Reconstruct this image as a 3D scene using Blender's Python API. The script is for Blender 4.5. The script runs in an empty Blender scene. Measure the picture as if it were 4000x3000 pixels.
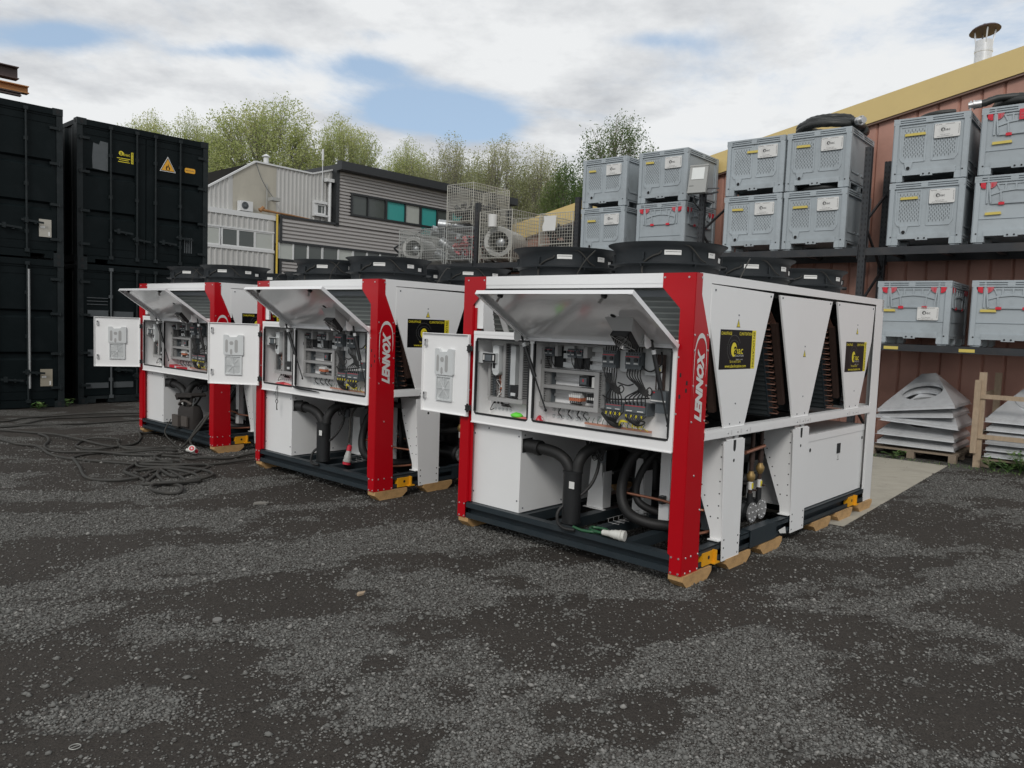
import bpy, math, random
import numpy as np
from mathutils import Vector, Matrix, noise as mnoise
random.seed(7); RNG = np.random.default_rng(11)
S = bpy.context.scene; COL = S.collection
R = math.radians; PI = math.pi

# ------------------------------------------------------------------ camera
cam = bpy.data.cameras.new('camera'); camo = bpy.data.objects.new('camera', cam); COL.objects.link(camo)
cam.sensor_width = 36; cam.lens = 3046.4 / 4000 * 36; cam.clip_start = .05; cam.clip_end = 2000
rt, up, fw = (.9993203, .0027791, .0367597), (-.0368646, .0753366, .9964765), (0, .9971543, -.0753878)
M = Matrix((rt, up, [-c for c in fw])).transposed().to_4x4(); M.translation = (0, 0, 1.7294)
camo.matrix_world = M; S.camera = camo

# ------------------------------------------------------------------ light
SUN_AZ, SUN_EL = R(192), R(37)            # azimuth clockwise from +Y: behind the camera
w = bpy.data.worlds.new('World'); S.world = w; w.use_nodes = True
nt = w.node_tree; nt.nodes.clear()
def N(tree, typ, **kw):
    n = tree.nodes.new(typ)
    for k, v in kw.items():
        if k in n.inputs.keys(): n.inputs[k].default_value = v
        else: setattr(n, k, v)
    return n
def sky():
    L = nt.links.new
    out = N(nt, 'ShaderNodeOutputWorld'); bg = N(nt, 'ShaderNodeBackground'); bg.inputs['Strength'].default_value = .1
    ns = N(nt, 'ShaderNodeTexSky', sky_type='NISHITA', sun_disc=False, sun_elevation=SUN_EL, sun_rotation=SUN_AZ, air_density=1., dust_density=1.2, ozone_density=1.2)
    geo = N(nt, 'ShaderNodeNewGeometry'); neg = N(nt, 'ShaderNodeVectorMath', operation='SCALE'); neg.inputs['Scale'].default_value = -1.
    tc = N(nt, 'ShaderNodeTexCoord'); sep = N(nt, 'ShaderNodeSeparateXYZ'); L(tc.outputs['Generated'], sep.inputs[0])
    def math_(op, a, b=None, clamp=False):
        n = N(nt, 'ShaderNodeMath', operation=op); n.use_clamp = clamp
        for i, v in enumerate((a, b)):
            if v is None: continue
            if isinstance(v, (int, float)): n.inputs[i].default_value = v
            else: L(v, n.inputs[i])
        return n.outputs[0]
    zz = math_('ADD', math_('MAXIMUM', sep.outputs['Z'], 0.), .16)
    cx = math_('DIVIDE', sep.outputs['X'], zz); cy = math_('DIVIDE', sep.outputs['Y'], zz)
    P = N(nt, 'ShaderNodeCombineXYZ'); L(cx, P.inputs[0]); L(cy, P.inputs[1])
    n1 = N(nt, 'ShaderNodeTexNoise', Scale=1.0, Detail=12., Roughness=.62); n1.inputs['Distortion'].default_value = .35; L(P.outputs[0], n1.inputs['Vector'])
    add = N(nt, 'ShaderNodeVectorMath', operation='ADD'); add.inputs[1].default_value = (7.3, 2.1, .4); L(P.outputs[0], add.inputs[0])
    n2 = N(nt, 'ShaderNodeTexNoise', Scale=1.5, Detail=11., Roughness=.6); L(add.outputs[0], n2.inputs['Vector'])
    # the openings in the cloud deck stand where the day had them
    cover = n1.outputs['Fac']
    for (ox, oy, sx, sy, amt) in CLEAR:
        dx = math_('DIVIDE', math_('SUBTRACT', cx, ox), sx); dy = math_('DIVIDE', math_('SUBTRACT', cy, oy), sy)
        rr = math_('ADD', math_('MULTIPLY', dx, dx), math_('MULTIPLY', dy, dy))
        g = math_('MULTIPLY', math_('POWER', 2.718, math_('MULTIPLY', rr, -1.)), amt)
        cover = math_('SUBTRACT', cover, g)
    mr = N(nt, 'ShaderNodeMapRange', interpolation_type='SMOOTHSTEP'); L(cover, mr.inputs[0]); mr.inputs[1].default_value = .24; mr.inputs[2].default_value = .47
    cr = N(nt, 'ShaderNodeValToRGB'); L(n2.outputs['Fac'], cr.inputs[0])
    e = cr.color_ramp.elements; e[0].position = .36; e[0].color = (5.5, 5.7, 6., 1); e[1].position = .54; e[1].color = (8.5, 8.65, 8.75, 1)
    blue = N(nt, 'ShaderNodeMix', data_type='RGBA', blend_type='MULTIPLY'); blue.inputs['Factor'].default_value = 1.
    L(ns.outputs[0], blue.inputs[6]); blue.inputs[7].default_value = (1., 1., 1., 1)
    lift = N(nt, 'ShaderNodeMix', data_type='RGBA'); lift.inputs['Factor'].default_value = .55; L(blue.outputs[2], lift.inputs[6]); lift.inputs[7].default_value = (5.3, 6.9, 8.9, 1)
    mx = N(nt, 'ShaderNodeMix', data_type='RGBA'); L(mr.outputs[0], mx.inputs['Factor']); L(lift.outputs[2], mx.inputs[6]); L(cr.outputs[0], mx.inputs[7])
    L(mx.outputs[2], bg.inputs['Color']); L(bg.outputs[0], out.inputs[0])
CLEAR = [(-.42, 2.06, .13, .09, .3), (-.31, 2.3, .17, .17, .38), (-.13, 2.43, .15, .14, .34), (-1.1, 1.88, .2, .07, .26), (-.7, 1.98, .16, .045, .2), (-.33, 1.9, .12, .05, .16), (.3, 1.88, .14, .05, .15)]
sky()
sun = bpy.data.lights.new('sun', 'SUN'); sun.energy = 1.35; sun.angle = R(16); sun.color = (1, .965, .92)
suno = bpy.data.objects.new('sun', sun); COL.objects.link(suno)
sd = Vector((math.sin(SUN_AZ) * math.cos(SUN_EL), math.cos(SUN_AZ) * math.cos(SUN_EL), math.sin(SUN_EL)))
suno.rotation_euler = sd.to_track_quat('Z', 'Y').to_euler()
S.view_settings.view_transform = 'Standard'; S.view_settings.look = 'None'; S.view_settings.exposure = 0; S.view_settings.gamma = 1
S.view_settings.use_curve_mapping = False
S.render.engine = 'CYCLES'; S.cycles.max_bounces = 6; S.cycles.diffuse_bounces = 3; S.cycles.use_denoising = True
GZ = -.02                                    # level of the yard

# ------------------------------------------------------------------ materials
MATS = {}
def mat(name, col, rough=.5, metal=0., var=.12, scale=6., bump=0., bscale=60., dirt=None, dscale=2.5, damt=.5, coat=0., stretch=None, spec=None, rand=0., streak=None):
    """one procedural material: base colour with a soft tone variation, optional dirt patches, fine relief"""
    if name in MATS: return MATS[name]
    m = bpy.data.materials.new(name); m.use_nodes = True; t = m.node_tree; L = t.links.new
    b = t.nodes['Principled BSDF']; b.inputs['Roughness'].default_value = rough; b.inputs['Metallic'].default_value = metal
    if spec is not None: b.inputs['Specular IOR Level'].default_value = spec
    if coat: b.inputs['Coat Weight'].default_value = coat; b.inputs['Coat Roughness'].default_value = .12
    tc = N(t, 'ShaderNodeTexCoord'); vec = tc.outputs['Object']
    if stretch:
        mp = N(t, 'ShaderNodeMapping'); mp.inputs['Scale'].default_value = stretch; L(vec, mp.inputs[0]); vec = mp.outputs[0]
    n = N(t, 'ShaderNodeTexNoise', Scale=scale, Detail=5., Roughness=.6); L(vec, n.inputs['Vector'])
    mx = N(t, 'ShaderNodeMix', data_type='RGBA'); L(n.outputs['Fac'], mx.inputs['Factor'])
    mx.inputs[6].default_value = tuple(c * (1 - var) for c in col) + (1,); mx.inputs[7].default_value = tuple(min(1, c * (1 + var)) for c in col) + (1,)
    c = mx.outputs[2]
    if dirt:
        d = N(t, 'ShaderNodeTexNoise', Scale=dscale, Detail=8., Roughness=.7); L(tc.outputs['Object'], d.inputs['Vector'])
        mr = N(t, 'ShaderNodeMapRange'); L(d.outputs['Fac'], mr.inputs[0]); mr.inputs[1].default_value = .5; mr.inputs[2].default_value = .75; mr.inputs[4].default_value = damt
        m2 = N(t, 'ShaderNodeMix', data_type='RGBA'); L(mr.outputs[0], m2.inputs['Factor']); L(c, m2.inputs[6]); m2.inputs[7].default_value = tuple(dirt) + (1,); c = m2.outputs[2]
    if rand:                                                        # every copy has faded a little differently
        oi = N(t, 'ShaderNodeObjectInfo'); mr = N(t, 'ShaderNodeMapRange'); L(oi.outputs['Random'], mr.inputs[0]); mr.inputs[3].default_value = 1 - rand; mr.inputs[4].default_value = 1 + rand * .6
        hs = N(t, 'ShaderNodeHueSaturation'); L(mr.outputs[0], hs.inputs['Value']); L(c, hs.inputs['Color']); c = hs.outputs[0]
    L(c, b.inputs['Base Color'])
    if bump:
        nb = N(t, 'ShaderNodeTexNoise', Scale=bscale, Detail=4.); L(vec, nb.inputs['Vector'])
        bp = N(t, 'ShaderNodeBump', Strength=bump); bp.inputs['Distance'].default_value = .01; L(nb.outputs['Fac'], bp.inputs['Height']); L(bp.outputs[0], b.inputs['Normal'])
    MATS[name] = m; return m
WHITE = mat('white_coat', (.79, .795, .79), .32, var=.02, scale=2., coat=.15, dirt=(.62, .61, .58), dscale=1.3, damt=.16)
WHITEIN = mat('white_enclosure', (.83, .83, .825), .38, var=.03)
RED = mat('red_coat', (.42, .003, .009), .3, var=.06, scale=3., coat=.12, spec=.25)
FRAME = mat('anthracite_steel', (.022, .031, .037), .42, spec=.35, var=.2, scale=8, dirt=(.08, .075, .07), damt=.25)
BLACK = mat('black_plastic', (.014, .015, .016), .42, var=.2, bump=.05)
COWL = mat('cowl_black', (.017, .021, .024), .5, var=.25, scale=5, dirt=(.035, .037, .04), damt=.3, spec=.3)
RUBBER = mat('black_rubber', (.012, .012, .012), .6, var=.2)
CABLEM = mat('cable_rubber', (.035, .034, .03), .7, var=.3, scale=9, dirt=(.09, .08, .065), dscale=6, damt=.5)
GREY = mat('grey_duct', (.36, .36, .355), .5, var=.06)
LGREY = mat('light_grey_plastic', (.60, .62, .62), .45, var=.04)
DGREY = mat('dark_grey_plastic', (.10, .115, .125), .45, var=.12)
SILVER = mat('zinc_steel', (.6, .6, .6), .35, .85, var=.1)
GALV = mat('galvanised_sheet', (.70, .715, .73), .27, .45, var=.14, scale=9, dirt=(.44, .45, .46), dscale=5, damt=.5, bump=.03, bscale=8)
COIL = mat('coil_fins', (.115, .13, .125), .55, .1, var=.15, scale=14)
COPPER = mat('copper', (.33, .145, .09), .4, .6, var=.25, scale=12)
BRASS = mat('brass', (.30, .20, .075), .5, .5, var=.2)
COIL_SHADED = mat('coil_fins_shaded', (.035, .042, .045), .6, var=.2, scale=14, spec=.3)  # same fins as the front coil, with shade painted into the colour
UBEND = mat('copper_bend', (.13, .065, .046), .45, .5, var=.4, scale=14)
DCOPPER = mat('dull_copper', (.05, .030, .024), .55, .3, var=.35, scale=12)
YELLOW = mat('yellow_lug', (.68, .32, .012), .4, var=.08)
SYELLOW = mat('sticker_yellow', (.74, .62, .03), .45, var=.04)
TAPE = mat('yellow_tape', (.62, .5, .12), .55, var=.12)
SBLACK = mat('sticker_black', (.006, .006, .007), .4, var=.1, spec=.15)
PAPER = mat('label_paper', (.68, .68, .66), .5, var=.05)
INK = mat('label_ink', (.09, .09, .09), .6)
SILINK = mat('silver_print', (.62, .62, .6), .35, var=.03)
ORANGE = mat('terminal_orange', (.5, .16, .08), .5)
BUS = mat('earth_bar_copper', (.55, .27, .19), .4, .3)
BAGRED = mat('red_plastic', (.6, .03, .05), .3, var=.15)
BAGPINK = mat('pink_plastic', (.72, .17, .17), .3, var=.15)
BAGGREEN = mat('green_plastic', (.15, .75, .06), .3, var=.1)
FILM = mat('clear_film', (.72, .72, .72), .15, var=.05)
PLUGW = mat('plug_white', (.62, .62, .58), .4, var=.06, dirt=(.3, .28, .24), dscale=9, damt=.5)
PLUGR = mat('plug_red', (.5, .02, .04), .4)
GREENW = mat('earth_green', (.02, .095, .04), .4)
WOOD = mat('skid_timber', (.46, .28, .12), .6, var=.35, scale=5, stretch=(14, 2, 14), bump=.15, dirt=(.16, .09, .04), dscale=6, damt=.6)
WOODP = mat('grey_timber', (.24, .19, .14), .75, var=.35, scale=5, stretch=(3, 14, 14), bump=.25, dirt=(.1, .08, .06), dscale=5, damt=.5)
WOODC = mat('crate_timber', (.38, .29, .2), .7, var=.3, scale=4, stretch=(10, 10, 2), bump=.2, dirt=(.18, .13, .09), dscale=4, damt=.6)
BINGREY = mat('bin_plastic', (.385, .43, .455), .5, var=.08, scale=3, dirt=(.24, .262, .275), dscale=2.2, damt=.6, rand=.09)
BINDK = mat('bin_rim', (.27, .31, .335), .5, var=.1)
VOID = mat('dark_gap', (.012, .013, .014), .8)
BINRED = mat('bin_red', (.62, .02, .04), .4, var=.1)
BINPINK = mat('bin_faded_red', (.5, .11, .13), .5, var=.12)
CONT = mat('container_paint', (.006, .0095, .0105), .5, var=.35, scale=2.5, dirt=(.016, .02, .022), dscale=1.6, damt=.5, bump=.06, bscale=5, spec=.09)
CONTL = mat('container_edge', (.014, .019, .0205), .5, var=.35, scale=6, dirt=(.05, .054, .055), dscale=5, damt=.4, spec=.22)
CONTW = mat('container_worn_glint', (.075, .085, .09), .5, var=.3)  # bare wear; also paints the sky reflection strips on one door
RUSTBEAM = mat('brown_primer', (.075, .05, .045), .55, var=.25)
ORBEAM = mat('orange_primer', (.42, .19, .06), .55, var=.25, dirt=(.2, .09, .04), damt=.6)
RACK = mat('rack_steel', (.035, .038, .042), .5, .2, var=.3, scale=7, dirt=(.09, .075, .065), dscale=4, damt=.5)
CLADB = mat('terracotta_cladding', (.45, .24, .185), .5, var=.12, scale=1.2, dirt=(.24, .125, .095), dscale=1.1, damt=.5, stretch=(4, 4, .6))
FASCIA = mat('ochre_fascia', (.64, .49, .205), .45, var=.05, scale=1.5, dirt=(.52, .39, .18), dscale=1.3, damt=.35)
CLADW = mat('pale_cladding', (.48, .48, .465), .5, var=.06, scale=.8, dirt=(.36, .36, .34), dscale=.7, damt=.5, stretch=(3, 3, .5))
COPING = mat('pale_coping', (.62, .63, .63), .45, var=.04)
BETON = mat('beige_render', (.42, .40, .34), .85, var=.12, scale=2, dirt=(.3, .29, .25), dscale=1.2, damt=.6, stretch=(2, 2, .5))
CORRU = mat('grey_corrugated', (.40, .385, .375), .45, var=.05, scale=1)
TRIMB = mat('black_trim', (.016, .018, .02), .4, var=.2)
TEAL = mat('teal_panel', (.04, .30, .28), .3, var=.05)
GLASSW = mat('window_pane', (.07, .08, .075), .05, 0., var=.2, scale=.4)
GLASSP = mat('pale_pane', (.40, .42, .39), .12, 0., var=.08)
GASY = mat('gas_yellow', (.6, .42, .06), .5, var=.15)
GASR = mat('rusty_pipe', (.30, .15, .06), .7, var=.4, scale=8)
CAPR = mat('cowl_rust', (.055, .03, .034), .55, var=.35)
WIREG = mat('mesh_wire', (.40, .41, .39), .45, .2, var=.1)
WIREY = mat('mesh_wire_cream', (.46, .45, .40), .5, .3, var=.1)
SPIRAL = mat('spiral_duct', (.42, .44, .45), .4, .6, var=.12)
SILENCER = mat('silencer_grey', (.40, .40, .38), .6, var=.06, dirt=(.28, .28, .27), damt=.5)
DARKJUNK = mat('dark_scrap', (.03, .03, .032), .6, var=.4)
REDJUNK = mat('red_scrap', (.4, .1, .1), .5, var=.2)
HOSE = mat('ribbed_hose', (.018, .02, .019), .5, var=.3, dirt=(.05, .055, .05), dscale=6, damt=.5)
CONC = mat('concrete', (.37, .345, .285), .85, var=.2, scale=3, stretch=(1.2, 4, 1), dirt=(.2, .185, .155), dscale=1.5, damt=.75, bump=.2, bscale=30)
LENS = mat('lamp_lens', (.72, .74, .72), .2, var=.05)
LAMPG = mat('lamp_grey', (.34, .345, .33), .5, var=.06)
BARK = mat('bark', (.215, .20, .17), .9, var=.3, scale=3, bump=.3, bscale=8)
def leafmat(name, col):
    m = mat(name, col, .55, var=.3, scale=.6); t = m.node_tree; L = t.links.new; b = t.nodes['Principled BSDF']; out = [n for n in t.nodes if n.type == 'OUTPUT_MATERIAL'][0]
    b.inputs['Specular IOR Level'].default_value = .2
    tr = N(t, 'ShaderNodeBsdfTranslucent'); tr.inputs['Color'].default_value = (col[0] * 1.1, col[1] * 1.15, col[2] * .7, 1); mx = N(t, 'ShaderNodeMixShader'); mx.inputs[0].default_value = .5
    L(b.outputs[0], mx.inputs[1]); L(tr.outputs[0], mx.inputs[2]); L(mx.outputs[0], out.inputs[0]); return m
LEAF = [leafmat('leaf_spring', (.46, .49, .24)), leafmat('leaf_green', (.36, .41, .19)), leafmat('leaf_yellow', (.54, .54, .30))]
LEAFS = [leafmat('leaf_pale', (.38, .39, .24)), leafmat('leaf_olive', (.31, .33, .19)), leafmat('leaf_bud', (.43, .42, .28))]
LEAFD = [leafmat('leaf_dark', (.085, .145, .055)), leafmat('leaf_mid', (.13, .19, .075)), leafmat('leaf_tip', (.17, .21, .09))]
WEED = [mat('weed_green', (.07, .15, .035), .6, var=.35), mat('weed_pale', (.14, .2, .06), .6, var=.3)]
STONE = [mat('stone_grey', (.15, .149, .14), .9, var=.3, scale=30, spec=.2), mat('stone_dark', (.085, .08, .074), .9, var=.25, scale=30, spec=.2), mat('stone_pale', (.235, .23, .215), .9, var=.2, scale=30)]
CANVAS = mat('bag_canvas', (.028, .024, .022), .85, var=.25, bump=.3, bscale=80)
CANVASL = mat('bag_leather', (.075, .064, .056), .7, var=.2)

# ------------------------------------------------------------------ mesh building
_tcache = {}
class MB:
    def __init__(s): s.v = []; s.f = []; s.mi = []; s.cur = 0; s.mats = []
    def m(s, material):
        if material not in s.mats: s.mats.append(material)
        s.cur = s.mats.index(material); return s
    def add(s, vs, fs):
        o = len(s.v); s.v.extend([tuple(map(float, p)) for p in vs]); s.f.extend([tuple(i + o for i in f) for f in fs]); s.mi.extend([s.cur] * len(fs)); return s
    def box(s, x0, x1, y0, y1, z0, z1):
        v = [(x, y, z) for x in (x0, x1) for y in (y0, y1) for z in (z0, z1)]
        return s.add(v, [(0, 1, 3, 2), (4, 6, 7, 5), (0, 4, 5, 1), (2, 3, 7, 6), (0, 2, 6, 4), (1, 5, 7, 3)])
    def obox(s, c, ax, ay, az):
        c, ax, ay, az = map(Vector, (c, ax, ay, az))
        v = [c + ax * i + ay * j + az * k for i in (-1, 1) for j in (-1, 1) for k in (-1, 1)]
        return s.add(v, [(0, 1, 3, 2), (4, 6, 7, 5), (0, 4, 5, 1), (2, 3, 7, 6), (0, 2, 6, 4), (1, 5, 7, 3)])
    def bar(s, a, b, w, h, upv=(0, 0, 1)):
        a, b = Vector(a), Vector(b); d = (b - a); u = Vector(upv); sd_ = d.cross(u)
        if sd_.length < 1e-6: sd_ = d.cross(Vector((1, 0, 0)))
        sd_.normalize(); u = sd_.cross(d).normalized()
        return s.obox((a + b) / 2, d / 2, sd_ * w / 2, u * h / 2)
    def prism(s, pts, axis, a, b):
        """polygon in the two other axes (in xyz order) extruded from a to b along axis"""
        def p3(p, t):
            p = list(p); p.insert(axis, t); return p
        n = len(pts); v = [p3(p, a) for p in pts] + [p3(p, b) for p in pts]
        return s.add(v, [tuple(range(n))[::-1], tuple(range(n, 2 * n))] + [(i, (i + 1) % n, n + (i + 1) % n, n + i) for i in range(n)])
    def poly(s, pts): return s.add(pts, [tuple(range(len(pts)))])
    def cyl(s, p, q, r, n=12, r2=None, caps=True):
        p, q = Vector(p), Vector(q); d = (q - p).normalized(); r2 = r if r2 is None else r2
        u = d.orthogonal().normalized(); w_ = d.cross(u)
        v = [c + (u * math.cos(2 * PI * i / n) + w_ * math.sin(2 * PI * i / n)) * rr for c, rr in ((p, r), (q, r2)) for i in range(n)]
        fs = [(i, (i + 1) % n, n + (i + 1) % n, n + i) for i in range(n)]
        if caps: fs += [tuple(range(n))[::-1], tuple(range(n, 2 * n))]
        return s.add(v, fs)
    def tube(s, pts, r, n=8, caps=True, smooth=0):
        pts = [Vector(p) for p in pts]
        if smooth: pts = catmull(pts, smooth)
        rs = r if isinstance(r, (list, tuple)) else [r] * len(pts)
        if len(rs) != len(pts): rs = list(np.interp(np.linspace(0, 1, len(pts)), np.linspace(0, 1, len(rs)), rs))
        v = []; u = None
        for i, p in enumerate(pts):
            d = (pts[min(i + 1, len(pts) - 1)] - pts[max(i - 1, 0)])
            if d.length < 1e-9: d = Vector((0, 0, 1))
            d.normalize()
            if u is None: u = d.orthogonal().normalized()
            else:
                u = u - d * u.dot(d)
                u = u.normalized() if u.length > 1e-6 else d.orthogonal().normalized()
            w_ = d.cross(u)
            v += [p + (u * math.cos(2 * PI * k / n) + w_ * math.sin(2 * PI * k / n)) * rs[i] for k in range(n)]
        fs = [(i * n + k, i * n + (k + 1) % n, (i + 1) * n + (k + 1) % n, (i + 1) * n + k) for i in range(len(pts) - 1) for k in range(n)]
        if caps: fs += [tuple(range(n))[::-1], tuple(range((len(pts) - 1) * n, len(pts) * n))]
        return s.add(v, fs)
    def lathe(s, c, prof, n=24, axis='z', close=False):
        cx, cy, cz = c; v = []
        for (r, h) in prof:
            for k in range(n):
                a = 2 * PI * k / n; p = (r * math.cos(a), r * math.sin(a), h)
                if axis == 'x': p = (p[2], p[0], p[1])
                if axis == 'y': p = (p[0], p[2], p[1])
                v.append((cx + p[0], cy + p[1], cz + p[2]))
        m_ = len(prof); fs = [(i * n + k, i * n + (k + 1) % n, (i + 1) * n + (k + 1) % n, (i + 1) * n + k) for i in range(m_ - 1) for k in range(n)]
        if close: fs += [((m_ - 1) * n + k, (m_ - 1) * n + (k + 1) % n, (k + 1) % n, k) for k in range(n)]
        else: fs += [tuple(range(n))[::-1], tuple(range((m_ - 1) * n, m_ * n))]
        return s.add(v, fs)
    def dome(s, c, r, nrm=(0, 0, 1), n=6):
        c, d = Vector(c), Vector(nrm).normalized(); u = d.orthogonal().normalized(); w_ = d.cross(u); v = []
        for rr, hh in ((1, 0), (.75, .55)):
            v += [c + (u * math.cos(2 * PI * k / n) + w_ * math.sin(2 * PI * k / n)) * r * rr + d * r * hh for k in range(n)]
        return s.add(v, [(k, (k + 1) % n, n + (k + 1) % n, n + k) for k in range(n)] + [tuple(range(n, 2 * n))])
    def text(s, body, c, right, upv, w_, h, off=.0015, shear=0., bold=0.):
        key = (body, round(bold, 4))
        if key not in _tcache:
            cu = bpy.data.curves.new('text', 'FONT'); cu.body = body; cu.resolution_u = 2; cu.offset = bold; cu.size = 1
            o = bpy.data.objects.new('text', cu); me = bpy.data.meshes.new_from_object(o)
            vs = np.array([v.co[:] for v in me.vertices]).reshape(-1, 3); fs = [tuple(p.vertices) for p in me.polygons]
            lo, hi = vs.min(0), vs.max(0); vs = (vs - lo) / np.maximum(hi - lo, 1e-6) - .5
            _tcache[key] = (vs, fs); bpy.data.objects.remove(o); bpy.data.meshes.remove(me); bpy.data.curves.remove(cu)
        vs, fs = _tcache[key]; c, right, upv = Vector(c), Vector(right).normalized(), Vector(upv).normalized(); nrm = right.cross(upv)
        return s.add([c + right * (p[0] * w_ + p[1] * h * shear) + upv * p[1] * h + nrm * off for p in vs], fs)
    def build(s, name, material=None, parent=None, smooth=True, kind=None, loc=None, label=None):
        me = bpy.data.meshes.new(name); me.from_pydata(s.v, [], s.f)
        ms = s.mats or [material]
        for x in ms: me.materials.append(x)
        if len(ms) > 1: me.polygons.foreach_set('material_index', s.mi)
        me.validate(); me.update()
        if smooth:
            me.polygons.foreach_set('use_smooth', [True] * len(me.polygons)); me.set_sharp_from_angle(angle=R(38))
        o = bpy.data.objects.new(name, me); COL.objects.link(o)
        if parent: o.parent = parent
        if loc is not None: o.location = loc
        if kind: o['kind'] = kind
        if label: o['label'] = label
        return o
def catmull(P, k=6):
    P = [Vector(p) for p in P]; Q = [P[0] * 2 - P[1]] + P + [P[-1] * 2 - P[-2]]; out = []
    for i in range(1, len(Q) - 2):
        for j in range(k):
            t = j / k; a, b, c, d = Q[i - 1:i + 3]
            out.append(.5 * ((2 * b) + (c - a) * t + (2 * a - 5 * b + 4 * c - d) * t * t + (3 * b - a - 3 * c + d) * t ** 3))
    return out + [P[-1]]
def B(*a): return MB().box(*a)
def thing(name, label, cat, loc=(0, 0, 0), rz=0., group=None):
    o = bpy.data.objects.new(name, None); COL.objects.link(o); o.location = loc; o.rotation_euler = (0, 0, rz)
    o.empty_display_size = .2; o['label'] = label; o['category'] = cat
    if group: o['group'] = group
    return o
def tag(o, label, cat, group=None):
    o['label'] = label; o['category'] = cat
    if group: o['group'] = group
    return o
KIDS = {}
def copy_tree(o, parent=None):
    c = o.copy(); COL.objects.link(c)
    if parent: c.parent = parent
    for ch in list(o.children): copy_tree(ch, c)
    return c
def share(o, parent, loc, rot=None):
    c = o.copy(); COL.objects.link(c); c.parent = parent; c.location = loc
    if rot: c.rotation_euler = rot
    return c

# ------------------------------------------------------------------ ground
def gravel_mask(x, y):
    """1 where loose gravel covers the packed dirt: ragged drifts drawn out a little along the wheel tracks"""
    u, v = x * .93 + y * .36, y * .93 - x * .36
    a = mnoise.fractal(Vector((u * .75 + 3.1, v * 1.35 + 8.2, .3)), .62, 2.1, 7)
    c = mnoise.noise(Vector((x * .22 + 9., y * .3, 1.)))
    b = mnoise.noise(Vector((x * 5.3, y * 7.1, 2.)))
    t = min(1., max(0., (.50 + a * 1.0 + b * .16 + c * .28 - .30) / .46)); return t * t * (3 - 2 * t)
def ground():
    fx = np.arange(-8.5, 8.6, .075); fy = np.arange(2., 14.5, .075)
    xs = np.concatenate([[-600, -200, -80, -40, -20, -12], fx, [12, 20, 40, 80, 200, 600]]); ys = np.concatenate([[-200, -60, -20, -5], fy, [18, 25, 40, 80, 200, 600]])
    nx, ny = len(xs), len(ys); X, Y = np.meshgrid(xs, ys); v = np.zeros((nx * ny, 3)); v[:, 0] = X.ravel(); v[:, 1] = Y.ravel(); v[:, 2] = GZ
    mk = np.array([gravel_mask(a, b) for a, b in zip(v[:, 0], v[:, 1])])
    idx = np.arange(nx * ny).reshape(ny, nx); f = np.stack([idx[:-1, :-1], idx[:-1, 1:], idx[1:, 1:], idx[1:, :-1]], -1).reshape(-1, 4)
    me = bpy.data.meshes.new('ground'); me.from_pydata(v.tolist(), [], f.tolist()); me.update()
    at = me.attributes.new('gravel', 'FLOAT', 'POINT'); at.data.foreach_set('value', mk.astype(np.float32))
    m = bpy.data.materials.new('yard_ground'); m.use_nodes = True; t = m.node_tree; L = t.links.new; b = t.nodes['Principled BSDF']; b.inputs['Roughness'].default_value = .88
    b.inputs['Specular IOR Level'].default_value = .25
    ge = N(t, 'ShaderNodeAttribute', attribute_name='gravel'); tc = N(t, 'ShaderNodeTexCoord')
    n1 = N(t, 'ShaderNodeTexNoise', Scale=14., Detail=8., Roughness=.72); L(tc.outputs['Object'], n1.inputs['Vector'])
    n2 = N(t, 'ShaderNodeTexNoise', Scale=.9, Detail=6., Roughness=.6); L(tc.outputs['Object'], n2.inputs['Vector'])
    vo = N(t, 'ShaderNodeTexVoronoi', Scale=62.); L(tc.outputs['Object'], vo.inputs['Vector'])
    vo2 = N(t, 'ShaderNodeTexVoronoi', Scale=24.); L(tc.outputs['Object'], vo2.inputs['Vector'])
    def math_(op, a, b_, clamp=False):
        n = N(t, 'ShaderNodeMath', operation=op); n.use_clamp = clamp
        for i, q in enumerate((a, b_)):
            if isinstance(q, (int, float)): n.inputs[i].default_value = q
            else: L(q, n.inputs[i])
        return n.outputs[0]
    def mix(f_, a, b_):
        n = N(t, 'ShaderNodeMix', data_type='RGBA'); L(f_, n.inputs['Factor'])
        for i, q in ((6, a), (7, b_)):
            if isinstance(q, tuple): n.inputs[i].default_value = q + (1,)
            else: L(q, n.inputs[i])
        return n.outputs[2]
    base = mix(n2.outputs['Fac'], (.021, .018, .0155), (.038, .033, .028))
    base = mix(n1.outputs['Fac'], base, mix(n2.outputs['Fac'], (.034, .030, .026), (.058, .051, .044)))
    n3 = N(t, 'ShaderNodeTexNoise', Scale=120., Detail=4., Roughness=.8); L(tc.outputs['Object'], n3.inputs['Vector'])
    n4 = N(t, 'ShaderNodeTexNoise', Scale=3.2, Detail=9., Roughness=.7); L(tc.outputs['Object'], n4.inputs['Vector'])
    grit = N(t, 'ShaderNodeMapRange'); L(n3.outputs['Fac'], grit.inputs[0]); grit.inputs[1].default_value = .3; grit.inputs[2].default_value = .7; grit.inputs[3].default_value = .45; grit.inputs[4].default_value = 1.7
    gm = N(t, 'ShaderNodeMix', data_type='RGBA', blend_type='MULTIPLY'); gm.inputs['Factor'].default_value = 1.; L(base, gm.inputs[6]); L(grit.outputs[0], gm.inputs[7]); base = gm.outputs[2]
    sp = N(t, 'ShaderNodeSeparateColor'); L(vo.outputs['Color'], sp.inputs[0])
    st = mix(sp.outputs[0], (.06, .058, .053), (.165, .162, .150))
    cov = math_('ADD', math_('ADD', math_('MULTIPLY', ge.outputs['Fac'], .95), .06), math_('ADD', math_('MULTIPLY', math_('SUBTRACT', n1.outputs['Fac'], .5), 1.6), math_('MULTIPLY', math_('SUBTRACT', n4.outputs['Fac'], .5), 1.0)))
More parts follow.
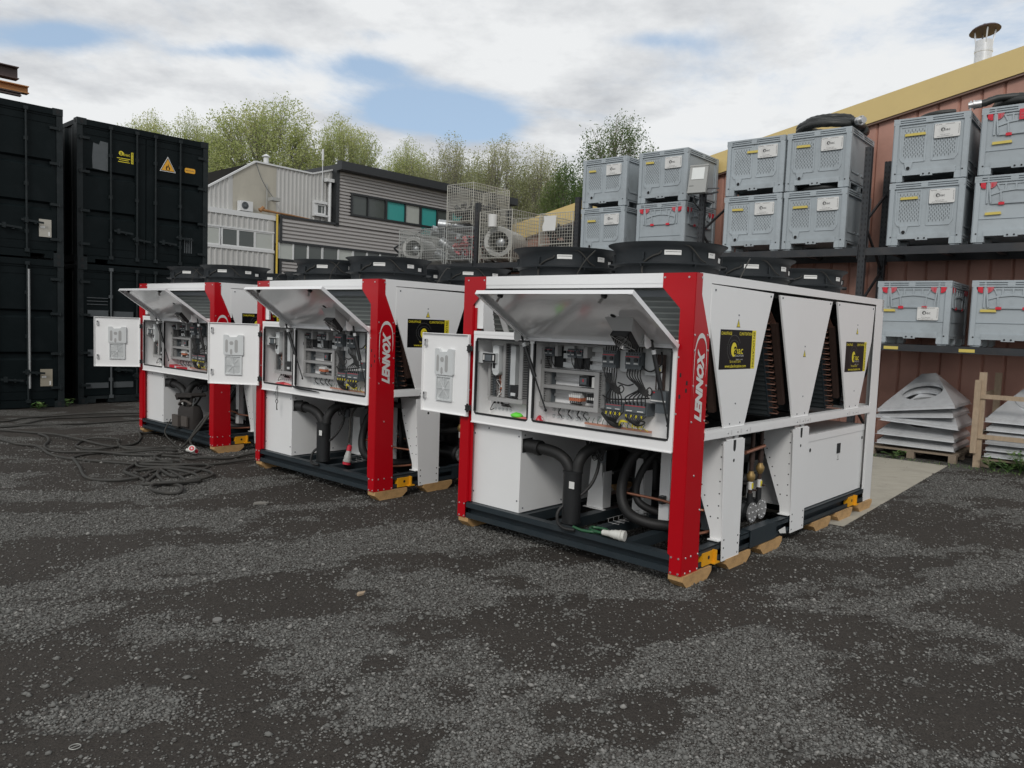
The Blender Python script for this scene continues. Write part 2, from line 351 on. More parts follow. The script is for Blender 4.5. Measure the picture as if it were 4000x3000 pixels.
    mr = N(t, 'ShaderNodeMapRange'); L(cov, mr.inputs[0]); mr.inputs[1].default_value = .38; mr.inputs[2].default_value = .72
    keep = math_('MULTIPLY', mr.outputs[0], math_('GREATER_THAN', sp.outputs[1], .25))
    L(mix(keep, base, st), b.inputs['Base Color'])
    h = math_('ADD', math_('MULTIPLY', math_('SUBTRACT', 1., vo.outputs['Distance']), math_('ADD', math_('MULTIPLY', keep, .9), .15)), math_('MULTIPLY', n1.outputs['Fac'], 1.2))
    h = math_('ADD', h, math_('MULTIPLY', math_('SUBTRACT', 1., vo2.outputs['Distance']), .5))
    bp = N(t, 'ShaderNodeBump', Strength=.9); bp.inputs['Distance'].default_value = .018; L(h, bp.inputs['Height']); L(bp.outputs[0], b.inputs['Normal'])
    me.materials.append(m); o = bpy.data.objects.new('ground', me); COL.objects.link(o); o['kind'] = 'structure'
ground()
def stones():
    """loose stones of the yard: real pebbles, thicker where the gravel lies"""
    n_try = 360000; r_ = RNG.random((n_try, 8))
    d = 2.6 + (r_[:, 0] ** 1.45) * 9.6; a = (r_[:, 1] - .5) * R(86); x = d * np.sin(a); y = d * np.cos(a)
    mk = np.array([gravel_mask(p, q) for p, q in zip(x, y)])
    keep = r_[:, 2] < (.09 + .13 * (np.sin(x * 7.1 + 2 * np.sin(y * 3.3)) * np.sin(y * 9.7 + 2 * np.sin(x * 4.1)) > .2) + .9 * mk)
    on = ((x - 6.16) * -3.74 - (y - 10.86) * -3.04 > 0) & ((x - 3.12) * .78 - (y - 7.12) * -.92 > 0)      # the swept slab keeps almost none
    keep &= ~on | (r_[:, 7] < .02)
    x, y, r_ = x[keep], y[keep], r_[keep]; d = d[keep]; n = len(x)
    size = .0032 + .0078 * r_[:, 3] ** 2.6 + .010 * (r_[:, 4] > .965) * r_[:, 3] + d * .0003
    ang = np.arange(5) * 2 * PI / 5
    V = np.zeros((n, 7, 3)); rot = r_[:, 5] * 6.28
    jit = .7 + .6 * RNG.random((n, 5)); el = .65 + .35 * r_[:, 6]
    px = np.cos(ang)[None] * jit; py = np.sin(ang)[None] * jit * el[:, None]
    V[:, :5, 0] = px * np.cos(rot)[:, None] - py * np.sin(rot)[:, None]; V[:, :5, 1] = px * np.sin(rot)[:, None] + py * np.cos(rot)[:, None]
    V[:, :5, 2] = .12 + .25 * RNG.random((n, 5)); V[:, 5, 2] = .55 + .5 * r_[:, 7]; V[:, 5, :2] = (RNG.random((n, 2)) - .5) * .5; V[:, 6, 2] = -.4
    V *= size[:, None, None]; V[:, :, 0] += x[:, None]; V[:, :, 1] += y[:, None]; V[:, :, 2] += GZ
    base = (np.arange(n) * 7)[:, None, None]; k = np.arange(5)
    F = np.concatenate([np.stack([k, (k + 1) % 5, np.full(5, 5)], -1), np.stack([(k + 1) % 5, k, np.full(5, 6)], -1)])[None] + base
    me = bpy.data.meshes.new('gravel'); nf = n * 10
    me.vertices.add(n * 7); me.vertices.foreach_set('co', V.ravel().astype(np.float32)); me.loops.add(nf * 3); me.polygons.add(nf)
    me.loops.foreach_set('vertex_index', F.ravel().astype(np.int32)); me.polygons.foreach_set('loop_start', (np.arange(nf) * 3).astype(np.int32)); me.polygons.foreach_set('loop_total', np.full(nf, 3, np.int32))
    for s_ in STONE: me.materials.append(s_)
    ch = RNG.choice(3, n, p=[.62, .3, .08]); me.polygons.foreach_set('material_index', np.repeat(ch, 10).astype(np.int32)); me.update(); me.validate()
    o = bpy.data.objects.new('gravel', me); COL.objects.link(o); tag(o, 'loose grey gravel scattered over the dark yard', 'gravel'); o['kind'] = 'stuff'
stones()
MB().prism([(6.16, 10.86), (3.12, 7.12), (2.2, 7.9), (5.25, 11.6)], 2, GZ - .1, GZ + .004).build('concrete_slab', CONC, smooth=False, kind='structure')

# ------------------------------------------------------------------ shipping containers
def container(name, label, x, y, z, rz, worn_glint=False, labels=False):
    W, Lc, H = 2.438, 6.06, 2.59; t = thing(name, label, 'container', (x, y, z), rz, 'black shipping containers stacked at the yard edge')
    b = MB()                                                        # corrugated walls and roof
    for sx in (.012, W - .012):
        n = 44; pts = []
        for i in range(n + 1):
            yy = .16 + (Lc - .32) * i / n; pts.append((sx + (.026 if (i // 2) % 2 else 0) * (1 if sx < 1 else -1), yy))
        v = [(p[0], p[1], .15) for p in pts] + [(p[0], p[1], H - .1) for p in pts]
        b.add(v, [(i, i + 1, n + 2 + i, n + 1 + i) for i in range(n)])
    b.box(.05, W - .05, .16, Lc - .02, H - .06, H - .03); b.box(.05, W - .05, .1, Lc - .02, .12, .16); b.box(.05, W - .05, Lc - .05, Lc - .02, .15, H - .1)
    b.build('body_shell', CONT, t, smooth=False)
    for sx in (0, W - .1): B(sx, sx + .1, .012, .14, .118, H - .118).build('corner_post', CONTL, t, smooth=False)
    f = MB().box(.162, W - .162, .004, .12, H - .115, H - .012); f.box(.1, W - .1, .02, .12, H - .15, H - .115); f.build('header_beam', CONT, t, smooth=False)
    s_ = MB(); s_.prism([(.162, .02), (.30, .02), (.30, .09), (.52, .09), (.52, .02), (W - .52, .02), (W - .52, .09), (W - .3, .09), (W - .3, .02), (W - .162, .02), (W - .162, .145), (.162, .145)], 1, .004, .13); s_.build('door_sill', CONTL if worn_glint else CONT, t, smooth=False)
    for sx in (0.005, W - .065):
        for q in ((.02, .15), (H - .1, H - .02)): B(sx, sx + .06, .178, Lc - .178, q[0], q[1]).build('side_rail', CONT, t, smooth=False)
    cast = MB().m(CONTL)                                                     # a corner casting: a block with an oval hole in each face
    cast.box(0, .162, 0, .178, 0, .118)
    cast.m(VOID); cast.prism([(.081 + .03 * math.cos(a), .059 + .04 * math.sin(a)) for a in np.linspace(0, 2 * PI, 12, endpoint=False)], 1, -.002, .01)
    cast.prism([(.089 + .045 * math.cos(a), .059 + .035 * math.sin(a)) for a in np.linspace(0, 2 * PI, 12, endpoint=False)], 0, -.002, .01)
    c0 = cast.build('corner_casting', None, t, smooth=False)
    for (cx, cy, cz) in ((W - .162, 0, 0), (0, 0, H - .118), (W - .162, 0, H - .118), (0, Lc - .178, 0), (W - .162, Lc - .178, 0), (0, Lc - .178, H - .118), (W - .162, Lc - .178, H - .118)): share(c0, t, (cx, cy, cz))
    for di, (d0, d1) in enumerate(((.105, 1.212), (1.226, W - .105))):
        d = MB(); e0, e1 = d0 + .05, d1 - (.2 if di == 0 else .16)
        if di: e0, e1 = d0 + .15, d1 - .08
        zs = [.155, .84, .88, .95, .985, 1.57, 1.61, 1.68, 1.715, H - .155]; ys = [.03, .03, .075, .075, .03, .03, .075, .075, .03, .03]
        for i in range(9):                                          # pressed horizontal recesses across the leaf
            d.poly([(e0, ys[i], zs[i]), (e1, ys[i], zs[i]), (e1, ys[i + 1], zs[i + 1]), (e0, ys[i + 1], zs[i + 1])])
        for z0, z1 in ((.84, .985), (1.57, 1.715)):
            for ex in (e0, e1): d.poly([(ex, .03, z0), (ex, .075, z0 + .04), (ex, .075, z1 - .035), (ex, .03, z1)])
        d.box(d0, e0, .029, .06, .155, H - .155); d.box(e1, d1, .029, .06, .155, H - .155); d.box(d0, d1, .085, .1, .15, H - .15)
        d.box(d0 + .03, d1 - .03, .022, .0295, .3, .306).box(d0 + .03, d1 - .03, .022, .0295, H - .27, H - .262)
        dr = d.build('door', CONT, t, smooth=False)
        for rx in ((.57, 1.04) if di == 0 else (1.385, 1.865)):
            r = MB(); r.cyl((rx, -.012, .1), (rx, -.012, H - .06), .017, 10)
            for zc in (.13, H - .09): r.box(rx - .035, rx + .035, -.03, .004, zc - .03, zc + .03)
            for zc in (.45, 1.25, 2.0): r.box(rx - .03, rx + .03, -.018, .029, zc - .03, zc + .03)
            rod = r.build('lock_rod', CONTW if (worn_glint and rx < 1) else CONTL, dr)
        for hx in ((.62, .95) if di == 0 else (1.45, 1.78)):
            zc = .62 if hx in (.62, 1.78) else .5
            MB().bar((hx, -.035, zc + .02), (hx + .34, -.03, zc - .01), .012, .035).box(hx + .05, hx + .1, -.05, .029, zc - .03, zc + .06).box(hx + .2, hx + .23, -.03, .029, zc - .04, zc + .02).build('handle', CONTL, dr, smooth=False)
        hx = .03 if di == 0 else W - .09
        for zc in (.35, .95, 1.65, 2.25): MB().box(hx if di == 0 else hx - .12, hx + (.18 if di == 0 else .06), -.006, .028, zc - .022, zc + .022).cyl((hx + .03, .0, zc - .04), (hx + .03, .0, zc + .04), .014, 8).build('hinge', CONTL, dr, smooth=False)
    if worn_glint:  # pale strips paint the sky's reflection along the door recesses
        for q in [(.17, .53, z - .01, z + .11) for z in (.9, 1.63)] + [(.62, .98, z - .01, z + .10) for z in (.9, 1.63, .3)] + [(.16, .52, z, z + .012) for z in (1.84, 1.90, 1.96)] + [(.14, .53, .29, .39)]:
            B(q[0], q[1], .016, .026, q[2], q[3]).build('sky_glint_strip', CONTW, t, smooth=False)
    return t
CZ = R(47); ca, sa = math.cos(.822), math.sin(.822)
cL, cR = (-7.95, 13.81), (-7.95, 14.24)
lab = ['lower black container at the far left with a bare steel locking rod', 'upper black container at the far left with a pale plate by its door edge',
       'lower black container behind the chiller with painted grey sky glints on its doors', 'upper black container with the yellow fire triangle on its door']
cts = []
for i, (c, off) in enumerate(((cL, -2.438), (cR, 0))):
    for k in range(2):
        x, y = c[0] + off * ca, c[1] + off * sa
        cts.append(container('shipping_container', lab[i * 2 + k], x, y, GZ + k * 2.59, .822, worn_glint=(i == 1 and k == 0)))
def marks():
    t = cts[3]; z = 2.57
    p = MB(); p.m(SYELLOW)                                          # rental mark: dot, word and lines in yellow
    p.cyl((.765, .027, 4.655 - z), (.765, .024, 4.655 - z), .042, 20); p.text('bac', (.865, .028, 4.645 - z), (1, 0, 0), (0, 0, 1), .12, .06)
    p.box(.945, .985, .026, .0285, 4.49 - z, 4.70 - z)
    for zz, a, b in ((4.565, .69, .93), (4.535, .73, .90), (4.50, .71, .92)): p.box(a, b, .0265, .0285, zz - z - .006, zz - z + .006)
    p.m(SBLACK); p.text('a', (.765, .022, 4.65 - z), (1, 0, 0), (0, 0, 1), .04, .05); p.text('EN LOCATION', (.965, .0255, 4.595 - z), (0, 0, -1), (1, 0, 0), .18, .022)
    p.build('rental_sticker', None, t, smooth=False)
    q = MB(); q.m(PAPER); tri = [(1.475, 4.455), (1.785, 4.455), (1.63, 4.745)]
    q.prism([(x, zz - z) for x, zz in tri], 1, .018, .0285); q.m(SBLACK); q.prism([(x, zz - z) for x, zz in ((1.492, 4.467), (1.768, 4.467), (1.63, 4.722))], 1, .0165, .018)
    orr = mat('fire_orange', (.72, .36, .02), .4, var=.04); q.m(orr); q.prism([(x, zz - z) for x, zz in ((1.506, 4.476), (1.754, 4.476), (1.63, 4.700))], 1, .015, .0165)
    q.m(SBLACK); q.prism([(1.63 + a * .05, 4.485 + b_ * .1 - z) for a, b_ in ((-.6, .0), (.6, 0), (.85, .35), (.6, .75), (.45, .5), (.1, 1.25), (-.15, .7), (-.5, .85), (-.85, .35))], 1, .0135, .015)
    q.m(orr); q.prism([(1.63 + a * .024, 4.487 + b_ * .06 - z) for a, b_ in ((-.7, .05), (.7, .05), (.8, .5), (.1, 1.1), (-.8, .5))], 1, .012, .0135)
    q.build('fire_warning_triangle', None, t, smooth=False)
    e = MB(); e.m(orr); e.prism([(1.965 + a, 4.5 - z + b_) for a, b_ in ((.02, 0), (.19, 0), (.21, .02), (.21, .075), (.19, .095), (.02, .095), (0, .075), (0, .02))], 1, .02, .0285)
    e.m(INK); e.text('INFLAMMABLE', (2.07, .019, 4.547 - z), (1, 0, 0), (0, 0, 1), .16, .018); e.build('warning_plate', None, t, smooth=False)
    pt = MB(); pt.prism([(.27, 4.30 - z), (.53, 4.28 - z), (.535, 4.80 - z), (.40, 4.81 - z), (.38, 4.74 - z), (.28, 4.76 - z), (.26, 4.5 - z)], 1, .0265, .0285); pt.build('scraped_patch', CONTW, t, smooth=False)
    v = MB()
    for i in range(4): v.box(1.96 + i * .045, 1.98 + i * .045, .02, .0285, 2.92 - z, 3.22 - z)
    v.build('vent_slots', CONTW, t, smooth=False)
    for t2, dz, c_ in ((cts[1], 2.57, mat('pale_plate', (.42, .40, .35), .6, dirt=(.25, .22, .17), damt=.6)), (cts[0], -.02, mat('tan_plate', (.30, .27, .21), .7, dirt=(.16, .14, .1), damt=.7))):
        b0 = 2.95 if dz > 1 else .36
        pl = MB().m(c_).box(2.06, 2.25, .02, .0285, b0 - dz, b0 + .3 - dz); pl.m(PAPER).box(2.08, 2.15, .017, .02, b0 + .15 - dz, b0 + .18 - dz).box(2.2, 2.225, .017, .02, b0 + .02 - dz, b0 + .09 - dz); pl.build('data_plate', None, t2, smooth=False)
    MB().cyl((1.885, -.014, .35), (1.885, -.014, 2.4), .021, 10).build('bare_locking_rod', mat('bare_rod', (.36, .37, .37), .5, .3, var=.2), cts[0])
marks()
def ibeam(label, mt, p, L_, w_, h_, name='steel_beam'):
    t_ = .012; m_ = MB()
    m_.box(-L_, 0, -w_ / 2, w_ / 2, 0, t_ * 1.4).box(-L_, 0, -w_ / 2, w_ / 2, h_ - t_ * 1.4, h_).box(-L_, 0, -t_ / 2, t_ / 2, t_ * 1.4, h_ - t_ * 1.4)
    o = m_.build(name, mt, smooth=False); o.location = p; o.rotation_euler = (0, 0, .822); tag(o, label, 'steel beam', 'steel beams stored on top of the containers'); return o
def on_left(s, d, z): return (cL[0] + s * ca - d * sa, cL[1] + s * sa + d * ca, z)
ibeam('brown steel beam, topmost of the beams on the left container', RUSTBEAM, on_left(-.42, 1.0, 5.735), 2.2, .2, .21)
ibeam('orange steel beam above the left black container', ORBEAM, on_left(-.26, 1.0, 5.525), 2.4, .16, .13)
ibeam('thin brown steel beam under the orange one', RUSTBEAM, on_left(-.38, .97, 5.455), 2.2, .1, .066)
o = MB().box(-1.7, -1.55, .6, 1.4, 5.16, 5.452).box(-2.3, -2.15, .6, 1.4, 5.16, 5.452).build('timber_bearer', WOODP, smooth=False); o.location = (cL[0], cL[1], 0); o.rotation_euler = (0, 0, .822); tag(o, 'timber bearers under the steel beams on the left container', 'timber')

# ------------------------------------------------------------------ the grey industrial building behind
def grey_building():
    t = thing('industrial_building', 'grey industrial building with ribbed cladding and teal window panels', 'building', (-8.4986, 36.9969, GZ), PI / 2 - .735)
    z0 = 0.
    def ribs(name, s0, s1, za, zb, d, m_, pitch=.2, top=None):      # trapezoid ribbed sheet, upright ribs
        b = MB(); n = int((s1 - s0) / pitch); prof = []
        for i in range(n):
            a = s0 + i * pitch; prof += [(a, 0), (a + pitch * .55, 0), (a + pitch * .65, -.035), (a + pitch * .9, -.035)]
        prof.append((s1, 0)); k = len(prof); tz = (lambda s_: zb) if top is None else top
        b.add([(p[0], d + p[1], za) for p in prof] + [(p[0], d + p[1], tz(p[0])) for p in prof], [(i, i + 1, k + i + 1, k + i) for i in range(k - 1)])
        return b.build(name, m_, t, smooth=False)
    roofz = lambda s: (5.1 + (s + 9.0) * .652 if s < -4.02 else 8.33 - (s + 4.02) * .014 if s < -1.19 else 8.29 + (s + 1.19) * .32)
    w_ = ribs('ribbed_wall', -9., -5.03, 5.9, 8, .3, CLADW, top=roofz); ribs('ribbed_wall', -3.0, -.05, 5.9, 8, .3, CLADW, top=roofz)
    MB().prism([(-5.03, 5.9), (-3.0, 5.9), (-3.0, roofz(-3.)), (-4.02, 8.33), (-5.03, roofz(-5.03))], 1, .28, .4).build('concrete_wall', BETON, t, smooth=False)
    c = MB(); P = [(-9., roofz(-9.)), (-4.02, 8.33), (-1.19, 8.29), (0, roofz(0))]
    for a, b_ in zip(P, P[1:]): c.bar((a[0], .3, a[1] + .03), (b_[0], .3, b_[1] + .03), .16, .07)
    c.build('roof_edge', COPING, t, smooth=False)
    r = MB()
    for a, b_, e in zip(P, P[1:], (.7, 16, 16)): r.poly([(a[0], .3, a[1]), (b_[0], .3, b_[1]), (b_[0], e, b_[1]), (a[0], e, a[1])])
    r.box(-9, 0, .45, .6, 0, 5.); r.build('roof', CLADW, t, smooth=False)
    # low annex
    ribs('annex_ribbed_wall', -9., -3.25, 5.4, 5.92, 0, CLADW, .24); ribs('annex_ribbed_wall', -9., -3.25, 0, 4.5, 0, CLADW, .24)
    MB().box(-9, -3.2, -.06, .35, 5.92, 6.13).box(-9, -3.25, -.04, .1, 5.36, 5.42).box(-9, -3.25, -.06, .1, 4.5, 4.62).build('annex_coping', COPING, t, smooth=False)
    for a, b_, m_ in ((-8.2, -7.0, GLASSP), (-6.95, -5.77, GLASSP), (-5.66, -4.97, GLASSW), (-4.93, -4.19, GLASSW), (-4.15, -3.3, GLASSP)):
        f = MB().box(a - .03, b_ + .03, -.02, .04, 4.62, 4.67).box(a - .03, b_ + .03, -.02, .04, 5.31, 5.36).box(a - .03, a + .03, -.02, .04, 4.67, 5.31).box(b_ - .03, b_ + .03, -.02, .04, 4.67, 5.31)
        fr = f.build('window', COPING, t, smooth=False); B(a + .03, b_ - .03, .0, .02, 4.67, 5.31).build('pane', m_, fr, smooth=False)
    # corrugated office block
    def corr(name, s0, s1, za, zb, d, pitch=.155):
        b = MB(); n = max(1, int(round((zb - za) / pitch))); h = (zb - za) / n; prof = []
        for i in range(n): prof += [(0, za + i * h), (0, za + (i + .56) * h), (.085, za + (i + .6) * h), (.085, za + (i + .96) * h)]
        prof.append((0, zb)); k = len(prof)
        b.add([(s0, d + p[0], p[1]) for p in prof] + [(s1, d + p[0], p[1]) for p in prof], [(i, k + i, k + i + 1, i + 1) for i in range(k - 1)])
        o = b.build(name, CORRU, t, smooth=False); o['kind'] = 'stuff'; return o
    corr('corrugated_cladding', .04, 12, 7.72, 8.6, -.1); corr('corrugated_cladding', .04, .7, 6.66, 7.72, -.1); corr('corrugated_cladding', .04, 12, 6.13, 6.66, -.1)
    corr('corrugated_cladding', -2.93, 12, 5.1, 6.1, -.1); corr('corrugated_cladding', -2.93, 12, 0, 4.25, -.1)
    tr = MB().box(-.14, .04, -.14, .2, 6.06, 8.62).box(-3.0, .04, -.14, .2, 6.1, 6.2).box(-3.05, -2.93, -.14, .2, 4.98, 6.2).box(-3.05, 12, -.13, .1, 5.0, 5.1).box(-3.05, 12, -.13, .1, 4.2, 4.3).box(-3.05, -2.93, -.14, .2, 0, 4.3)
    tr.build('edge_trim', TRIMB, t, smooth=False)
    MB().prism([(-.18, 8.58), (-.55, 8.62), (-.55, 9.0), (-.18, 9.06)], 0, -.15, 12).build('black_fascia', TRIMB, t, smooth=False)
    MB().box(.04, 12, .1, 9, 6.0, 8.6).box(-2.9, 12, .2, 9, 0, 6.0).box(-.1, 12, -.3, 9, 8.6, 8.9).build('office_core', TRIMB, t, smooth=False)
    wf = MB().box(.7, 12, -.16, -.02, 7.62, 7.72).box(.7, 12, -.16, -.02, 6.64, 6.73).box(.7, .78, -.16, -.02, 6.73, 7.62)
    for a in (1.69, 2.78, 4.03, 5.02, 6.18, 7.2, 8.3): wf.box(a - .03, a + (.09 if a in (2.78, 5.02) else .03), -.15, -.02, 6.73, 7.62)
    wn = wf.build('window_band', TRIMB, t, smooth=False)
    for a, b_, m_ in ((.78, 1.66, GLASSW), (1.72, 2.75, GLASSW), (2.87, 4.0, TEAL), (4.06, 4.99, GLASSP), (5.11, 6.15, TEAL), (6.21, 7.17, GLASSW), (7.23, 8.27, TEAL), (8.33, 9.5, GLASSW)): B(a, b_, -.08, -.06, 6.73, 7.62).build('pane', m_, wn, smooth=False)
    B(5.16, 6.2, -.1, -.05, 6.2, 6.62).build('lower_teal_panel', TEAL, t, smooth=False)
    for a, b_, m_ in ((-3.05, -2.36, GLASSP), (-2.32, -1.6, GLASSW), (-1.55, -.84, GLASSW), (-.78, .05, GLASSW), (.1, .88, GLASSP), (.94, 1.7, GLASSW), (1.76, 2.5, GLASSW), (2.56, 3.6, GLASSW), (3.66, 5, GLASSW)):
        f = MB().box(a - .02, a + .02, -.1, .0, 4.3, 5.0).box(b_ - .02, b_ + .02, -.1, .0, 4.3, 5.0).build('ground_window', COPING, t, smooth=False); B(a + .02, b_ - .02, -.06, -.04, 4.3, 5.0).build('pane', m_, f, smooth=False)
    # fittings
    sw = MB().box(-1.13, -.45, .1, .3, 7.0, 7.12).box(-1.13, -.98, .15, .3, 6.5, 7.0).box(-1.13, -.45, .05, .3, 6.42, 6.5).box(-.98, -.5, .16, .28, 6.52, 6.58).box(-.98, -.5, .16, .28, 6.92, 6.98).box(-.98, -.92, .16, .28, 6.58, 6.92).box(-.56, -.5, .16, .28, 6.58, 6.92).build('small_window', COPING, t, smooth=False)
    B(-.92, -.56, .2, .22, 6.58, 6.92).build('pane', GLASSW, sw, smooth=False)
    a = MB().box(-4.86, -4.3, -.06, .24, 6.16, 6.58).build('air_conditioner', COPING, t, smooth=False)
    MB().lathe((-4.66, -.065, 6.38), [(.16, 0), (.16, .01), (.13, .012), (.13, 0)], 20, 'y').cyl((-4.66, -.075, 6.38), (-4.66, -.06, 6.38), .06, 14).build('fan_grille', DGREY, a)
    MB().box(-3.62, -3.2, -.45, -.1, 6.72, 6.86).bar((-3.25, -.3, 6.8), (-3.25, .28, 6.9), .05, .05).cyl((-3.5, .2, 6.3), (-3.5, .2, 7.5), .025, 6).build('wall_lamp', LAMPG, t, smooth=False)
    MB().tube([(-4.0, .25, 8.3), (-3.8, .1, 7.6), (-3.4, .0, 7.0), (-3.22, .0, 6.9)], .014, 5, smooth=5).build('hanging_wire', DGREY, t)
    MB().tube([(-3.17, -.12, 6.2), (-3.17, -.12, 3.0)], .045, 8).build('gas_pipe', GASY, t)
    MB().tube([(-4.0, .0, 6.32), (-3.75, -.05, 6.3), (-3.17, -.1, 6.26), (-2.4, -.1, 6.24), (-1.4, .1, 6.22)], [.05, .06, .045, .04, .03], 8).cyl((-3.95, -.02, 6.25), (-3.78, -.02, 6.42), .08, 8).build('rusty_pipe', GASR, t)
    MB().cyl((-.33, .1, 8.1), (-.33, .1, 6.2), .07, 10).box(-.55, -.15, 0, .28, 8.05, 8.2).build('downpipe', COPING, t)
    MB().cyl((-.68, .2, 6.2), (-.68, .2, 9.0), .02, 6).cyl((-.68, .2, 9.0), (-.68, .2, 9.5), .05, 8).build('antenna_mast', COPING, t)
    MB().cyl((-2.98, 1.2, 8.1), (-2.98, 1.2, 8.8), .11, 10).cyl((-2.98, 1.2, 8.86), (-2.98, 1.2, 8.98), .2, 10, .03).build('roof_flue', COPING, t)
grey_building()

# ------------------------------------------------------------------ warehouse on the right
RK = (5.2687, 12.0619); RZ = -.7021
def warehouse():
    t = thing('warehouse', 'terracotta clad warehouse with an ochre sloping fascia and roof chimney', 'building', (RK[0], RK[1], GZ), RZ)
    D = 1.38; top = lambda s: 5.773 + .2125 * s - GZ; s0, s1 = -8.7, 5.2
    s = s0; first = None
    while s < s1:
        e = min(s + .3, s1)
        b = MB(); g = .028
        prof = [(s, D + .03), (s + g, D), (e - g, D), (e, D + .03)]; ts = [top(p[0]) - .36 for p in prof]
        b.add([(p[0], p[1], 0) for p in prof] + [(p[0], p[1], z) for p, z in zip(prof, ts)], [(0, 1, 5, 4), (1, 2, 6, 5), (2, 3, 7, 6)])
        b.build('cladding_panel', CLADB, t, smooth=False); s = e
    for a, b_ in ((s0 - .1, -1.405), (-1.40, s1)):
        MB().prism([(a, top(a) - .39), (b_, top(b_) - .39), (b_, top(b_)), (a, top(a))], 1, D - .1, D - .02).build('fascia', FASCIA, t, smooth=False)
    MB().prism([(s0 - .1, top(s0) - .43), (s1, top(s1) - .43), (s1, top(s1) - .39), (s0 - .1, top(s0) - .39)], 1, D - .08, D + .03).build('drip_trim', mat('fascia_edge', (.2, .13, .1), .6), t, smooth=False)
    r = MB(); r.prism([(s0 - .1, top(s0) - .08), (s1, top(s1) - .08), (s1, top(s1) + .012), (s0 - .1, top(s0) + .012)], 1, D - .019, D + 14); r.build('roof', FASCIA, t, smooth=False)
    MB().box(s0, s0 + .05, D + .04, D + 14, 0, top(s0) - .1).box(s0, s1, D + .06, D + .15, 0, top(s0) - .4).build('end_wall', CLADB, t, smooth=False)
    c = MB(); cx, cy = 1.075, 1.9; c.lathe((cx, cy, 0), [(.125, 5.7), (.125, 6.35), (.132, 6.352), (.132, 6.39), (.125, 6.392), (.125, 6.53), (.115, 6.53), (.115, 6.2)], 20); ch = c.build('chimney', GALV, t)
    l = MB()
    for a in (.4, 1.97, 3.54, 5.1): l.bar((cx + .115 * math.cos(a), cy + .115 * math.sin(a), 6.48), (cx + .15 * math.cos(a), cy + .15 * math.sin(a), 6.70), .02, .02)
    l.build('cap_legs', GALV, ch, smooth=False)
    k = MB().lathe((0, 0, 0), [(.225, 0), (.2, .03), (.1, .075), (.02, .10), (.02, .12), (.0, .12)], 18).build('chimney_cap', CAPR, ch); k.location = (cx, cy, 6.685); k.rotation_euler = (R(-5), R(-9), 0)
warehouse()
def rack():
    t = thing('pallet_rack', 'dark steel pallet rack along the terracotta wall', 'rack', (RK[0], RK[1], GZ), RZ); DP = 1.05
    z = lambda v: v - GZ
    for s, h in ((-10.85, 3.06), (-8.1, 4.36), (-5.4, 4.28), (-2.724, 4.3), (0, 4.62), (2.72, 4.6)):
        for d in (0, DP):
            p = MB().m(RACK); H = z(h) - (0.03 if d else 0)
            p.box(s - .05, s + .05, d + .0, d + .012, 0, H).box(s - .05, s - .04, d + .012, d + .09, 0, H).box(s + .04, s + .05, d + .012, d + .09, 0, H).box(s - .08, s + .08, d - .03, d + .11, 0, .008)
            p.m(VOID)
            for i in range(int(H / .08)):
                for q in (-.026, .026): p.poly([(s + q - .009, d - .001, .1 + i * .08), (s + q + .009, d - .001, .1 + i * .08), (s + q + .006, d - .001, .135 + i * .08), (s + q - .006, d - .001, .135 + i * .08)])
            p.build('upright', None, t, smooth=False)
        br = [(.15, DP), (.75, 0), (1.5, DP), (2.25, 0), (2.85, DP), (3.5, 0), (4.1, DP)]
        for (za, da), (zb, db) in zip(br, br[1:]): MB().bar((s, da + .05, za), (s, db + .05, zb), .025, .04).build('diagonal_brace', RACK, t, smooth=False)
    S_ = (-10.85, -8.1, -5.4, -2.724, 0, 2.72)
    def beams(a, b_, zt, h=.115):
        for d in (-.02, DP + .06):
            o = MB().box(a + .055, b_ - .055, d, d + .05, zt - h, zt).box(a + .052, a + .062, d - .008, d + .06, zt - h - .05, zt + .06).box(b_ - .062, b_ - .052, d - .008, d + .06, zt - h - .05, zt + .06).build('shelf_beam', RACK, t, smooth=False)
            if d < 0 and a == 0 and zt < 2:
                for q in (.42, 1.42): B(q, q + .2, d - .003, d - .0005, zt - .08, zt - .035).build('yellow_tape', TAPE, o, smooth=False)
                B(.12, .22, d - .003, d - .0005, zt - .085, zt - .07).build('paint_scrape', COPING, o, smooth=False)
        for q in np.linspace(a + .3, b_ - .3, 4): MB().box(q - .04, q + .04, .03, DP + .06, zt - .06, zt - .02).build('cross_bar', RACK, t, smooth=False)
    for a, b_ in zip(S_, S_[1:]): beams(a, b_, z(3.10 if a > -6 else 3.05))
    for a, b_ in zip(S_[2:], S_[3:]): beams(a, b_, z(1.659), .1)
rack()

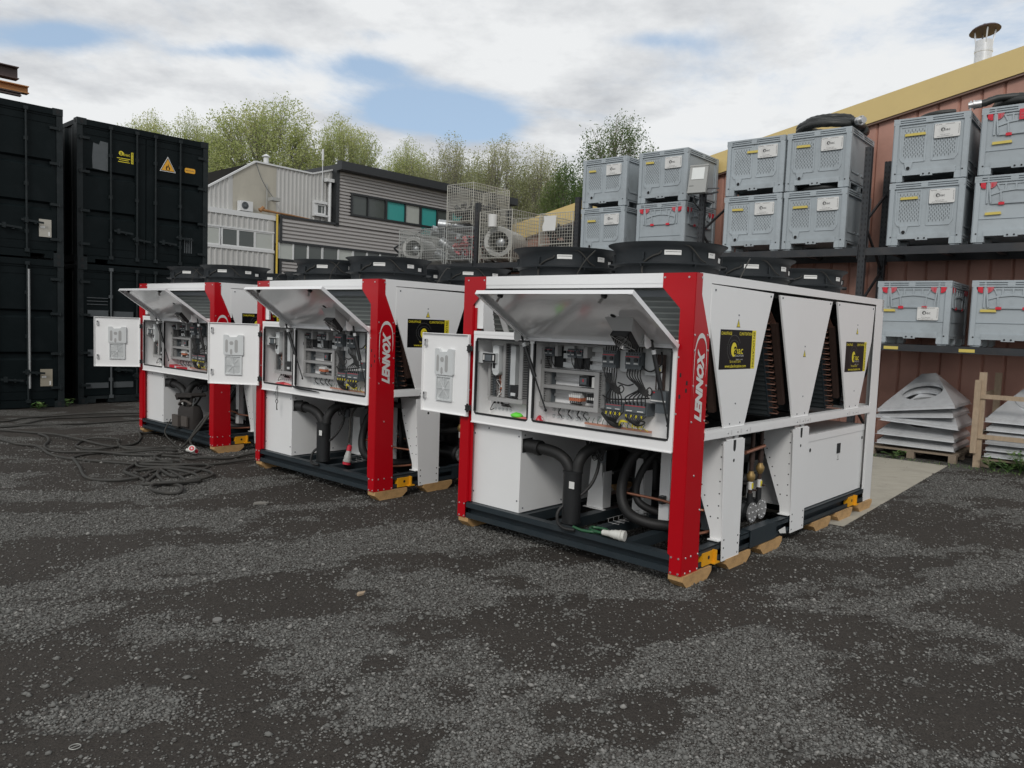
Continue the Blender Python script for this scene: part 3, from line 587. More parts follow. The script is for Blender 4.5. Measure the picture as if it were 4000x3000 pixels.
# ------------------------------------------------------------------ the chillers (built once, local: x along the front, y to the back)
def chiller():
    t = thing('chiller', '', 'chiller'); W = -2.19; L_ = 3.82; H = 2.12; z0 = .068
    P = lambda b, name, m_=None, **k: b.build(name, m_, k.pop('parent', t), **k)
    # timber skids
    sk = MB().prism([(0, .086), (0, .05), (.055, 0), (.335, 0), (.40, .05), (.40, .086)], 0, -.11, .005)
    for x in (0, W + .105):
        for y in (.0, .62, 1.2, 2.28, 2.85, 3.42):
            o = sk.build('timber_skid', WOOD, t, smooth=False) if (x, y) == (0, .0) else share(first, t, (0, 0, 0))
            if (x, y) == (0, .0): first = o
            o.location = (x + .012, y + .005 - (.0 if y else .0), GZ)
    # base frame
    def cbeam(a, b_, side, name='frame_beam'):
        a, b_ = Vector(a), Vector(b_); d = (b_ - a).normalized(); n = Vector(side); m_ = MB(); h = .135; l = (b_ - a).length / 2; mid = (a + b_) / 2
        m_.obox(mid - n * .03 + Vector((0, 0, h / 2)), d * l, n * .005, (0, 0, h / 2))
        for zz in (.006, h - .006): m_.obox(mid + Vector((0, 0, zz)), d * l, n * .032, (0, 0, .006))
        for zz in (.025, h - .025): m_.obox(mid + n * .028 + Vector((0, 0, zz)), d * l, n * .004, (0, 0, .019))
        return P(m_, name, FRAME, smooth=False)
    cbeam((W + .095, .035, z0), (-.09, .035, z0), (0, -1, 0)); cbeam((W + .1, L_ - .035, z0), (-.1, L_ - .035, z0), (0, 1, 0))
    cbeam((-.035, .07, z0), (-.035, L_ - .07, z0), (1, 0, 0)); cbeam((W + .035, .07, z0), (W + .035, L_ - .07, z0), (-1, 0, 0))
    for x in (-1.52, -1.18, -.86, -.5): P(B(x - .04, x + .04, .075, L_ - .075, z0 + .05, z0 + .128), 'cross_member', FRAME, smooth=False)
    for y in (1.25, 2.5): P(B(W + .075, -.075, y, y + .07, z0 - .0, z0 + .048), 'cross_member', FRAME, smooth=False)
    P(MB().box(.003, .009, 1.03, 1.5, .072, .2075).box(-.07, .009, 1.03, 1.5, .2055, .2115), 'splice_plate', FRAME, smooth=False)
    for y in (.29, 3.17):
        P(MB().m(YELLOW).box(-.04, .006, y, y + .15, .078, .17).box(-.02, .03, y + .15, y + .165, .085, .175).box(-.01, .035, y + .12, y + .2, .078, .088).m(VOID).cyl((.0065, y + .085, .13), (.008, y + .085, .13), .014, 10), 'lifting_lug', None, smooth=False)
    # red corner posts: front plate and side plate, folded along one edge
    def post(mx):                                                   # mx: x -> mirrored x for the left post
        b = MB()
        pts = [(0, z0), (-.09, z0), (-.09, .2), (-.106, .205), (-.106, 1.88), (-.25, 2.022), (-.25, H), (0, H)]
        pts = [(mx(x), z) for x, z in pts]
        b.prism(pts, 1, -.004, 0)
        ys = [(0, z0), (.231, z0), (.217, .6), (.214, 1.69), (.08, 1.98), (.08, H), (0, H)]
        xx = sorted((mx(.004), mx(0.))); b.prism(ys, 0, xx[0], xx[1])
        xx = sorted((mx(-.106), mx(-.110))); b.box(xx[0], xx[1], 0, .05, .21, 1.88)
        return b
    pr = P(post(lambda x: x), 'corner_post', RED, smooth=False); pl = P(post(lambda x: W - x), 'corner_post', RED, smooth=False)
    P(MB().box(W + .108, W + .145, .012, .016, .215, 1.862).box(W + .110, W + .114, -.0, .016, .215, 1.862), 'post_return', RED, smooth=False)
    rv = MB()
    for x, z in ((-.235, 2.09), (-.05, 2.09), (-.1, 1.555), (-.1, 1.17), (-.077, .187), (-.077, .081), (-.02, .187), (-.02, .081)):
        rv.dome((x, -.004, z), .0085, (0, -1, 0)); rv.dome((W - x, -.004, z), .0085, (0, -1, 0))
    for y, z in ((.072, 2.09), (.012, 1.708), (.185, 1.709), (.022, 1.604), (.197, 1.605), (.026, 1.366), (.201, 1.364), (.026, 1.123), (.203, 1.122), (.205, .5), (.1, .75), (.05, .187), (.05, .081), (.12, .187), (.12, .081), (.215, .187), (.215, .081)):
        rv.dome((.004, y, z), .0085, (1, 0, 0))
    P(rv, 'rivets', SILVER, parent=pr, kind='stuff')
    ho = MB()
    for x, z in ((-.078, 1.435), (-.027, 1.385), (-.03, 1.335), (-.078, 1.29)): ho.prism([(x - .006, z - .014), (x + .006, z - .014), (x + .006, z + .014), (x - .006, z + .014)], 1, -.0055, -.0042)
    P(ho, 'slots', VOID, parent=pr, smooth=False, kind='stuff')
    lg = MB(); lg.text('LENNOX', (.0045, .108, 1.368), (0, 0, 1), (0, -1, 0), .47, .098, shear=.36, bold=.06)
    oc = [(.039, 1.285), (.0235, 1.366), (.019, 1.48), (.022, 1.594), (.038, 1.66), (.065, 1.705), (.102, 1.722), (.14, 1.708), (.168, 1.665), (.184, 1.6), (.188, 1.5), (.181, 1.416)]
    th = [.0, .004, .006, .010, .018, .027, .034, .027, .016, .010, .006, .0]; oc = [Vector((0, a, b_)) for a, b_ in oc]; cen = Vector((0, .1, 1.5)); vs = []
    oc2 = catmull(oc, 4); th2 = np.interp(np.linspace(0, 1, len(oc2)), np.linspace(0, 1, len(th)), th)
    for p, q in zip(oc2, th2): d_ = (cen - p).normalized(); vs += [(.006, p.y, p.z), (.006, p.y + d_.y * q, p.z + d_.z * q)]
    lg.add(vs, [(2 * i, 2 * i + 1, 2 * i + 3, 2 * i + 2) for i in range(len(oc2) - 1)])
    P(lg, 'logo', SILINK, parent=pr, smooth=False)
    # far posts, left side frame
    for x0, x1 in ((-.11, 0), (W, W + .11)): P(MB().prism([(3.605, .07), (L_, .07), (L_, 2.06), (3.595, 2.06)], 0, x1 - .006 if x1 == 0 else x0, x1 if x1 == 0 else x0 + .006).box(x0, x1, L_ - .006, L_, .07, 2.06), 'rear_post', WHITE, smooth=False)
    P(B(-.006, -.002, 3.56, 3.598, .2, .98), 'post_strip', WHITE, smooth=False)
    # top rails
    tf = MB().box(W + .25, -.25, 0, .004, 2.05, 2.118).box(W + .25, -.25, 0, .05, 2.114, 2.12).box(W + .25, -.25, .003, .012, 2.022, 2.05).box(W + .25, -.25, .012, .05, 2.022, 2.026); P(tf, 'front_top_rail', WHITE, smooth=False)
    ts = MB(); ts.prism([(.0802, H), (.0802, 1.979), (.2142, 1.689), (.232, 1.689), (.214, 2.062), (3.59, 2.064), (3.59, 2.06), (L_, 2.06), (L_, H)], 0, -.004, 0); ts.box(-.05, 0, .08, L_, 2.1202, 2.124); P(ts, 'side_top_rail', WHITE, smooth=False)
    P(MB().box(W, W + .004, .08, L_, 2.0, H).box(W, W + .05, .08, L_, 2.1202, 2.124).box(W, 0, L_ - .05, L_, 2.0, H), 'rear_top_rail', WHITE, smooth=False)
    P(B(W + .05, -.05, .05, L_ - .05, 2.112, 2.117), 'fan_deck', WHITE, smooth=False)
    # V panels on the side
    pan = (([(.2145, 1.789), (.216, 2.056), (1.195, 2.045), (.816, 1.052), (.503, 1.045)], 'a'), ([(1.312, 2.04), (2.416, 2.04), (2.02, 1.052), (1.70, 1.045)], 'b'), ([(2.531, 2.045), (3.545, 2.045), (3.508, 1.69), (3.254, 1.052), (2.927, 1.048)], 'c'))
    for k, (pts, _) in enumerate(pan):
        o = P(MB().prism(pts, 0, -.012, .003), 'side_panel', WHITE, smooth=False)
        y_, z_ = ((.631, 1.80), (1.86, 1.58), (3.088, 1.79))[k]
        wl = MB().m(INK).prism([(y_ - .028, z_ - .028), (y_ + .028, z_ - .028), (y_, z_ + .034)], 0, .003, .0042).m(SYELLOW).prism([(y_ - .02, z_ - .022), (y_ + .02, z_ - .022), (y_, z_ + .022)], 0, .0042, .005).m(INK).prism([(y_ - .004, z_ - .016), (y_ + .006, z_ + .0), (y_ - .003, z_ + .0), (y_ + .003, z_ + .014), (y_ - .006, z_ - .002), (y_ + .002, z_ - .002)], 0, .005, .0055)
        P(wl, 'shock_warning_label', None, parent=o, smooth=False)
        sc = MB(); ymin, ymax = pts[1][0] if k == 0 else pts[0][0], (1.195, 2.416, 3.545)[k]
        for y in (ymin + .05, ymax - .05): sc.dome((.003, y, 2.02), .009, (1, 0, 0))
        for y in (sum(p[0] for p in pts[-2:]) / 2 - .08, sum(p[0] for p in pts[-2:]) / 2 + .08): sc.dome((.003, y, 1.075), .007, (1, 0, 0))
        sc.dome((.003, y_ + .0, z_ + .06), .007, (1, 0, 0)); sc.dome((.003, y_ + .02, 1.22), .007, (1, 0, 0))
        P(sc, 'screws', DGREY, parent=o, kind='stuff')
        if k != 1:
            a0, zz = ((.367, 1.47), (2.815, 1.405))[k // 2]; w_, h_ = .558, .284; X = .0035
            s = MB().m(SBLACK).box(.003, X, a0, a0 + .495, zz, zz + h_).m(SYELLOW).box(.003, X, a0 + .495, a0 + w_, zz, zz + h_)
            Q = lambda u, v, e=0: (X + e, a0 + u, zz + v); rg, uu = (0, 1, 0), (0, 0, 1)
            s.text('CHAUFFAGE', Q(.09, .257), rg, uu, .16, .023, bold=.01).text('CLIMATISATION', Q(.385, .257), rg, uu, .2, .023, bold=.01)
            s.add([Q(.215 + .043 * math.cos(a), .142 + .051 * math.sin(a), .0008) for a in np.linspace(0, 2 * PI, 28, endpoint=False)], [tuple(range(28))])
            s.text('bac', Q(.298, .137), rg, uu, .115, .055, bold=.008).text('Tél: 01.64.07.78.78', Q(.24, .055), rg, uu, .17, .017).text('www.abaclocation.com', Q(.25, .024), rg, uu, .33, .023, bold=.008)
            s.m(SBLACK); s.text('a', Q(.236, .135, .001), rg, uu, .046, .06, bold=.015).text('EN LOCATION', Q(.5265, .142), (0, 0, -1), (0, 1, 0), .255, .03)
            s.m(SILINK); s.text('LOCATION', Q(.305, .098), rg, uu, .125, .014).text('industrie - events', Q(.305, .072), rg, uu, .11, .009)
            s.m(mat('dim_print', (.16, .16, .155), .5))
            for rr, e in ((.075, .8), (.1, .95)):
                v = []
                for a in np.linspace(PI * .12, PI * 1.72, 30): v += [Q(.215 + rr * math.cos(a), .15 + rr * e * math.sin(a), .0006), Q(.215 + (rr + .002) * math.cos(a), .15 + (rr + .002) * e * math.sin(a), .0006)]
                s.add(v, [(2 * i, 2 * i + 1, 2 * i + 3, 2 * i + 2) for i in range(29)])
            P(s, 'rental_sticker', None, parent=o, smooth=False)
    # mid rail
    P(MB().box(-.05, .012, .213, 3.6, 1.035, 1.052).box(.008, .013, .213, 3.6, .985, 1.035).box(-.03, .008, .213, 3.6, .98, .985), 'mid_rail', WHITE, smooth=False)
    ms = MB()
    for y in (.55, .7, .85, 1.78, 1.9, 2.0, 2.95, 3.1, 3.2): ms.dome((.013, y, 1.01), .008, (1, 0, 0)).box(.0125, .0135, y + .05, y + .056, .995, 1.028)
    P(ms, 'rail_fasteners', SILVER, kind='stuff')
    P(MB().box(W - .01, W + .03, .2, 3.6, .98, 1.052).box(W + .1, -.1, L_ - .02, L_, .98, 1.05), 'rear_mid_rail', WHITE, smooth=False)
    # legs: face plate plus a tapered web that runs inwards
    def leg(y0, y1, mx):
        b = MB(); xx = sorted((mx(.006), mx(.012))); b.prism([(y0 + .06, .062), (y1, .062), (y1 - .005, .95), (y0, .95)], 0, xx[0], xx[1])
        b.prism([(mx(.008), .215), (mx(.008), .948), (mx(-.30), .948), (mx(-.25), .72), (mx(-.09), .28), (mx(-.085), .215)], 1, y0 + .052, y0 + .058)
        xx = sorted((mx(.006), mx(-.2))); b.box(xx[0], xx[1], y1 - .012, y1 - .006, .22, .94)
        xx = sorted((mx(-.09), mx(.0))); b.box(xx[0], xx[1], y0 + .02, y0 + .055, .2135, .22); xx = sorted((mx(-.04), mx(.0))); b.box(xx[0], xx[1], y1 - .01, y1 + .03, .2135, .22)
        xx = sorted((mx(-.18), mx(.006))); b.box(xx[0], xx[1], y0 + .06, y1 - .02, .951, .958)
        o = P(b, 'support_leg', WHITE, smooth=False)
        if mx(1) > 0:
            h = MB()
            yc = (y0 + y1) / 2; h.prism([(yc - .02, .90), (yc - .016, .875), (yc, .865), (yc + .016, .875), (yc + .02, .90), (yc + .02, .951), (yc - .02, .951)], 0, .0115, .0128)
            h.cyl((.0122, yc, .80), (.0128, yc, .80), .013, 10)
            for z in (.16, .09, .22): h.cyl((.0122, y0 + .08, z), (.0135, y0 + .08, z), .007, 8).cyl((.0122, y1 - .03, z), (.0135, y1 - .03, z), .007, 8)
            for i in range(7): h.cyl((-.09 - .028 * i, y0 + .0515, .38 + .075 * i), (-.09 - .028 * i, y0 + .0505, .38 + .075 * i), .006, 6); h.cyl((-.03, y0 + .0515, .38 + .09 * i), (-.03, y0 + .0505, .38 + .09 * i), .006, 6)
            P(h, 'holes', VOID, parent=o, smooth=False, kind='stuff')
            P(MB().cyl((-.02, yc + .07, .958), (-.02, yc + .07, .985), .025, 10).box(-.12, -.0, yc - .12, yc - .02, .958, .982), 'rail_clamp', SILVER, parent=o)
    for mx in (lambda x: x, lambda x: W - x):
        leg(.50, .83, mx); leg(1.715, 2.05, mx)
    leg(2.95, 3.28, lambda x: W - x)
    # electric pump cabinet low on the side, cabinet behind the front
    pc = MB().box(-.55, -.035, 2.095, 3.59, .21, .80).box(-.55, -.03, 2.095, 3.59, .801, .862); o = P(pc, 'side_cabinet', WHITE, smooth=False)
    P(MB().box(-.0345, -.028, 2.865, 2.945, .632, .725), 'latch_recess', VOID, parent=o, smooth=False)
    P(MB().cyl((-.035, 2.215, .722), (-.032, 2.215, .722), .018, 10).cyl((-.035, 3.545, .726), (-.032, 3.545, .726), .016, 10), 'key_holes', VOID, parent=o, smooth=False)
    P(MB().m(INK).prism([(2.885, .565), (2.935, .565), (2.91, .612)], 0, -.035, -.034).m(WHITE).prism([(2.893, .571), (2.927, .571), (2.91, .602)], 0, -.034, -.0335), 'shock_warning_label', None, parent=o, smooth=False)
    cb = P(MB().box(W + .098, -1.535, .055, 1.25, .205, .878).box(W + .098, -1.55, .05, 1.25, .878, .9), 'equipment_cabinet', WHITE, smooth=False)
    cs = MB()
    for x, z in ((W + .13, .8), (-1.56, .83), (W + .13, .3), (-1.56, .3), (-1.9, .86)): cs.dome((x, .055, z), .008, (0, -1, 0))
    for y in (.1, .6, 1.1): cs.dome((-1.535, y, .24), .008, (1, 0, 0)); cs.dome((-1.535, y, .84), .008, (1, 0, 0))
    P(cs, 'screws', DGREY, parent=cb, kind='stuff')
    P(MB().m(VOID).box(-1.5345, -1.53, .07, .19, .70, .815), 'pipe_opening', None, parent=cb, smooth=False)
    # refrigerant and water plant underneath
    P(MB().cyl((-1.07, .15, .205), (-1.07, .15, .6), .073, 20).lathe((-1.07, .15, 0), [(.078, .6), (.078, .615), (.066, .618), (.02, .618)], 20).lathe((-1.07, .15, 0), [(.076, .205), (.076, .22), (.07, .222), (.07, .21)], 20), 'suction_accumulator', BLACK)
    P(MB().box(-1.045, -.995, .0755, .078, .49, .545), 'paper_label', PAPER, smooth=False)
    P(MB().cyl((-1.53, .13, .755), (-1.40, .13, .752), .057, 14).tube([(-1.41, .13, .752), (-1.25, .13, .74), (-1.15, .135, .70), (-1.105, .145, .64), (-1.10, .15, .6)], .046, 12, smooth=5).cyl((-1.43, .13, .753), (-1.39, .13, .752), .062, 14), 'insulated_pipe', RUBBER)
    P(MB().tube([(-1.04, .16, .6), (-1.03, .18, .7), (-.98, .26, .79), (-.85, .5, .83), (-.5, .9, .84), (-.3, 1.6, .84)], .045, 12, smooth=5), 'insulated_pipe', RUBBER)
    P(MB().tube([(-.62, .75, .9), (-.78, .58, .75), (-.84, .5, .52), (-.78, .45, .34), (-.62, .45, .26), (-.42, .6, .23), (-.3, .9, .23)], .042, 12, smooth=6), 'black_hose', RUBBER)
    P(MB().tube([(-.55, .85, .93), (-.72, .7, .7), (-.77, .6, .5), (-.7, .56, .36), (-.5, .7, .27)], .03, 10, smooth=6), 'black_hose', RUBBER)
    P(MB().tube([(-.98, .4, .87), (-.95, .3, .6), (-.99, .2, .45), (-1.12, .08, .32), (-1.1, .02, .24), (-1.0, -.03, .207), (-.9, -.02, .206)], .013, 8, smooth=6), 'power_cable', RUBBER)
    for xa, xb, y, hh in ((-1.345, -1.175, .72, .62), (-.98, -.86, .86, .66)):
        P(MB().prism([(xa - .0, .205), (xb + .0, .205), (xb - .03, hh), (xa + .03, hh)], 1, y, y + .006).box(xb - .012, xb - .006, y, y + .12, .205, hh - .1).box(xa - .02, xb + .03, y - .03, y, .2, .206), 'inner_bracket', WHITE, smooth=False)
    P(MB().box(-.56, -.47, .60, .605, .205, .93).box(-.56, -.555, .60, .66, .205, .93).box(-.475, -.47, .60, .66, .205, .93).box(-.585, -.445, .57, .60, .2, .206), 'inner_post', WHITE, smooth=False)
    for pts, r_ in (([(-.84, .5, .44), (-.5, .55, .425), (-.34, .53, .41), (-.14, .62, .40)], .0115), ([(-.7, .85, .46), (-.3, .85, .43), (-.1, .9, .42)], .010), ([(-.25, .25, .27), (-.16, .4, .255), (-.10, .63, .26)], .011), ([(-.10, 1.08, .80), (-.10, 1.42, .825)], .015)):
        P(MB().tube(pts, r_, 8, smooth=4), 'copper_pipe', COPPER)
    P(B(-.535, -.495, .545, .6, .395, .455), 'pipe_clamp', BLACK, smooth=False)
    vp = MB()
    for y, zz in ((1.27, .42), (1.43, .44)):
        vp.m(DCOPPER).cyl((-.13, y, zz + .02), (-.13, y, .98), .017, 10).m(BRASS).lathe((-.13, y, .585 if y < 1.3 else .635), [(.012, -.05), (.026, -.03), (.034, -.01), (.034, .015), (.022, .03), (.02, .045)], 12).m(DCOPPER).cyl((-.13, y, .70), (-.13, y, .78), .023, 10).cyl((-.13, y, zz + .06), (-.08, y + .01, zz + .06), .008, 8).m(PAPER).cyl((-.13, y, .48), (-.13, y, .545), .0185, 10).m(SYELLOW).box(-.114, -.108, y - .01, y + .008, .49, .535).m(BLACK).cyl((-.13, y, zz - .08), (-.13, y, zz + .03), .024, 10)
    P(vp, 'liquid_line', None)
    for y, zz in ((1.27, .295), (1.437, .30)):
        o = P(MB().cyl((-.75, y, zz), (-.11, y, zz), .068, 18).lathe((0, y, zz), [(.068, -.2), (.085, -.19), (.085, -.165), (.068, -.15)], 18, 'x'), 'heat_exchanger', BLACK)
        f = MB().cyl((-.11, y, zz), (-.095, y, zz), .082, 20)
        for a in np.linspace(0, 2 * PI, 8, endpoint=False): f.dome((-.095, y + .066 * math.cos(a), zz + .066 * math.sin(a)), .011, (1, 0, 0))
        f.dome((-.095, y, zz), .011, (1, 0, 0)); P(f, 'end_flange', SILVER, parent=o)
    for x, y in ((-1.25, 1.5), (-.82, 1.75), (-1.3, 2.1), (-.85, 2.35)): P(MB().lathe((x, y, .2), [(.15, 0), (.15, .06), (.13, .08), (.13, .42), (.11, .5), (.05, .54)], 16), 'compressor', BLACK)
    for a_, b_, r_ in (((-1.7, 1.4, .55), (-1.7, 3.5, .55), .2), ((-.45, 1.0, .72), (-.45, 2.0, .72), .12)): P(MB().cyl(a_, b_, r_, 18), 'insulated_vessel', RUBBER)
    P(MB().cyl((-.72, 1.2, .2), (-.72, 1.2, .9), .13, 16), 'liquid_receiver', BLACK)
    for pts, r_ in (([(-1.35, .9, .9), (-1.3, .8, .8), (-1.0, .6, .86), (-.6, .5, .88), (-.25, .5, .86)], .03), ([(-.5, .9, .9), (-.55, .75, .8), (-.45, .7, .5), (-.5, .75, .24)], .026), ([(-.35, .85, .93), (-.33, .7, .75), (-.28, .65, .5), (-.35, .8, .23)], .022), ([(-.95, .9, .85), (-.7, 1.0, .6), (-.3, 1.0, .55), (-.2, 1.5, .55)], .035)): P(MB().tube(pts, r_, 10, smooth=5), 'insulated_pipe', RUBBER)
    P(MB().box(-.42, -.25, .8, .98, .2, .55).box(-.40, -.27, .79, .8, .42, .52), 'starter_box', DGREY, smooth=False)
    P(MB().lathe((-.95, .36, .72), [(.02, -.05), (.035, -.04), (.035, .04), (.02, .05)], 12).cyl((-.95, .36, .77), (-.95, .36, .83), .012, 8), 'shut_off_valve', DGREY)
    P(B(W + .06, -.06, .26, 3.74, .965, .972), 'shade_deck', BLACK, smooth=False)  # unseen black deck added to keep the compartment below dark
    P(MB().box(W + .05, -.6, 2.9, 2.92, .21, .96), 'rear_partition', DGREY, smooth=False)
    wt = MB()
    for k in range(8): wt.tube([(-.9 + .05 * math.sin(k), .5, .905 - .01 * k), (-.75, .48, .86 - .012 * k), (-.6 + .03 * math.cos(k), .6, .9 - .01 * k)], .006, 5, smooth=4)
    for k in range(14): wt.tube([(-1.02 + .04 * math.sin(k * 2.1), .28 + .02 * math.cos(k), .90), (-.98 + .05 * math.cos(k * 1.7), .26, .80 + .03 * math.sin(k)), (-.93 + .05 * math.sin(k), .27, .74 + .04 * math.cos(k * 1.3)), (-.9 + .03 * math.cos(k), .3, .79)], .004, 5, smooth=4)
    P(wt, 'hanging_wires', RUBBER, kind='stuff')
    tr = MB()
    for k in range(7): tr.tube([(-.86, .36 + .07 * k, .245), (-.86, .36 + .07 * k, .215), (-.76, .36 + .07 * k, .215), (-.76, .36 + .07 * k, .245)], .0018, 4)
    for x, z in ((-.86, .245), (-.76, .245), (-.81, .213)): tr.tube([(x, .34, z), (x, .8, z)], .0018, 4)
    P(tr, 'cable_tray', GREY, kind='stuff')
    # condenser coils: leaning slabs, tubes across, U bends at the end
    def coil(yb, yt, front=False):
        a, b_ = Vector((0, yb, 1.06)), Vector((0, yt, 2.05)); d = (b_ - a).normalized(); n = Vector((0, d.z, -d.y)) * (1 if yt > yb else 1); n = Vector((0, -d.z, d.y)) if yt < yb else Vector((0, d.z, -d.y))
        x0, x1 = (W + .1, -.17); mid = (a + b_) / 2; h = (b_ - a).length / 2
        m_ = MB().obox((mid.x + (x0 + x1) / 2, mid.y, mid.z), ((x1 - x0) / 2, 0, 0), d * h, n * .045); o = P(m_, 'condenser_coil', COIL if front else COIL_SHADED, smooth=False)  # inner coils take the fin colour darkened for shade
        tb = MB(); out = -1 if yt < yb else -1
        side = n if (n.y < 0) == (yt < yb) else -n
        k = 24
        for i in range(k):
            c = a + d * (2 * h * (i + .5) / k)
            for sg in (-1, 1): tb.obox((c.x + (x0 + x1) / 2, c.y + n.y * .047 * sg, c.z + n.z * .047 * sg), ((x1 - x0) / 2, 0, 0), d * .006, n * .004)
        P(tb, 'coil_tubes', mat('coil_tube', (.21, .23, .22), .5, .1) if front else COIL_SHADED, parent=o, smooth=False, kind='stuff')
        P(MB().obox((-.166, mid.y, mid.z), (.004, 0, 0), d * h, n * .05), 'end_plate', FRAME, parent=o, smooth=False)
        ub = MB()
        for i in range(20):
            c = a + d * (2 * h * (i + .5) / 20)
            ub.tube([c + Vector((-.165 + q, 0, 0)) + n * s_ + d * (.012 * (1 - abs(s_) / .03)) * -1 for q, s_ in ((0, -.03), (.035, -.028), (.058, -.012), (.058, .012), (.035, .028), (0, .03))], .0065, 6)
        P(ub, 'u_bends', UBEND, parent=o, kind='stuff')
        hd = MB().m(DCOPPER).bar(a + d * .1 + Vector((-.075, 0, 0)) - n * .02, b_ - d * .25 + Vector((-.075, 0, 0)) - n * .02, .045, .045); 
        hd.m(UBEND)
        for i in range(5): hd.tube([b_ - d * .27 + Vector((-.06 - i * .012, 0, 0)) - n * .02, b_ - d * (.12 - .008 * i) + Vector((-.1 - i * .02, 0, 0))], .005, 5)
        P(hd, 'header_pipe', None, parent=o)
    for k, c in enumerate((.66, 1.86, 3.09)):
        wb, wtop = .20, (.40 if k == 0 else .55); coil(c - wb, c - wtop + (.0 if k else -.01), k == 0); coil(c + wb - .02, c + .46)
    P(MB().box(W + .11, W + .21, .02, .026, 1.69, 2.0).box(W + .11, W + .114, .026, .1, 1.69, 2.0), 'filler_plate', WHITE, smooth=False)
    P(MB().bar((W + .22, .13, 2.0), (W + .32, .2, 1.66), .05, .012, (0, 1, 0)), 'coil_stay', GREY, smooth=False)
    P(MB().box(W + .2, -.12, .13, .16, 1.965, 2.01).m(DGREY), 'coil_top_angle', GREY, smooth=False)
    # control enclosure
    ex0, ex1, ez0, ez1, ey, ed = W + .146, -.107, .905, 1.64, -.022, .27
    fr = MB(); lo = (-2.013, -1.418, .98, 1.607); ro = (-1.372, -.142, .985, 1.612)
    f_ = lambda a, b_, c, d: fr.box(a, b_, ey, ey + .012, c, d)
    f_(ex0, ex1, 1.6121, ez1); f_(ex0, ex1, ez0, .98); f_(ex0, lo[0], .98, 1.6121); f_(lo[1], ro[0], .98, 1.6121); f_(ro[1], ex1, .98, 1.6121); f_(lo[0], lo[1], 1.607, 1.6121)
    fr.box(ex0, ex1, ey + .012, ed, ez0, ez0 + .008).box(ex0, ex1, ey + .012, ed, ez1 - .008, ez1).box(ex0, ex0 + .006, ey + .012, ed, ez0 + .008, ez1 - .008).box(ex1 - .006, ex1, ey + .012, ed, ez0 + .008, ez1 - .008)
    fr.box(ex0 + .006, ex1 - .006, ed - .006, ed, ez0 + .008, ez1 - .008).box(lo[1] + .02, lo[1] + .026, ey + .012, ed - .006, ez0 + .008, ez1 - .008)
    fr.box(ex0, ex1, ey - .003, ey + .06, ez1 + .001, ez1 + .03).box(ex0, ex1, ey - .012, ey, ez0 - .004, ez0 + .004)
    E_ = P(fr, 'control_enclosure', WHITEIN, smooth=False)
    ga = MB()
    for (a, b_, c, d) in (lo, ro):
        for q in ((a - .006, a + .008, c, d), (b_ - .008, b_ + .006, c, d)): ga.box(q[0], q[1], ey - .008, ey + .02, q[2] + .02, q[3] - .02)
        for q in (c, d): ga.box(a + .014, b_ - .014, ey - .008, ey + .02, q - .006 if q == c else q - .008, q + .008 if q == c else q + .006)
        for (cx, sx) in ((a + .014, -1), (b_ - .014, 1)):
            for (cz, sz) in ((c + .014, -1), (d - .014, 1)):
                ga.tube([(cx, ey + .006, cz + sz * .013), (cx + sx * .009, ey + .006, cz + sz * .009), (cx + sx * .013, ey + .006, cz - sz * .004)], .0085, 6)
    P(ga, 'door_gasket', BLACK, parent=E_, smooth=False)
    K = lambda b, n, m_=None, **k: P(b, n, m_, parent=E_, **k)
    # left bay
    K(MB().box(-2.035, -1.975, .04, .12, 1.405, 1.498).box(-1.975, -1.83, .045, .12, 1.41, 1.492), 'display_housing', LGREY, smooth=False)
    K(MB().m(BLACK).box(-1.972, -1.835, .03, .045, 1.415, 1.488).m(DGREY).box(-1.945, -1.87, .0285, .03, 1.425, 1.475).m(PAPER).box(-1.966, -1.952, .0285, .03, 1.43, 1.475).box(-1.858, -1.842, .0285, .03, 1.43, 1.475), 'control_display', None, smooth=False)
    K(MB().m(LGREY).box(-1.89, -1.82, .08, .2, 1.45, 1.555).box(-1.892, -1.815, .075, .2, 1.345, 1.45).cyl((-1.853, .08, 1.345), (-1.853, .2, 1.345), .038, 14).m(VOID).box(-1.884, -1.855, .073, .076, 1.365, 1.43), 'controller_holder', None, smooth=False)
    def duct(x0, x1, za, zb, y0=.13, name='cable_duct', slots=True):
        v = (zb - za) > (x1 - x0); b = MB().m(GREY); b.box(x0, x1, y0 + .002, .262, za, zb)
        if slots:
            b.m(GREY)
            if v:
                for i in range(int((zb - za) / .014)): b.m(VOID).box(x1, x1 + .0015, y0 + .012, y0 + .09, za + .008 + i * .014, za + .014 + i * .014).m(GREY)
        b.box(x0 - .001, x1 + .001, y0 - .004, y0 + .002, za, zb); return K(b, name, None, smooth=False)
    duct(-1.965, -1.575, 1.088, 1.122); duct(-1.805, -1.778, 1.126, 1.575); duct(-1.97, -1.945, 1.126, 1.4); duct(-1.62, -1.585, 1.126, 1.57)
    sl = MB()
    for i in range(20): sl.box(-1.944, -1.912, .17, .19, 1.132 + i * .0135, 1.139 + i * .0135)
    for i in range(32): sl.box(-1.772, -1.722, .17, .19, 1.132 + i * .0135, 1.139 + i * .0135)
    K(sl, 'duct_fingers', DGREY, smooth=False, kind='stuff'); K(B(-1.944, -1.912, .19, .262, 1.13, 1.4), 'duct_wall', GREY, smooth=False); K(B(-1.772, -1.722, .19, .262, 1.13, 1.57), 'duct_wall', GREY, smooth=False)
    K(B(-1.735, -1.68, .15, .26, 1.237, 1.555), 'white_cover', LGREY, smooth=False); K(MB().m(BLACK).box(-1.708, -1.622, .12, .26, 1.145, 1.232).m(LGREY).box(-1.7, -1.65, .115, .12, 1.15, 1.175), 'transformer', None, smooth=False)
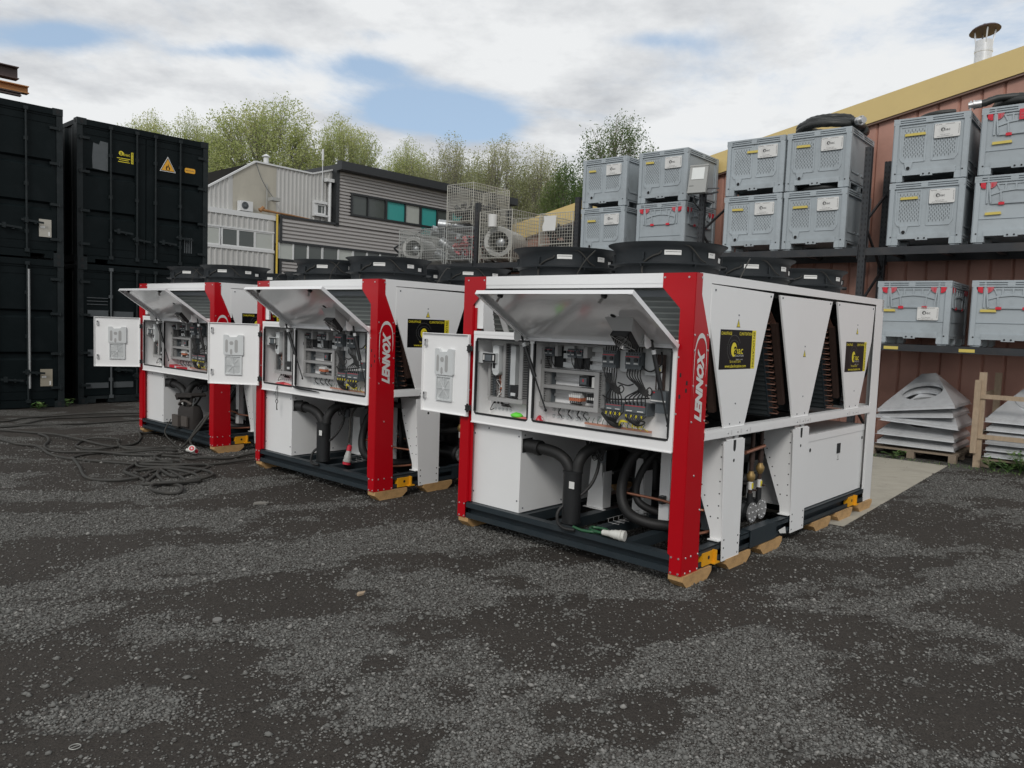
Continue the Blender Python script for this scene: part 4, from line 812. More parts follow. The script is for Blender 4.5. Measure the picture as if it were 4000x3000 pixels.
    K(MB().m(ORANGE).box(-1.875, -1.81, .2, .25, 1.14, 1.32).m(PAPER).box(-1.846, -1.832, .17, .2, 1.145, 1.34).box(-1.87, -1.82, .175, .19, 1.285, 1.29), 'terminal_strip', None, smooth=False)
    wr = MB()
    rr = random.Random(3)
    for i in range(26):
        x, z = -1.9 + rr.random() * .12, 1.15 + rr.random() * .2; wr.m((BLACK, DCOPPER, ORANGE, GREY, PAPER)[i % 5]).tube([(x, .17, z), (x + rr.uniform(-.03, .03), .14, z + rr.uniform(-.04, .02)), (x + rr.uniform(-.05, .05), .18, z + rr.uniform(-.08, .03))], .003, 4, smooth=3)
    K(wr, 'thin_wires', None, kind='stuff')
    gl = MB().m(LGREY)
    for x in (-1.965, -1.92, -1.88, -1.835, -1.79): gl.lathe((x, .255, 1.014), [(.013, 0), (.013, .008), (.008, .009), (.007, -.004)][::-1], 12, 'y')
    for j in range(8): gl.lathe((-1.32 + .047 * j, .255, 1.066), [(.007, -.012), (.009, -.012), (.014, 0), (.014, .008)], 12, 'y').lathe((-1.32 + .047 * j, .255, 1.017), [(.007, -.012), (.009, -.012), (.014, 0), (.014, .008)], 12, 'y')
    for x, z, r_ in ((-1.446, 1.066, .018), (-1.44, 1.02, .018), (-.872, 1.038, .022), (-.78, 1.035, .028)): gl.lathe((x, .255, z), [(r_ * .5, -.012), (r_ * .7, -.012), (r_, 0), (r_, .008)], 14, 'y')
    K(gl, 'cable_glands', None, kind='stuff')
    gw = MB().tube([(-1.97, .24, 1.07), (-1.985, .22, 1.03), (-1.99, .21, 1.0), (-1.965, .235, 1.013)], .004, 5, smooth=4)
    for x in (-1.965, -1.925, -1.885): gw.cyl((x, .24, 1.066), (x, .25, 1.066), .009, 8)
    for i in range(7): gw.tube([(-1.86 + .012 * i, .22, 1.065), (-1.85 + .015 * i, .2, 1.05 + .006 * (i % 3)), (-1.83 + .012 * i, .22, 1.045)], .005, 5, smooth=3)
    for j, x in enumerate((-1.226, -1.13, -1.04, -.98)): gw.tube([(x + .01, .2, 1.09), (x - .005, .19, 1.055), (x + .012, .2, 1.035), (x, .24, 1.017)], .005, 5, smooth=4)
    K(gw, 'gland_wires', RUBBER, kind='stuff')
    # right bay
    duct(-1.43, -1.386, 1.128, 1.56, .135); duct(-1.385, -1.36, 1.128, 1.56, .135); duct(-1.358, -.853, 1.374, 1.398); duct(-1.358, -.853, 1.245, 1.272); duct(-1.43, -.815, 1.099, 1.131, .12); duct(-.853, -.815, 1.131, 1.4, .12)
    sl = MB()
    for z_a, z_b in ((1.275, 1.37), (1.135, 1.242)):
        for i in range(int((z_b - z_a) / .0095)): sl.box(-1.357, -1.312, .16, .185, z_a + i * .0095, z_a + .0055 + i * .0095)
    for i in range(28): sl.box(-.813, -.775, .15, .17, 1.135 + i * .0095, 1.1405 + i * .0095)
    K(sl, 'duct_fingers', GREY, smooth=False, kind='stuff'); K(B(-1.357, -1.312, .185, .262, 1.132, 1.372), 'duct_wall', DGREY, smooth=False); K(B(-.813, -.775, .17, .262, 1.131, 1.4), 'duct_wall', DGREY, smooth=False)
    def breaker(x0, x1, za, zb, y0, poles=2, band=None, knob=True):
        b = MB().m(DGREY).box(x0, x1, y0 + .02, .26, za, zb).box(x0 + .006, x1 - .006, y0, y0 + .02, za + (zb - za) * .22, zb - (zb - za) * .22)
        w_ = (x1 - x0) / poles
        for i in range(poles):
            c = x0 + w_ * (i + .5)
            if knob: b.m(BLACK).cyl((c, y0 - .012, (za + zb) / 2 + .008), (c, y0, (za + zb) / 2 + .008), w_ * .24, 10)
            b.m(PAPER).box(c - w_ * .27, c + w_ * .27, y0 - .002, y0, za + (zb - za) * .3, za + (zb - za) * .38)
            for k in range(3): b.m(VOID).cyl((x0 + w_ * (i + (k + .5) / 3), y0 + .018, zb - (zb - za) * .1), (x0 + w_ * (i + (k + .5) / 3), y0 + .0195, zb - (zb - za) * .1), w_ * .1, 6)
        if band: b.m(band).box(x0 + .008, x1 - .008, y0 - .001, y0 + .001, zb - (zb - za) * .27, zb - (zb - za) * .23)
        return K(b, 'circuit_breaker', None, smooth=False)
    breaker(-1.362, -1.272, 1.497, 1.565, .12, 2, BINRED); breaker(-1.135, -1.055, 1.497, 1.565, .12, 2, BINRED); breaker(-1.045, -.98, 1.497, 1.565, .12, 1, BINRED)
    breaker(-.78, -.66, 1.445, 1.57, .08, 2, BINRED); breaker(-.578, -.446, 1.445, 1.565, .08, 2, BINRED)
    for mt_, q in ((GREY, (-1.256, -1.228, .13, .26, 1.5, 1.585)), (GREY, (-.976, -.94, .13, .26, 1.5, 1.585)), (LGREY, (-.655, -.59, .16, .26, 1.42, 1.6)), (LGREY, (-.44, -.35, .16, .26, 1.41, 1.6))): K(B(*q), 'auxiliary_relay', mt_, smooth=False)
    for q in ((-1.30, -1.215, 1.41, 1.575), (-1.10, -1.03, 1.41, 1.5), (-1.0, -.955, 1.41, 1.575)): K(B(q[0], q[1], .2, .25, q[2], q[3]), 'black_backplate', BLACK, smooth=False)
    for z in (1.565, 1.505, 1.435): K(B(-1.21, -1.105, .2, .24, z - .02, z + .02), 'blank_cover', LGREY, smooth=False)
    K(MB().m(BINPINK).box(-1.414, -1.396, .12, .134, 1.47, 1.53).m(DCOPPER).box(-1.416, -1.394, .125, .134, 1.53, 1.56).m(BLACK).box(-1.416, -1.392, .12, .134, 1.43, 1.465), 'phase_relay', None, smooth=False); K(MB().m(LGREY).box(-1.414, -1.394, .12, .134, 1.36, 1.42).m(GREY).box(-1.412, -1.396, .115, .12, 1.2, 1.35), 'slim_relay', None, smooth=False)
    st = MB()
    for z in (1.575, 1.505, 1.44): st.box(-.955, -.84, .21, .225, z - .027, z + .01)
    K(st, 'blank_cover', LGREY, smooth=False)
    K(MB().box(-1.3, -.9, .22, .235, 1.31, 1.335).box(-1.3, -.87, .22, .235, 1.18, 1.205), 'din_rail', SILVER, smooth=False)
    K(MB().m(BLACK).box(-1.0, -.91, .12, .25, 1.285, 1.365).m(DGREY).box(-.985, -.925, .105, .12, 1.3, 1.35).m(BINRED).box(-.96, -.95, .104, .105, 1.32, 1.34).m(PAPER).box(-.885, -.862, .13, .2, 1.28, 1.36), 'contactor', None, smooth=False)
    tb = MB()
    for i in range(6): x = -1.10 + i * .019; tb.m(PAPER).box(x, x + .016, .13, .2, 1.192, 1.212).m(ORANGE).box(x, x + .016, .135, .23, 1.165, 1.192).m(GREY).box(x, x + .016, .16, .23, 1.212, 1.228)
    for i in range(4): x = -.93 + i * .018; tb.m(BLACK).box(x, x + .013, .14, .23, 1.16, 1.23).m(PAPER).box(x + .002, x + .011, .135, .14, 1.185, 1.205)
    K(tb, 'terminal_block', None, smooth=False)
    breaker(-.74, -.592, 1.125, 1.19, .1, 2, BINRED, False); breaker(-.575, -.385, 1.115, 1.205, .1, 2, BINRED, False)
    K(MB().m(DGREY).box(-.352, -.228, .1, .26, 1.225, 1.305).box(-.318, -.235, .12, .26, 1.15, 1.225).m(BINRED).box(-.345, -.318, .098, .1, 1.29, 1.299).m(PAPER).box(-.35, -.23, .098, .1, 1.232, 1.242), 'main_switch', None, smooth=False)
    K(MB().m(DCOPPER).box(-.355, -.28, .18, .19, 1.31, 1.56).m(SILVER).box(-.34, -.33, .17, .18, 1.31, 1.43).box(-.31, -.30, .17, .18, 1.31, 1.43), 'busbar_cover', None, smooth=False)
    K(MB().m(PAPER).box(-.352, -.297, .155, .158, 1.441, 1.487).m(SYELLOW).prism([(-.345, 1.446), (-.304, 1.446), (-.3245, 1.481)], 1, .153, .155).m(INK).prism([(-.327, 1.452), (-.32, 1.464), (-.325, 1.464), (-.322, 1.474), (-.330, 1.461), (-.325, 1.461)], 1, .152, .153), 'shock_warning_label', None, smooth=False)
    K(MB().m(BUS).box(-.985, -.385, .215, .225, .990, 1.007).m(PAPER), 'earth_bar', None, smooth=False)
    wi = MB().m(RUBBER)
    for g, (xa, xb, xm) in enumerate(((-.775, -.725, -.66), (-.575, -.555, -.42))):
        for i in range(6):
            a = (-.765 + i * .021, -.565 + i * .022)[g]; b_ = (-.73 + i * .026, -.56 + i * .033)[g]; q = xm + (i - 3) * .012
            wi.tube([(a, .12, 1.447), (a + .005, .11, 1.39), (q - .02, .1, 1.335), (q, .1, 1.30), (b_, .1, 1.24), (b_, .11, 1.19)], .0052, 6, smooth=5)
            wi.tube([(a, .13, 1.57), (a, .13, 1.60)], .0055, 6)
        for k in range(5): wi.tube([(xm - .03, .085, 1.33 - .006 * k), (xm + .01, .075, 1.315 - .01 * k), (xm + .05, .09, 1.30 - .01 * k), (xm + .01, .1, 1.31 - .006 * k)], .0055, 6, smooth=4)
        wi.tube([(xm + .03, .09, 1.30), (xm + .06, .09, 1.325), (xm + .085, .09, 1.30), (xm + .065, .09, 1.27), (xm + .04, .09, 1.285)], .005, 6, smooth=4)
    wi.tube([(-.775, .12, 1.235), (-.7, .1, 1.215), (-.55, .1, 1.225), (-.36, .1, 1.25)], .006, 6, smooth=5).tube([(-.64, .11, 1.34), (-.55, .1, 1.325), (-.5, .1, 1.34)], .005, 6, smooth=4)
    wi.tube([(-.48, .15, 1.5), (-.42, .12, 1.45), (-.36, .12, 1.44), (-.29, .13, 1.5), (-.3, .14, 1.58)], .006, 6, smooth=5)
    wi.tube([(-.79, .15, 1.1), (-.73, .13, 1.06), (-.68, .13, 1.03), (-.65, .2, 1.015)], [.012, .017, .02, .022], 8, smooth=5)
    for i in range(9): wi.tube([(-.735 + i * .018, .12, 1.125), (-.72 + i * .012, .1, 1.08), (-.67, .15, 1.02)], .005, 5, smooth=4)
    for i in range(10): wi.tube([(-.56 + i * .019, .12, 1.118), (-.545 + i * .014, .09, 1.085), (-.48 + i * .004, .1, 1.05), (-.46, .14, 1.03)], .0055, 5, smooth=4)
    wi.tube([(-.48, .09, 1.06), (-.42, .08, 1.05), (-.38, .08, 1.075), (-.42, .09, 1.085)], .006, 6, smooth=4)
    for x in (-1.34, -1.3, -1.1, -1.05, -1.0, -.97): wi.tube([(x, .15, 1.495), (x + .01, .15, 1.45), (x + .035, .16, 1.41)], .004, 5, smooth=3)
    for i in range(6): wi.tube([(-1.095 + i * .019, .17, 1.165), (-1.09 + i * .019, .14, 1.15), (-1.07 + i * .019, .15, 1.14)], .004, 5, smooth=3)
    K(wi, 'black_wires', None, kind='stuff')
    yw = MB().m(SYELLOW)
    for i in range(4): yw.tube([(-.645, .17, 1.02 + i * .005), (-.6, .12, 1.055 + i * .004), (-.54, .11, 1.06)], .005, 5, smooth=4)
    for i in range(0, 8, 2): yw.cyl((-.73 + i * .02, .105, 1.103), (-.727 + i * .02, .1, 1.122), .006, 6).cyl((-.555 + i * .022, .105, 1.09), (-.552 + i * .022, .1, 1.115), .0065, 6)
    for i in range(5): yw.cyl((-.5 + i * .018, .12, 1.03), (-.498 + i * .02, .11, 1.05), .006, 6)
    for k in range(4): yw.tube([(-.62 + .05 * k, .2, 1.04), (-.6 + .05 * k, .2, 1.02), (-.59 + .06 * k, .21, 1.0)], .0025, 4)
    K(yw, 'yellow_ferrules', None, kind='stuff')
    ew = MB().m(GREENW)
    for i in range(12): x = -.95 + i * .045; ew.tube([(x, .22, 1.005), (x + .005, .2, 1.02), (x + .02, .2, 1.05)], .003, 4, smooth=3)
    K(ew, 'earth_wires', None, kind='stuff')
    E_.scale = (1, .74, 1)
    # open door on the left, folded flat against the post
    D = P(MB().m(WHITEIN).box(-2.665, -2.078, -.026, -.02, .944, 1.636).box(-2.665, -2.078, -.045, -.026, .944, .950).box(-2.665, -2.078, -.045, -.026, 1.630, 1.636).box(-2.665, -2.659, -.045, -.026, .95, 1.63).box(-2.092, -2.078, -.045, -.026, .95, 1.63), 'enclosure_door', None, smooth=False)
    pk = MB().m(LGREY); px = lambda u: -2.485 + .229 * u; pz = lambda v: 1.276 + .227 * v
    pk.prism([(px(u), pz(v)) for u, v in ((0, .05), (.03, 0), (.97, 0), (1, .05), (1, .97), (.97, 1), (.74, 1), (.66, .9), (.28, .88), (.2, 1), (.03, 1), (0, .97))], 1, -.052, -.026)
    pk.m(GREY)
    def slot(u0, u1, v0, v1): 
        c = [(px(u0), pz(v0 + .06)), (px(u0 + .04), pz(v0)), (px(u1 - .04), pz(v0)), (px(u1), pz(v0 + .06)), (px(u1), pz(v1 - .06)), (px(u1 - .04), pz(v1)), (px(u0 + .04), pz(v1)), (px(u0), pz(v1 - .06))]; pk.prism(c, 1, -.0535, -.0515)
    slot(.1, .23, .12, .76); slot(.57, .73, .12, .76); slot(.34, .45, .02, .3); slot(.31, .5, .5, .68); P(pk, 'document_pocket', None, parent=D, smooth=False)
    gr = MB().m(LGREY); gx0, gx1, gz0, gz1 = -2.473, -2.274, 1.052, 1.268; gcx, gcz = (gx0 + gx1) / 2, (gz0 + gz1) / 2
    gr.box(gx0, gx1, -.034, -.026, gz0, gz1)
    for q in ((gx0, gx0 + .012, gz0, gz1), (gx1 - .018, gx1, gz0, gz1), (gx0 + .012, gx1 - .018, gz0, gz0 + .012), (gx0 + .012, gx1 - .018, gz1 - .012, gz1)): gr.box(q[0], q[1], -.046, -.034, q[2], q[3])
    for i in range(1, 9):
        rx, rz_ = .0105 * i + .004, .0115 * i + .004; v = []
        for a in np.linspace(0, 2 * PI, 25)[:-1]:
            for e in (0, .004): v.append((max(gx0 + .012, min(gx1 - .018, gcx + (rx + e) * math.cos(a))), -.044, max(gz0 + .012, min(gz1 - .012, gcz + (rz_ + e) * math.sin(a)))))
        gr.add(v, [(2 * j, 2 * j + 1, (2 * j + 3) % 48, (2 * j + 2) % 48) for j in range(24)])
    for dx, dz in ((1, 0), (0, 1), (.68, .73), (.68, -.73)): gr.bar((gcx - dx * .085, -.044, gcz - dz * .098), (gcx + dx * .085, -.044, gcz + dz * .098), .005, .004, (0, 1, 0))
    gr.cyl((gcx, -.047, gcz), (gcx, -.04, gcz), .012, 10); P(gr, 'filter_grille', None, parent=D, smooth=False)
    for z in (1.53, 1.06): P(MB().m(SILVER).cyl((-2.62, -.05, z), (-2.62, -.026, z), .014, 10).box(-2.63, -2.61, -.052, -.03, z + .005, z + .05).m(BLACK).box(-2.625, -2.615, -.054, -.026, z + .03, z + .05), 'door_latch', None, parent=D)
    for z in (1.52, 1.02): P(MB().box(-2.085, -2.05, -.055, -.02, z - .022, z + .022).cyl((-2.066, -.05, z - .035), (-2.066, -.05, z + .035), .009, 8).cyl((-2.085, -.052, z + .016), (-2.07, -.06, z + .016), .007, 6).cyl((-2.085, -.052, z - .016), (-2.07, -.06, z - .016), .007, 6), 'door_hinge', BLACK, parent=D)
    # raised flap over the big bay
    fx0, fx1, FL = -1.455, -.09, .665
    flap = MB().m(WHITEIN).box(fx0, fx1, -FL, 0, .016, .02).box(fx0, fx1, -FL, -FL + .004, -.01, .016).box(fx0, fx1, -.004, 0, -.012, .016).box(fx0, fx0 + .004, -FL + .004, -.004, -.012, .016).box(fx1 - .004, fx1, -FL + .004, -.004, -.012, .016).box(fx0 + .004, fx0 + .03, -FL + .004, -.004, -.012, -.009).box(fx1 - .03, fx1 - .004, -FL + .004, -.004, -.012, -.009)
    Fp = P(flap, 'raised_flap', mat('flap_gloss', (.74, .745, .75), .12, var=.02, coat=.8), smooth=False); Fp.data.materials[0] = MATS['flap_gloss']
    Fp.location = (0, -.026, 1.622); Fp.rotation_euler = (R(-30), 0, 0)
    for x in (-1.27, -.36): P(MB().m(SILVER).bar((x + .02, -FL + .05, -.005), (x - .03, -FL + .09, -.018), .018, .012).m(BLACK).box(x + .012, x + .04, -FL + .03, -FL + .06, -.008, .0155), 'flap_latch', None, parent=Fp, smooth=False)
    P(MB().m(VOID).cyl((-.42, -.36, .0135), (-.42, -.36, .0159), .02, 12).m(SILVER).dome((-.465, -.36, .0159), .007, (0, 0, -1)).dome((-.375, -.36, .0159), .007, (0, 0, -1)), 'cable_hole', None, parent=Fp)
    hp = MB(); a = [(-.50, -.34, .0158), (-.27, -.34, .0158), (-.27, -.14, .0158), (-.50, -.14, .0158)]; b_ = [(-.455, -.26, -.045), (-.305, -.26, -.045), (-.305, -.13, -.075), (-.455, -.13, -.075)]
    hp.add(a + b_, [(0, 1, 5, 4), (1, 2, 6, 5), (2, 3, 7, 6), (3, 0, 4, 7), (4, 5, 6, 7)]); P(hp, 'fan_duct', GREY, parent=Fp, smooth=False)
    fc = Vector((-.38, -.195, -.06)); nn = (Vector(b_[1]) - Vector(b_[0])).cross(Vector(b_[3]) - Vector(b_[0])).normalized(); nn = nn if nn.z < 0 else -nn; ux = Vector((1, 0, 0)); uy = nn.cross(ux)
    fa = MB().m(BLACK)
    for sx, sy in ((1, 0), (-1, 0), (0, 1), (0, -1)): fa.obox(fc + nn * .022 + ux * sx * .068 + uy * sy * .068, ux * (.006 if sx else .074), uy * (.006 if sy else .074), nn * .02)
    for c in range(5): fa.obox(fc + nn * .02 + ux * math.cos(c * 1.257) * .035 + uy * math.sin(c * 1.257) * .035, ux * math.cos(c * 1.257) * .03 + uy * math.sin(c * 1.257) * .03, (uy * math.cos(c * 1.257) - ux * math.sin(c * 1.257)) * .012 + nn * .008, nn * .002)
    fa.cyl(fc + nn * .005, fc + nn * .04, .02, 12).m(SILVER)
    for r_ in (.02, .035, .05, .063): fa.tube([fc + nn * .046 + ux * r_ * math.cos(q) + uy * r_ * math.sin(q) for q in np.linspace(0, 2 * PI, 20)], .0014, 4, caps=False)
    for sx, sy in ((1, 1), (1, -1)): fa.tube([fc + nn * .044 + (ux * sx + uy * sy) * .066, fc + nn * .047, fc + nn * .044 - (ux * sx + uy * sy) * .066], .0018, 4)
    P(fa, 'cabinet_fan', None, parent=Fp)
    for x in (fx0 + .008, -.262): P(MB().prism([(-.04, -.009), (-.17, -.009), (-.13, -.07), (-.105, -.08), (-.085, -.07)], 0, x - .002, x + .002), 'strut_bracket', WHITE, parent=Fp, smooth=False)
    for a_, b2 in (((-1.449, -.09, 1.652), (-1.236, -.012, 1.082)), ((-.262, -.09, 1.652), (-.15, -.012, 1.085))):
        a_, b2 = Vector(a_), Vector(b2); m1 = a_.lerp(b2, .10); m2 = a_.lerp(b2, .15); m3 = a_.lerp(b2, .56)
        P(MB().m(BLACK).cyl(a_, m1, .009, 8).dome(a_, .016, (0, -1, 0), 8).m(LGREY).cyl(m1, m2, .016, 10).m(BLACK).cyl(m2, m3, .0165, 12).cyl(m3, b2, .006, 8).dome(b2, .013, (0, -1, 0), 8), 'gas_strut', None)
    # fans on the deck
    pf = [(.39, 2.118), (.39, 2.195), (.40, 2.203), (.447, 2.208), (.447, 2.214), (.402, 2.222), (.395, 2.30), (.41, 2.335), (.447, 2.358), (.450, 2.365), (.443, 2.366), (.405, 2.345), (.385, 2.31), (.38, 2.2), (.38, 2.118)]
    n0 = None
    for iy, y in enumerate((.60, 1.85, 3.10)):
        for ix, x in enumerate((-.60, -1.59)):
            if n0 is None:
                b = MB().lathe((0, 0, 0), pf, 56, close=True)
                for a in np.linspace(0.35, 2 * PI + .35, 7, endpoint=False): ca_, sa_ = math.cos(a), math.sin(a); b.obox((.402 * ca_, .402 * sa_, 2.262), (.012 * ca_, .012 * sa_, 0), (-.005 * sa_, .005 * ca_, 0), (0, 0, .026)); b.obox((.425 * ca_, .425 * sa_, 2.20), (.02 * ca_, .02 * sa_, 0), (-.003 * sa_, .003 * ca_, 0), (0, 0, .01))
                n0 = P(b, 'fan_cowl', COWL); n0.location = (x, y, 0); f0 = n0; me_f = n0.data
                def lab_(a, w_, z_a, z_b, rr, ink):
                    n_ = 4; v = []; lb = MB()
                    for i in range(n_ + 1): q = a + w_ * (i / n_ - .5); v += [(rr * math.cos(q), rr * math.sin(q), z_a), (rr * math.cos(q), rr * math.sin(q), z_b)]
                    lb.m(PAPER).add(v, [(2 * i, 2 * i + 2, 2 * i + 3, 2 * i + 1) for i in range(n_)]).m(INK)
                    for q in ink: lb.obox(((rr + .0007) * math.cos(q), (rr + .0007) * math.sin(q), z_b - .012), (-.02 * math.sin(q), .02 * math.cos(q), 0), (.0004 * math.cos(q), .0004 * math.sin(q), 0), (0, 0, .0015))
                    return P(lb, 'maker_label', None, parent=n0)
                fan_kids = [lab_(-.92, .3, 2.272, 2.306, .4025, (-1.0, -.9, -.83)), lab_(-.1, .2, 2.265, 2.302, .4025, (-.12,)), lab_(.22, .14, 2.24, 2.275, .402, ())]
                fan_kids.append(P(MB().tube([(.41 * math.cos(q), .41 * math.sin(q), z) for q, z in ((-1.12, 2.30), (-1.15, 2.28), (-1.28, 2.26), (-1.42, 2.22), (-1.46, 2.17), (-1.44, 2.12))], .006, 6, smooth=5), 'fan_cable', CABLEM, parent=n0))
                fan_kids.append(P(MB().tube([(.42 * math.cos(q), .42 * math.sin(q), z) for q, z in ((-.3, 2.225), (-.42, 2.25), (-.62, 2.33), (-.8, 2.35))], .005, 5, smooth=5), 'fan_cable', CABLEM, parent=n0))
                im = MB().m(BLACK).cyl((0, 0, 2.15), (0, 0, 2.3), .11, 18)
                for a in np.linspace(0, 2 * PI, 6, endpoint=False): ca_, sa_ = math.cos(a), math.sin(a); im.obox((.24 * ca_, .24 * sa_, 2.23), (.13 * ca_, .13 * sa_, 0), (-.07 * sa_, .07 * ca_, .03), (0, 0, .003))
                imp = P(im, 'fan_blades', None, parent=n0)
                gd = MB()
                for r_ in np.linspace(.08, .38, 10): gd.tube([(r_ * math.cos(q), r_ * math.sin(q), 2.352) for q in np.linspace(0, 2 * PI, 28)], .002, 3, caps=False)
                for a in np.linspace(0, PI, 5)[:-1]: gd.bar((-.42 * math.cos(a), -.42 * math.sin(a), 2.356), (.42 * math.cos(a), .42 * math.sin(a), 2.356), .004, .004)
                grd = P(gd, 'fan_guard', BLACK, parent=n0, smooth=False, kind='stuff')
            else:
                o = share(n0, t, (x, y, 0))
                for ch in fan_kids + [imp, grd]: share(ch, o, (0, 0, 0))
    # strings of cable between the fans
    P(MB().tube([(-1.25, .3, 2.118), (-1.15, .28, 2.24), (-1.06, .3, 2.33)], .005, 5, smooth=5).tube([(-.12, .85, 2.13), (-.1, .95, 2.28), (-.14, 1.05, 2.3)], .005, 5, smooth=5), 'deck_cable', CABLEM)
    return t, Fp
ch1, fp1 = chiller()
fixed = ((1.1894, 5.1819, .7392, 'nearest white chiller, on the concrete slab edge, whole red logo post in view'), (-1.2979, 7.4387, .7332, 'middle white chiller of the row, hung with a key and a red plug'), (-3.7178, 9.6968, .7317, 'farthest white chiller, with a tool bag and cables in its base'))
CH = []
for i, (x, y, a, lb_) in enumerate(fixed):
    o = ch1 if i == 0 else copy_tree(ch1)
    o.location = (x, y, 0); o.rotation_euler = (0, 0, -a); o['label'] = lb_; o['group'] = 'white and red chillers parked in a row'; CH.append(o)
    if i:
        for c in o.children:
            if c.name.startswith('raised_flap'): c.rotation_euler = (R(-34.5), 0, 0)
            if c.name.startswith('enclosure_door'):                 # these doors stand half open towards the yard
                q = R(39 if i == 1 else 61); hx, hy = -2.068, -.03
                c.rotation_euler = (0, 0, q); c.location = (hx - hx * math.cos(q) + hy * math.sin(q), hy - hx * math.sin(q) - hy * math.cos(q), 0)
def cw(i, x, y, z):
    X, Y, a = fixed[i][:3]; return (X + x * math.cos(a) + y * math.sin(a), Y - x * math.sin(a) + y * math.cos(a), z)

# ------------------------------------------------------------------ things around and in the chillers
def rack_pt(s, d, z): return (RK[0] + s * math.cos(RZ) - d * math.sin(RZ), RK[1] + s * math.sin(RZ) + d * math.cos(RZ), z)
def cable(label, pts, r=.015, group='black cables lying on the yard', rel=True, seed=0, mt=None, name='power_cable'):
    rn = random.Random(seed); P_ = []
    for p in pts:
        if len(p) == 2: P_.append((p[0], p[1], GZ + r + rn.choice((0, .0, .012, .024))))
        else: P_.append(p)
    o = MB().tube(P_, r, 8, smooth=7).build(name, mt or CABLEM); tag(o, label, 'cable', group); return o
cable('black cable running from the left edge, farthest one before the containers', [(-8.4, 11.0), (-7.70, 11.67), (-7.57, 12.07), (-7.40, 12.43), (-7.03, 12.68), (-6.6, 12.94), (-5.6, 13.3)], seed=1)
cable('black cable second from the containers on the open yard', [(-8.2, 10.3), (-7.37, 11.17), (-7.25, 11.50), (-7.19, 12.10), (-6.9, 12.45), (-6.18, 12.89), (-5.3, 13.1)], seed=2)
cable('black cable third from the containers, passing behind the farthest chiller', [(-8.2, 10.2), (-7.33, 11.11), (-7.07, 11.36), (-6.66, 11.44), (-6.43, 11.80), (-5.94, 12.37), (-5.0, 12.7)], seed=3)
cable('black cable from the left edge ending in the open loop before the coil', [(-7.9, 10.9), (-7.12, 10.79), (-6.75, 10.76), (-6.22, 10.52), (-5.68, 10.19), (-5.31, 10.0), (-5.0, 9.86), (-4.43, 9.84), (-4.19, 9.72), (-4.37, 9.62), (-4.67, 9.44), (-5.05, 9.32), (-5.1, 8.99), (-5.03, 8.90), (-4.73, 8.48), (-4.37, 7.97), (-4.08, 7.86), (-3.87, 7.94), (-3.83, 8.11), (-3.88, 8.35), (-3.8, 8.59), (-3.56, 8.84), (-3.42, 8.79), (-3.45, 8.36), (-3.54, 8.13), (-3.81, 8.43), (-3.72, 8.16), (-3.50, 7.87), (-3.36, 7.83), (-3.32, 7.9), (-3.61, 8.33), (-3.8, 8.55)], seed=4)
cable('long straight cable lying nearest the camera, from the left edge to the middle chiller', [(-7.0, 10.2), (-6.61, 10.01), (-6.22, 9.78), (-5.85, 9.56), (-5.45, 9.17), (-5.08, 8.94), (-4.68, 8.85), (-4.26, 8.78), (-3.95, 8.72), (-3.63, 8.74), (-3.42, 8.93), (-3.03, 9.25), (-2.6, 9.5)], seed=5)
cable('cable winding past the white plug to the middle chiller', [(-6.49, 10.64), (-6.21, 10.34), (-6.03, 10.1), (-5.88, 9.76), (-5.69, 9.5), (-5.44, 9.36), (-4.98, 9.32), (-4.59, 9.27), (-4.22, 9.30), (-4.0, 9.33), (-3.78, 9.17), (-3.64, 9.2), (-3.39, 9.35), (-3.16, 9.63), (-2.8, 9.8)], seed=6)
g3 = cw(2, -.45, .12, .5)
cable('cable looped before the farthest chiller and rising into its base', [(-5.1, 11.15), (-5.24, 11.03), (-5.23, 10.91), (-5.08, 10.63), (-4.92, 10.15), (-4.98, 9.92), (-5.05, 9.65), (-5.23, 9.6), (-5.46, 9.75), (-5.57, 9.94), (-5.65, 10.25), (-5.53, 10.34), (-5.22, 10.30), (-5.15, 10.15), (-4.89, 9.78), (-4.68, 9.71), (-4.46, 9.76), (-4.25, 9.95), cw(2, -.40, -.12, .12), cw(2, -.30, -.05, .3), cw(2, -.2, .15, .6), cw(2, -.15, .3, .8)], seed=7)
cable('second cable rising over the frame of the farthest chiller', [(-4.16, 9.09), (-4.23, 9.2), (-4.20, 9.3), (-4.1, 9.5), (-3.98, 9.75), cw(2, -.33, -.14, .12), cw(2, -.22, -.06, .3), cw(2, -.14, .12, .6), cw(2, -.1, .3, .8)], seed=8)
cable('cable crossing the middle of the coil', [(-4.16, 9.09), (-4.02, 8.99), (-3.87, 9.03), (-3.78, 8.88), (-3.85, 8.7), (-3.99, 8.63), (-4.13, 8.60), (-4.23, 8.74), (-4.24, 8.86), (-4.1, 8.89), (-3.9, 8.95)], seed=9, r=.014)
cable('coiled cable heap on the yard before the chillers', [(-4.25, 8.74), (-4.13, 8.3), (-4.06, 8.17), (-3.77, 7.95), (-3.67, 7.74), (-3.5, 7.71), (-3.3, 7.81), (-3.2, 7.92), (-3.24, 8.08), (-3.39, 8.33), (-3.6, 8.40), (-3.81, 8.51), (-3.78, 8.3), (-3.68, 7.83), (-3.58, 7.73), (-3.36, 7.77), (-3.2, 7.55), (-3.18, 7.41), (-3.35, 7.38), (-3.46, 7.45), (-3.52, 7.61), (-3.49, 7.74), (-3.3, 7.9), (-3.15, 8.15), (-3.3, 8.5), (-3.6, 8.6), (-3.9, 8.5), (-4.05, 8.35), (-3.9, 8.1)], seed=10, r=.016)
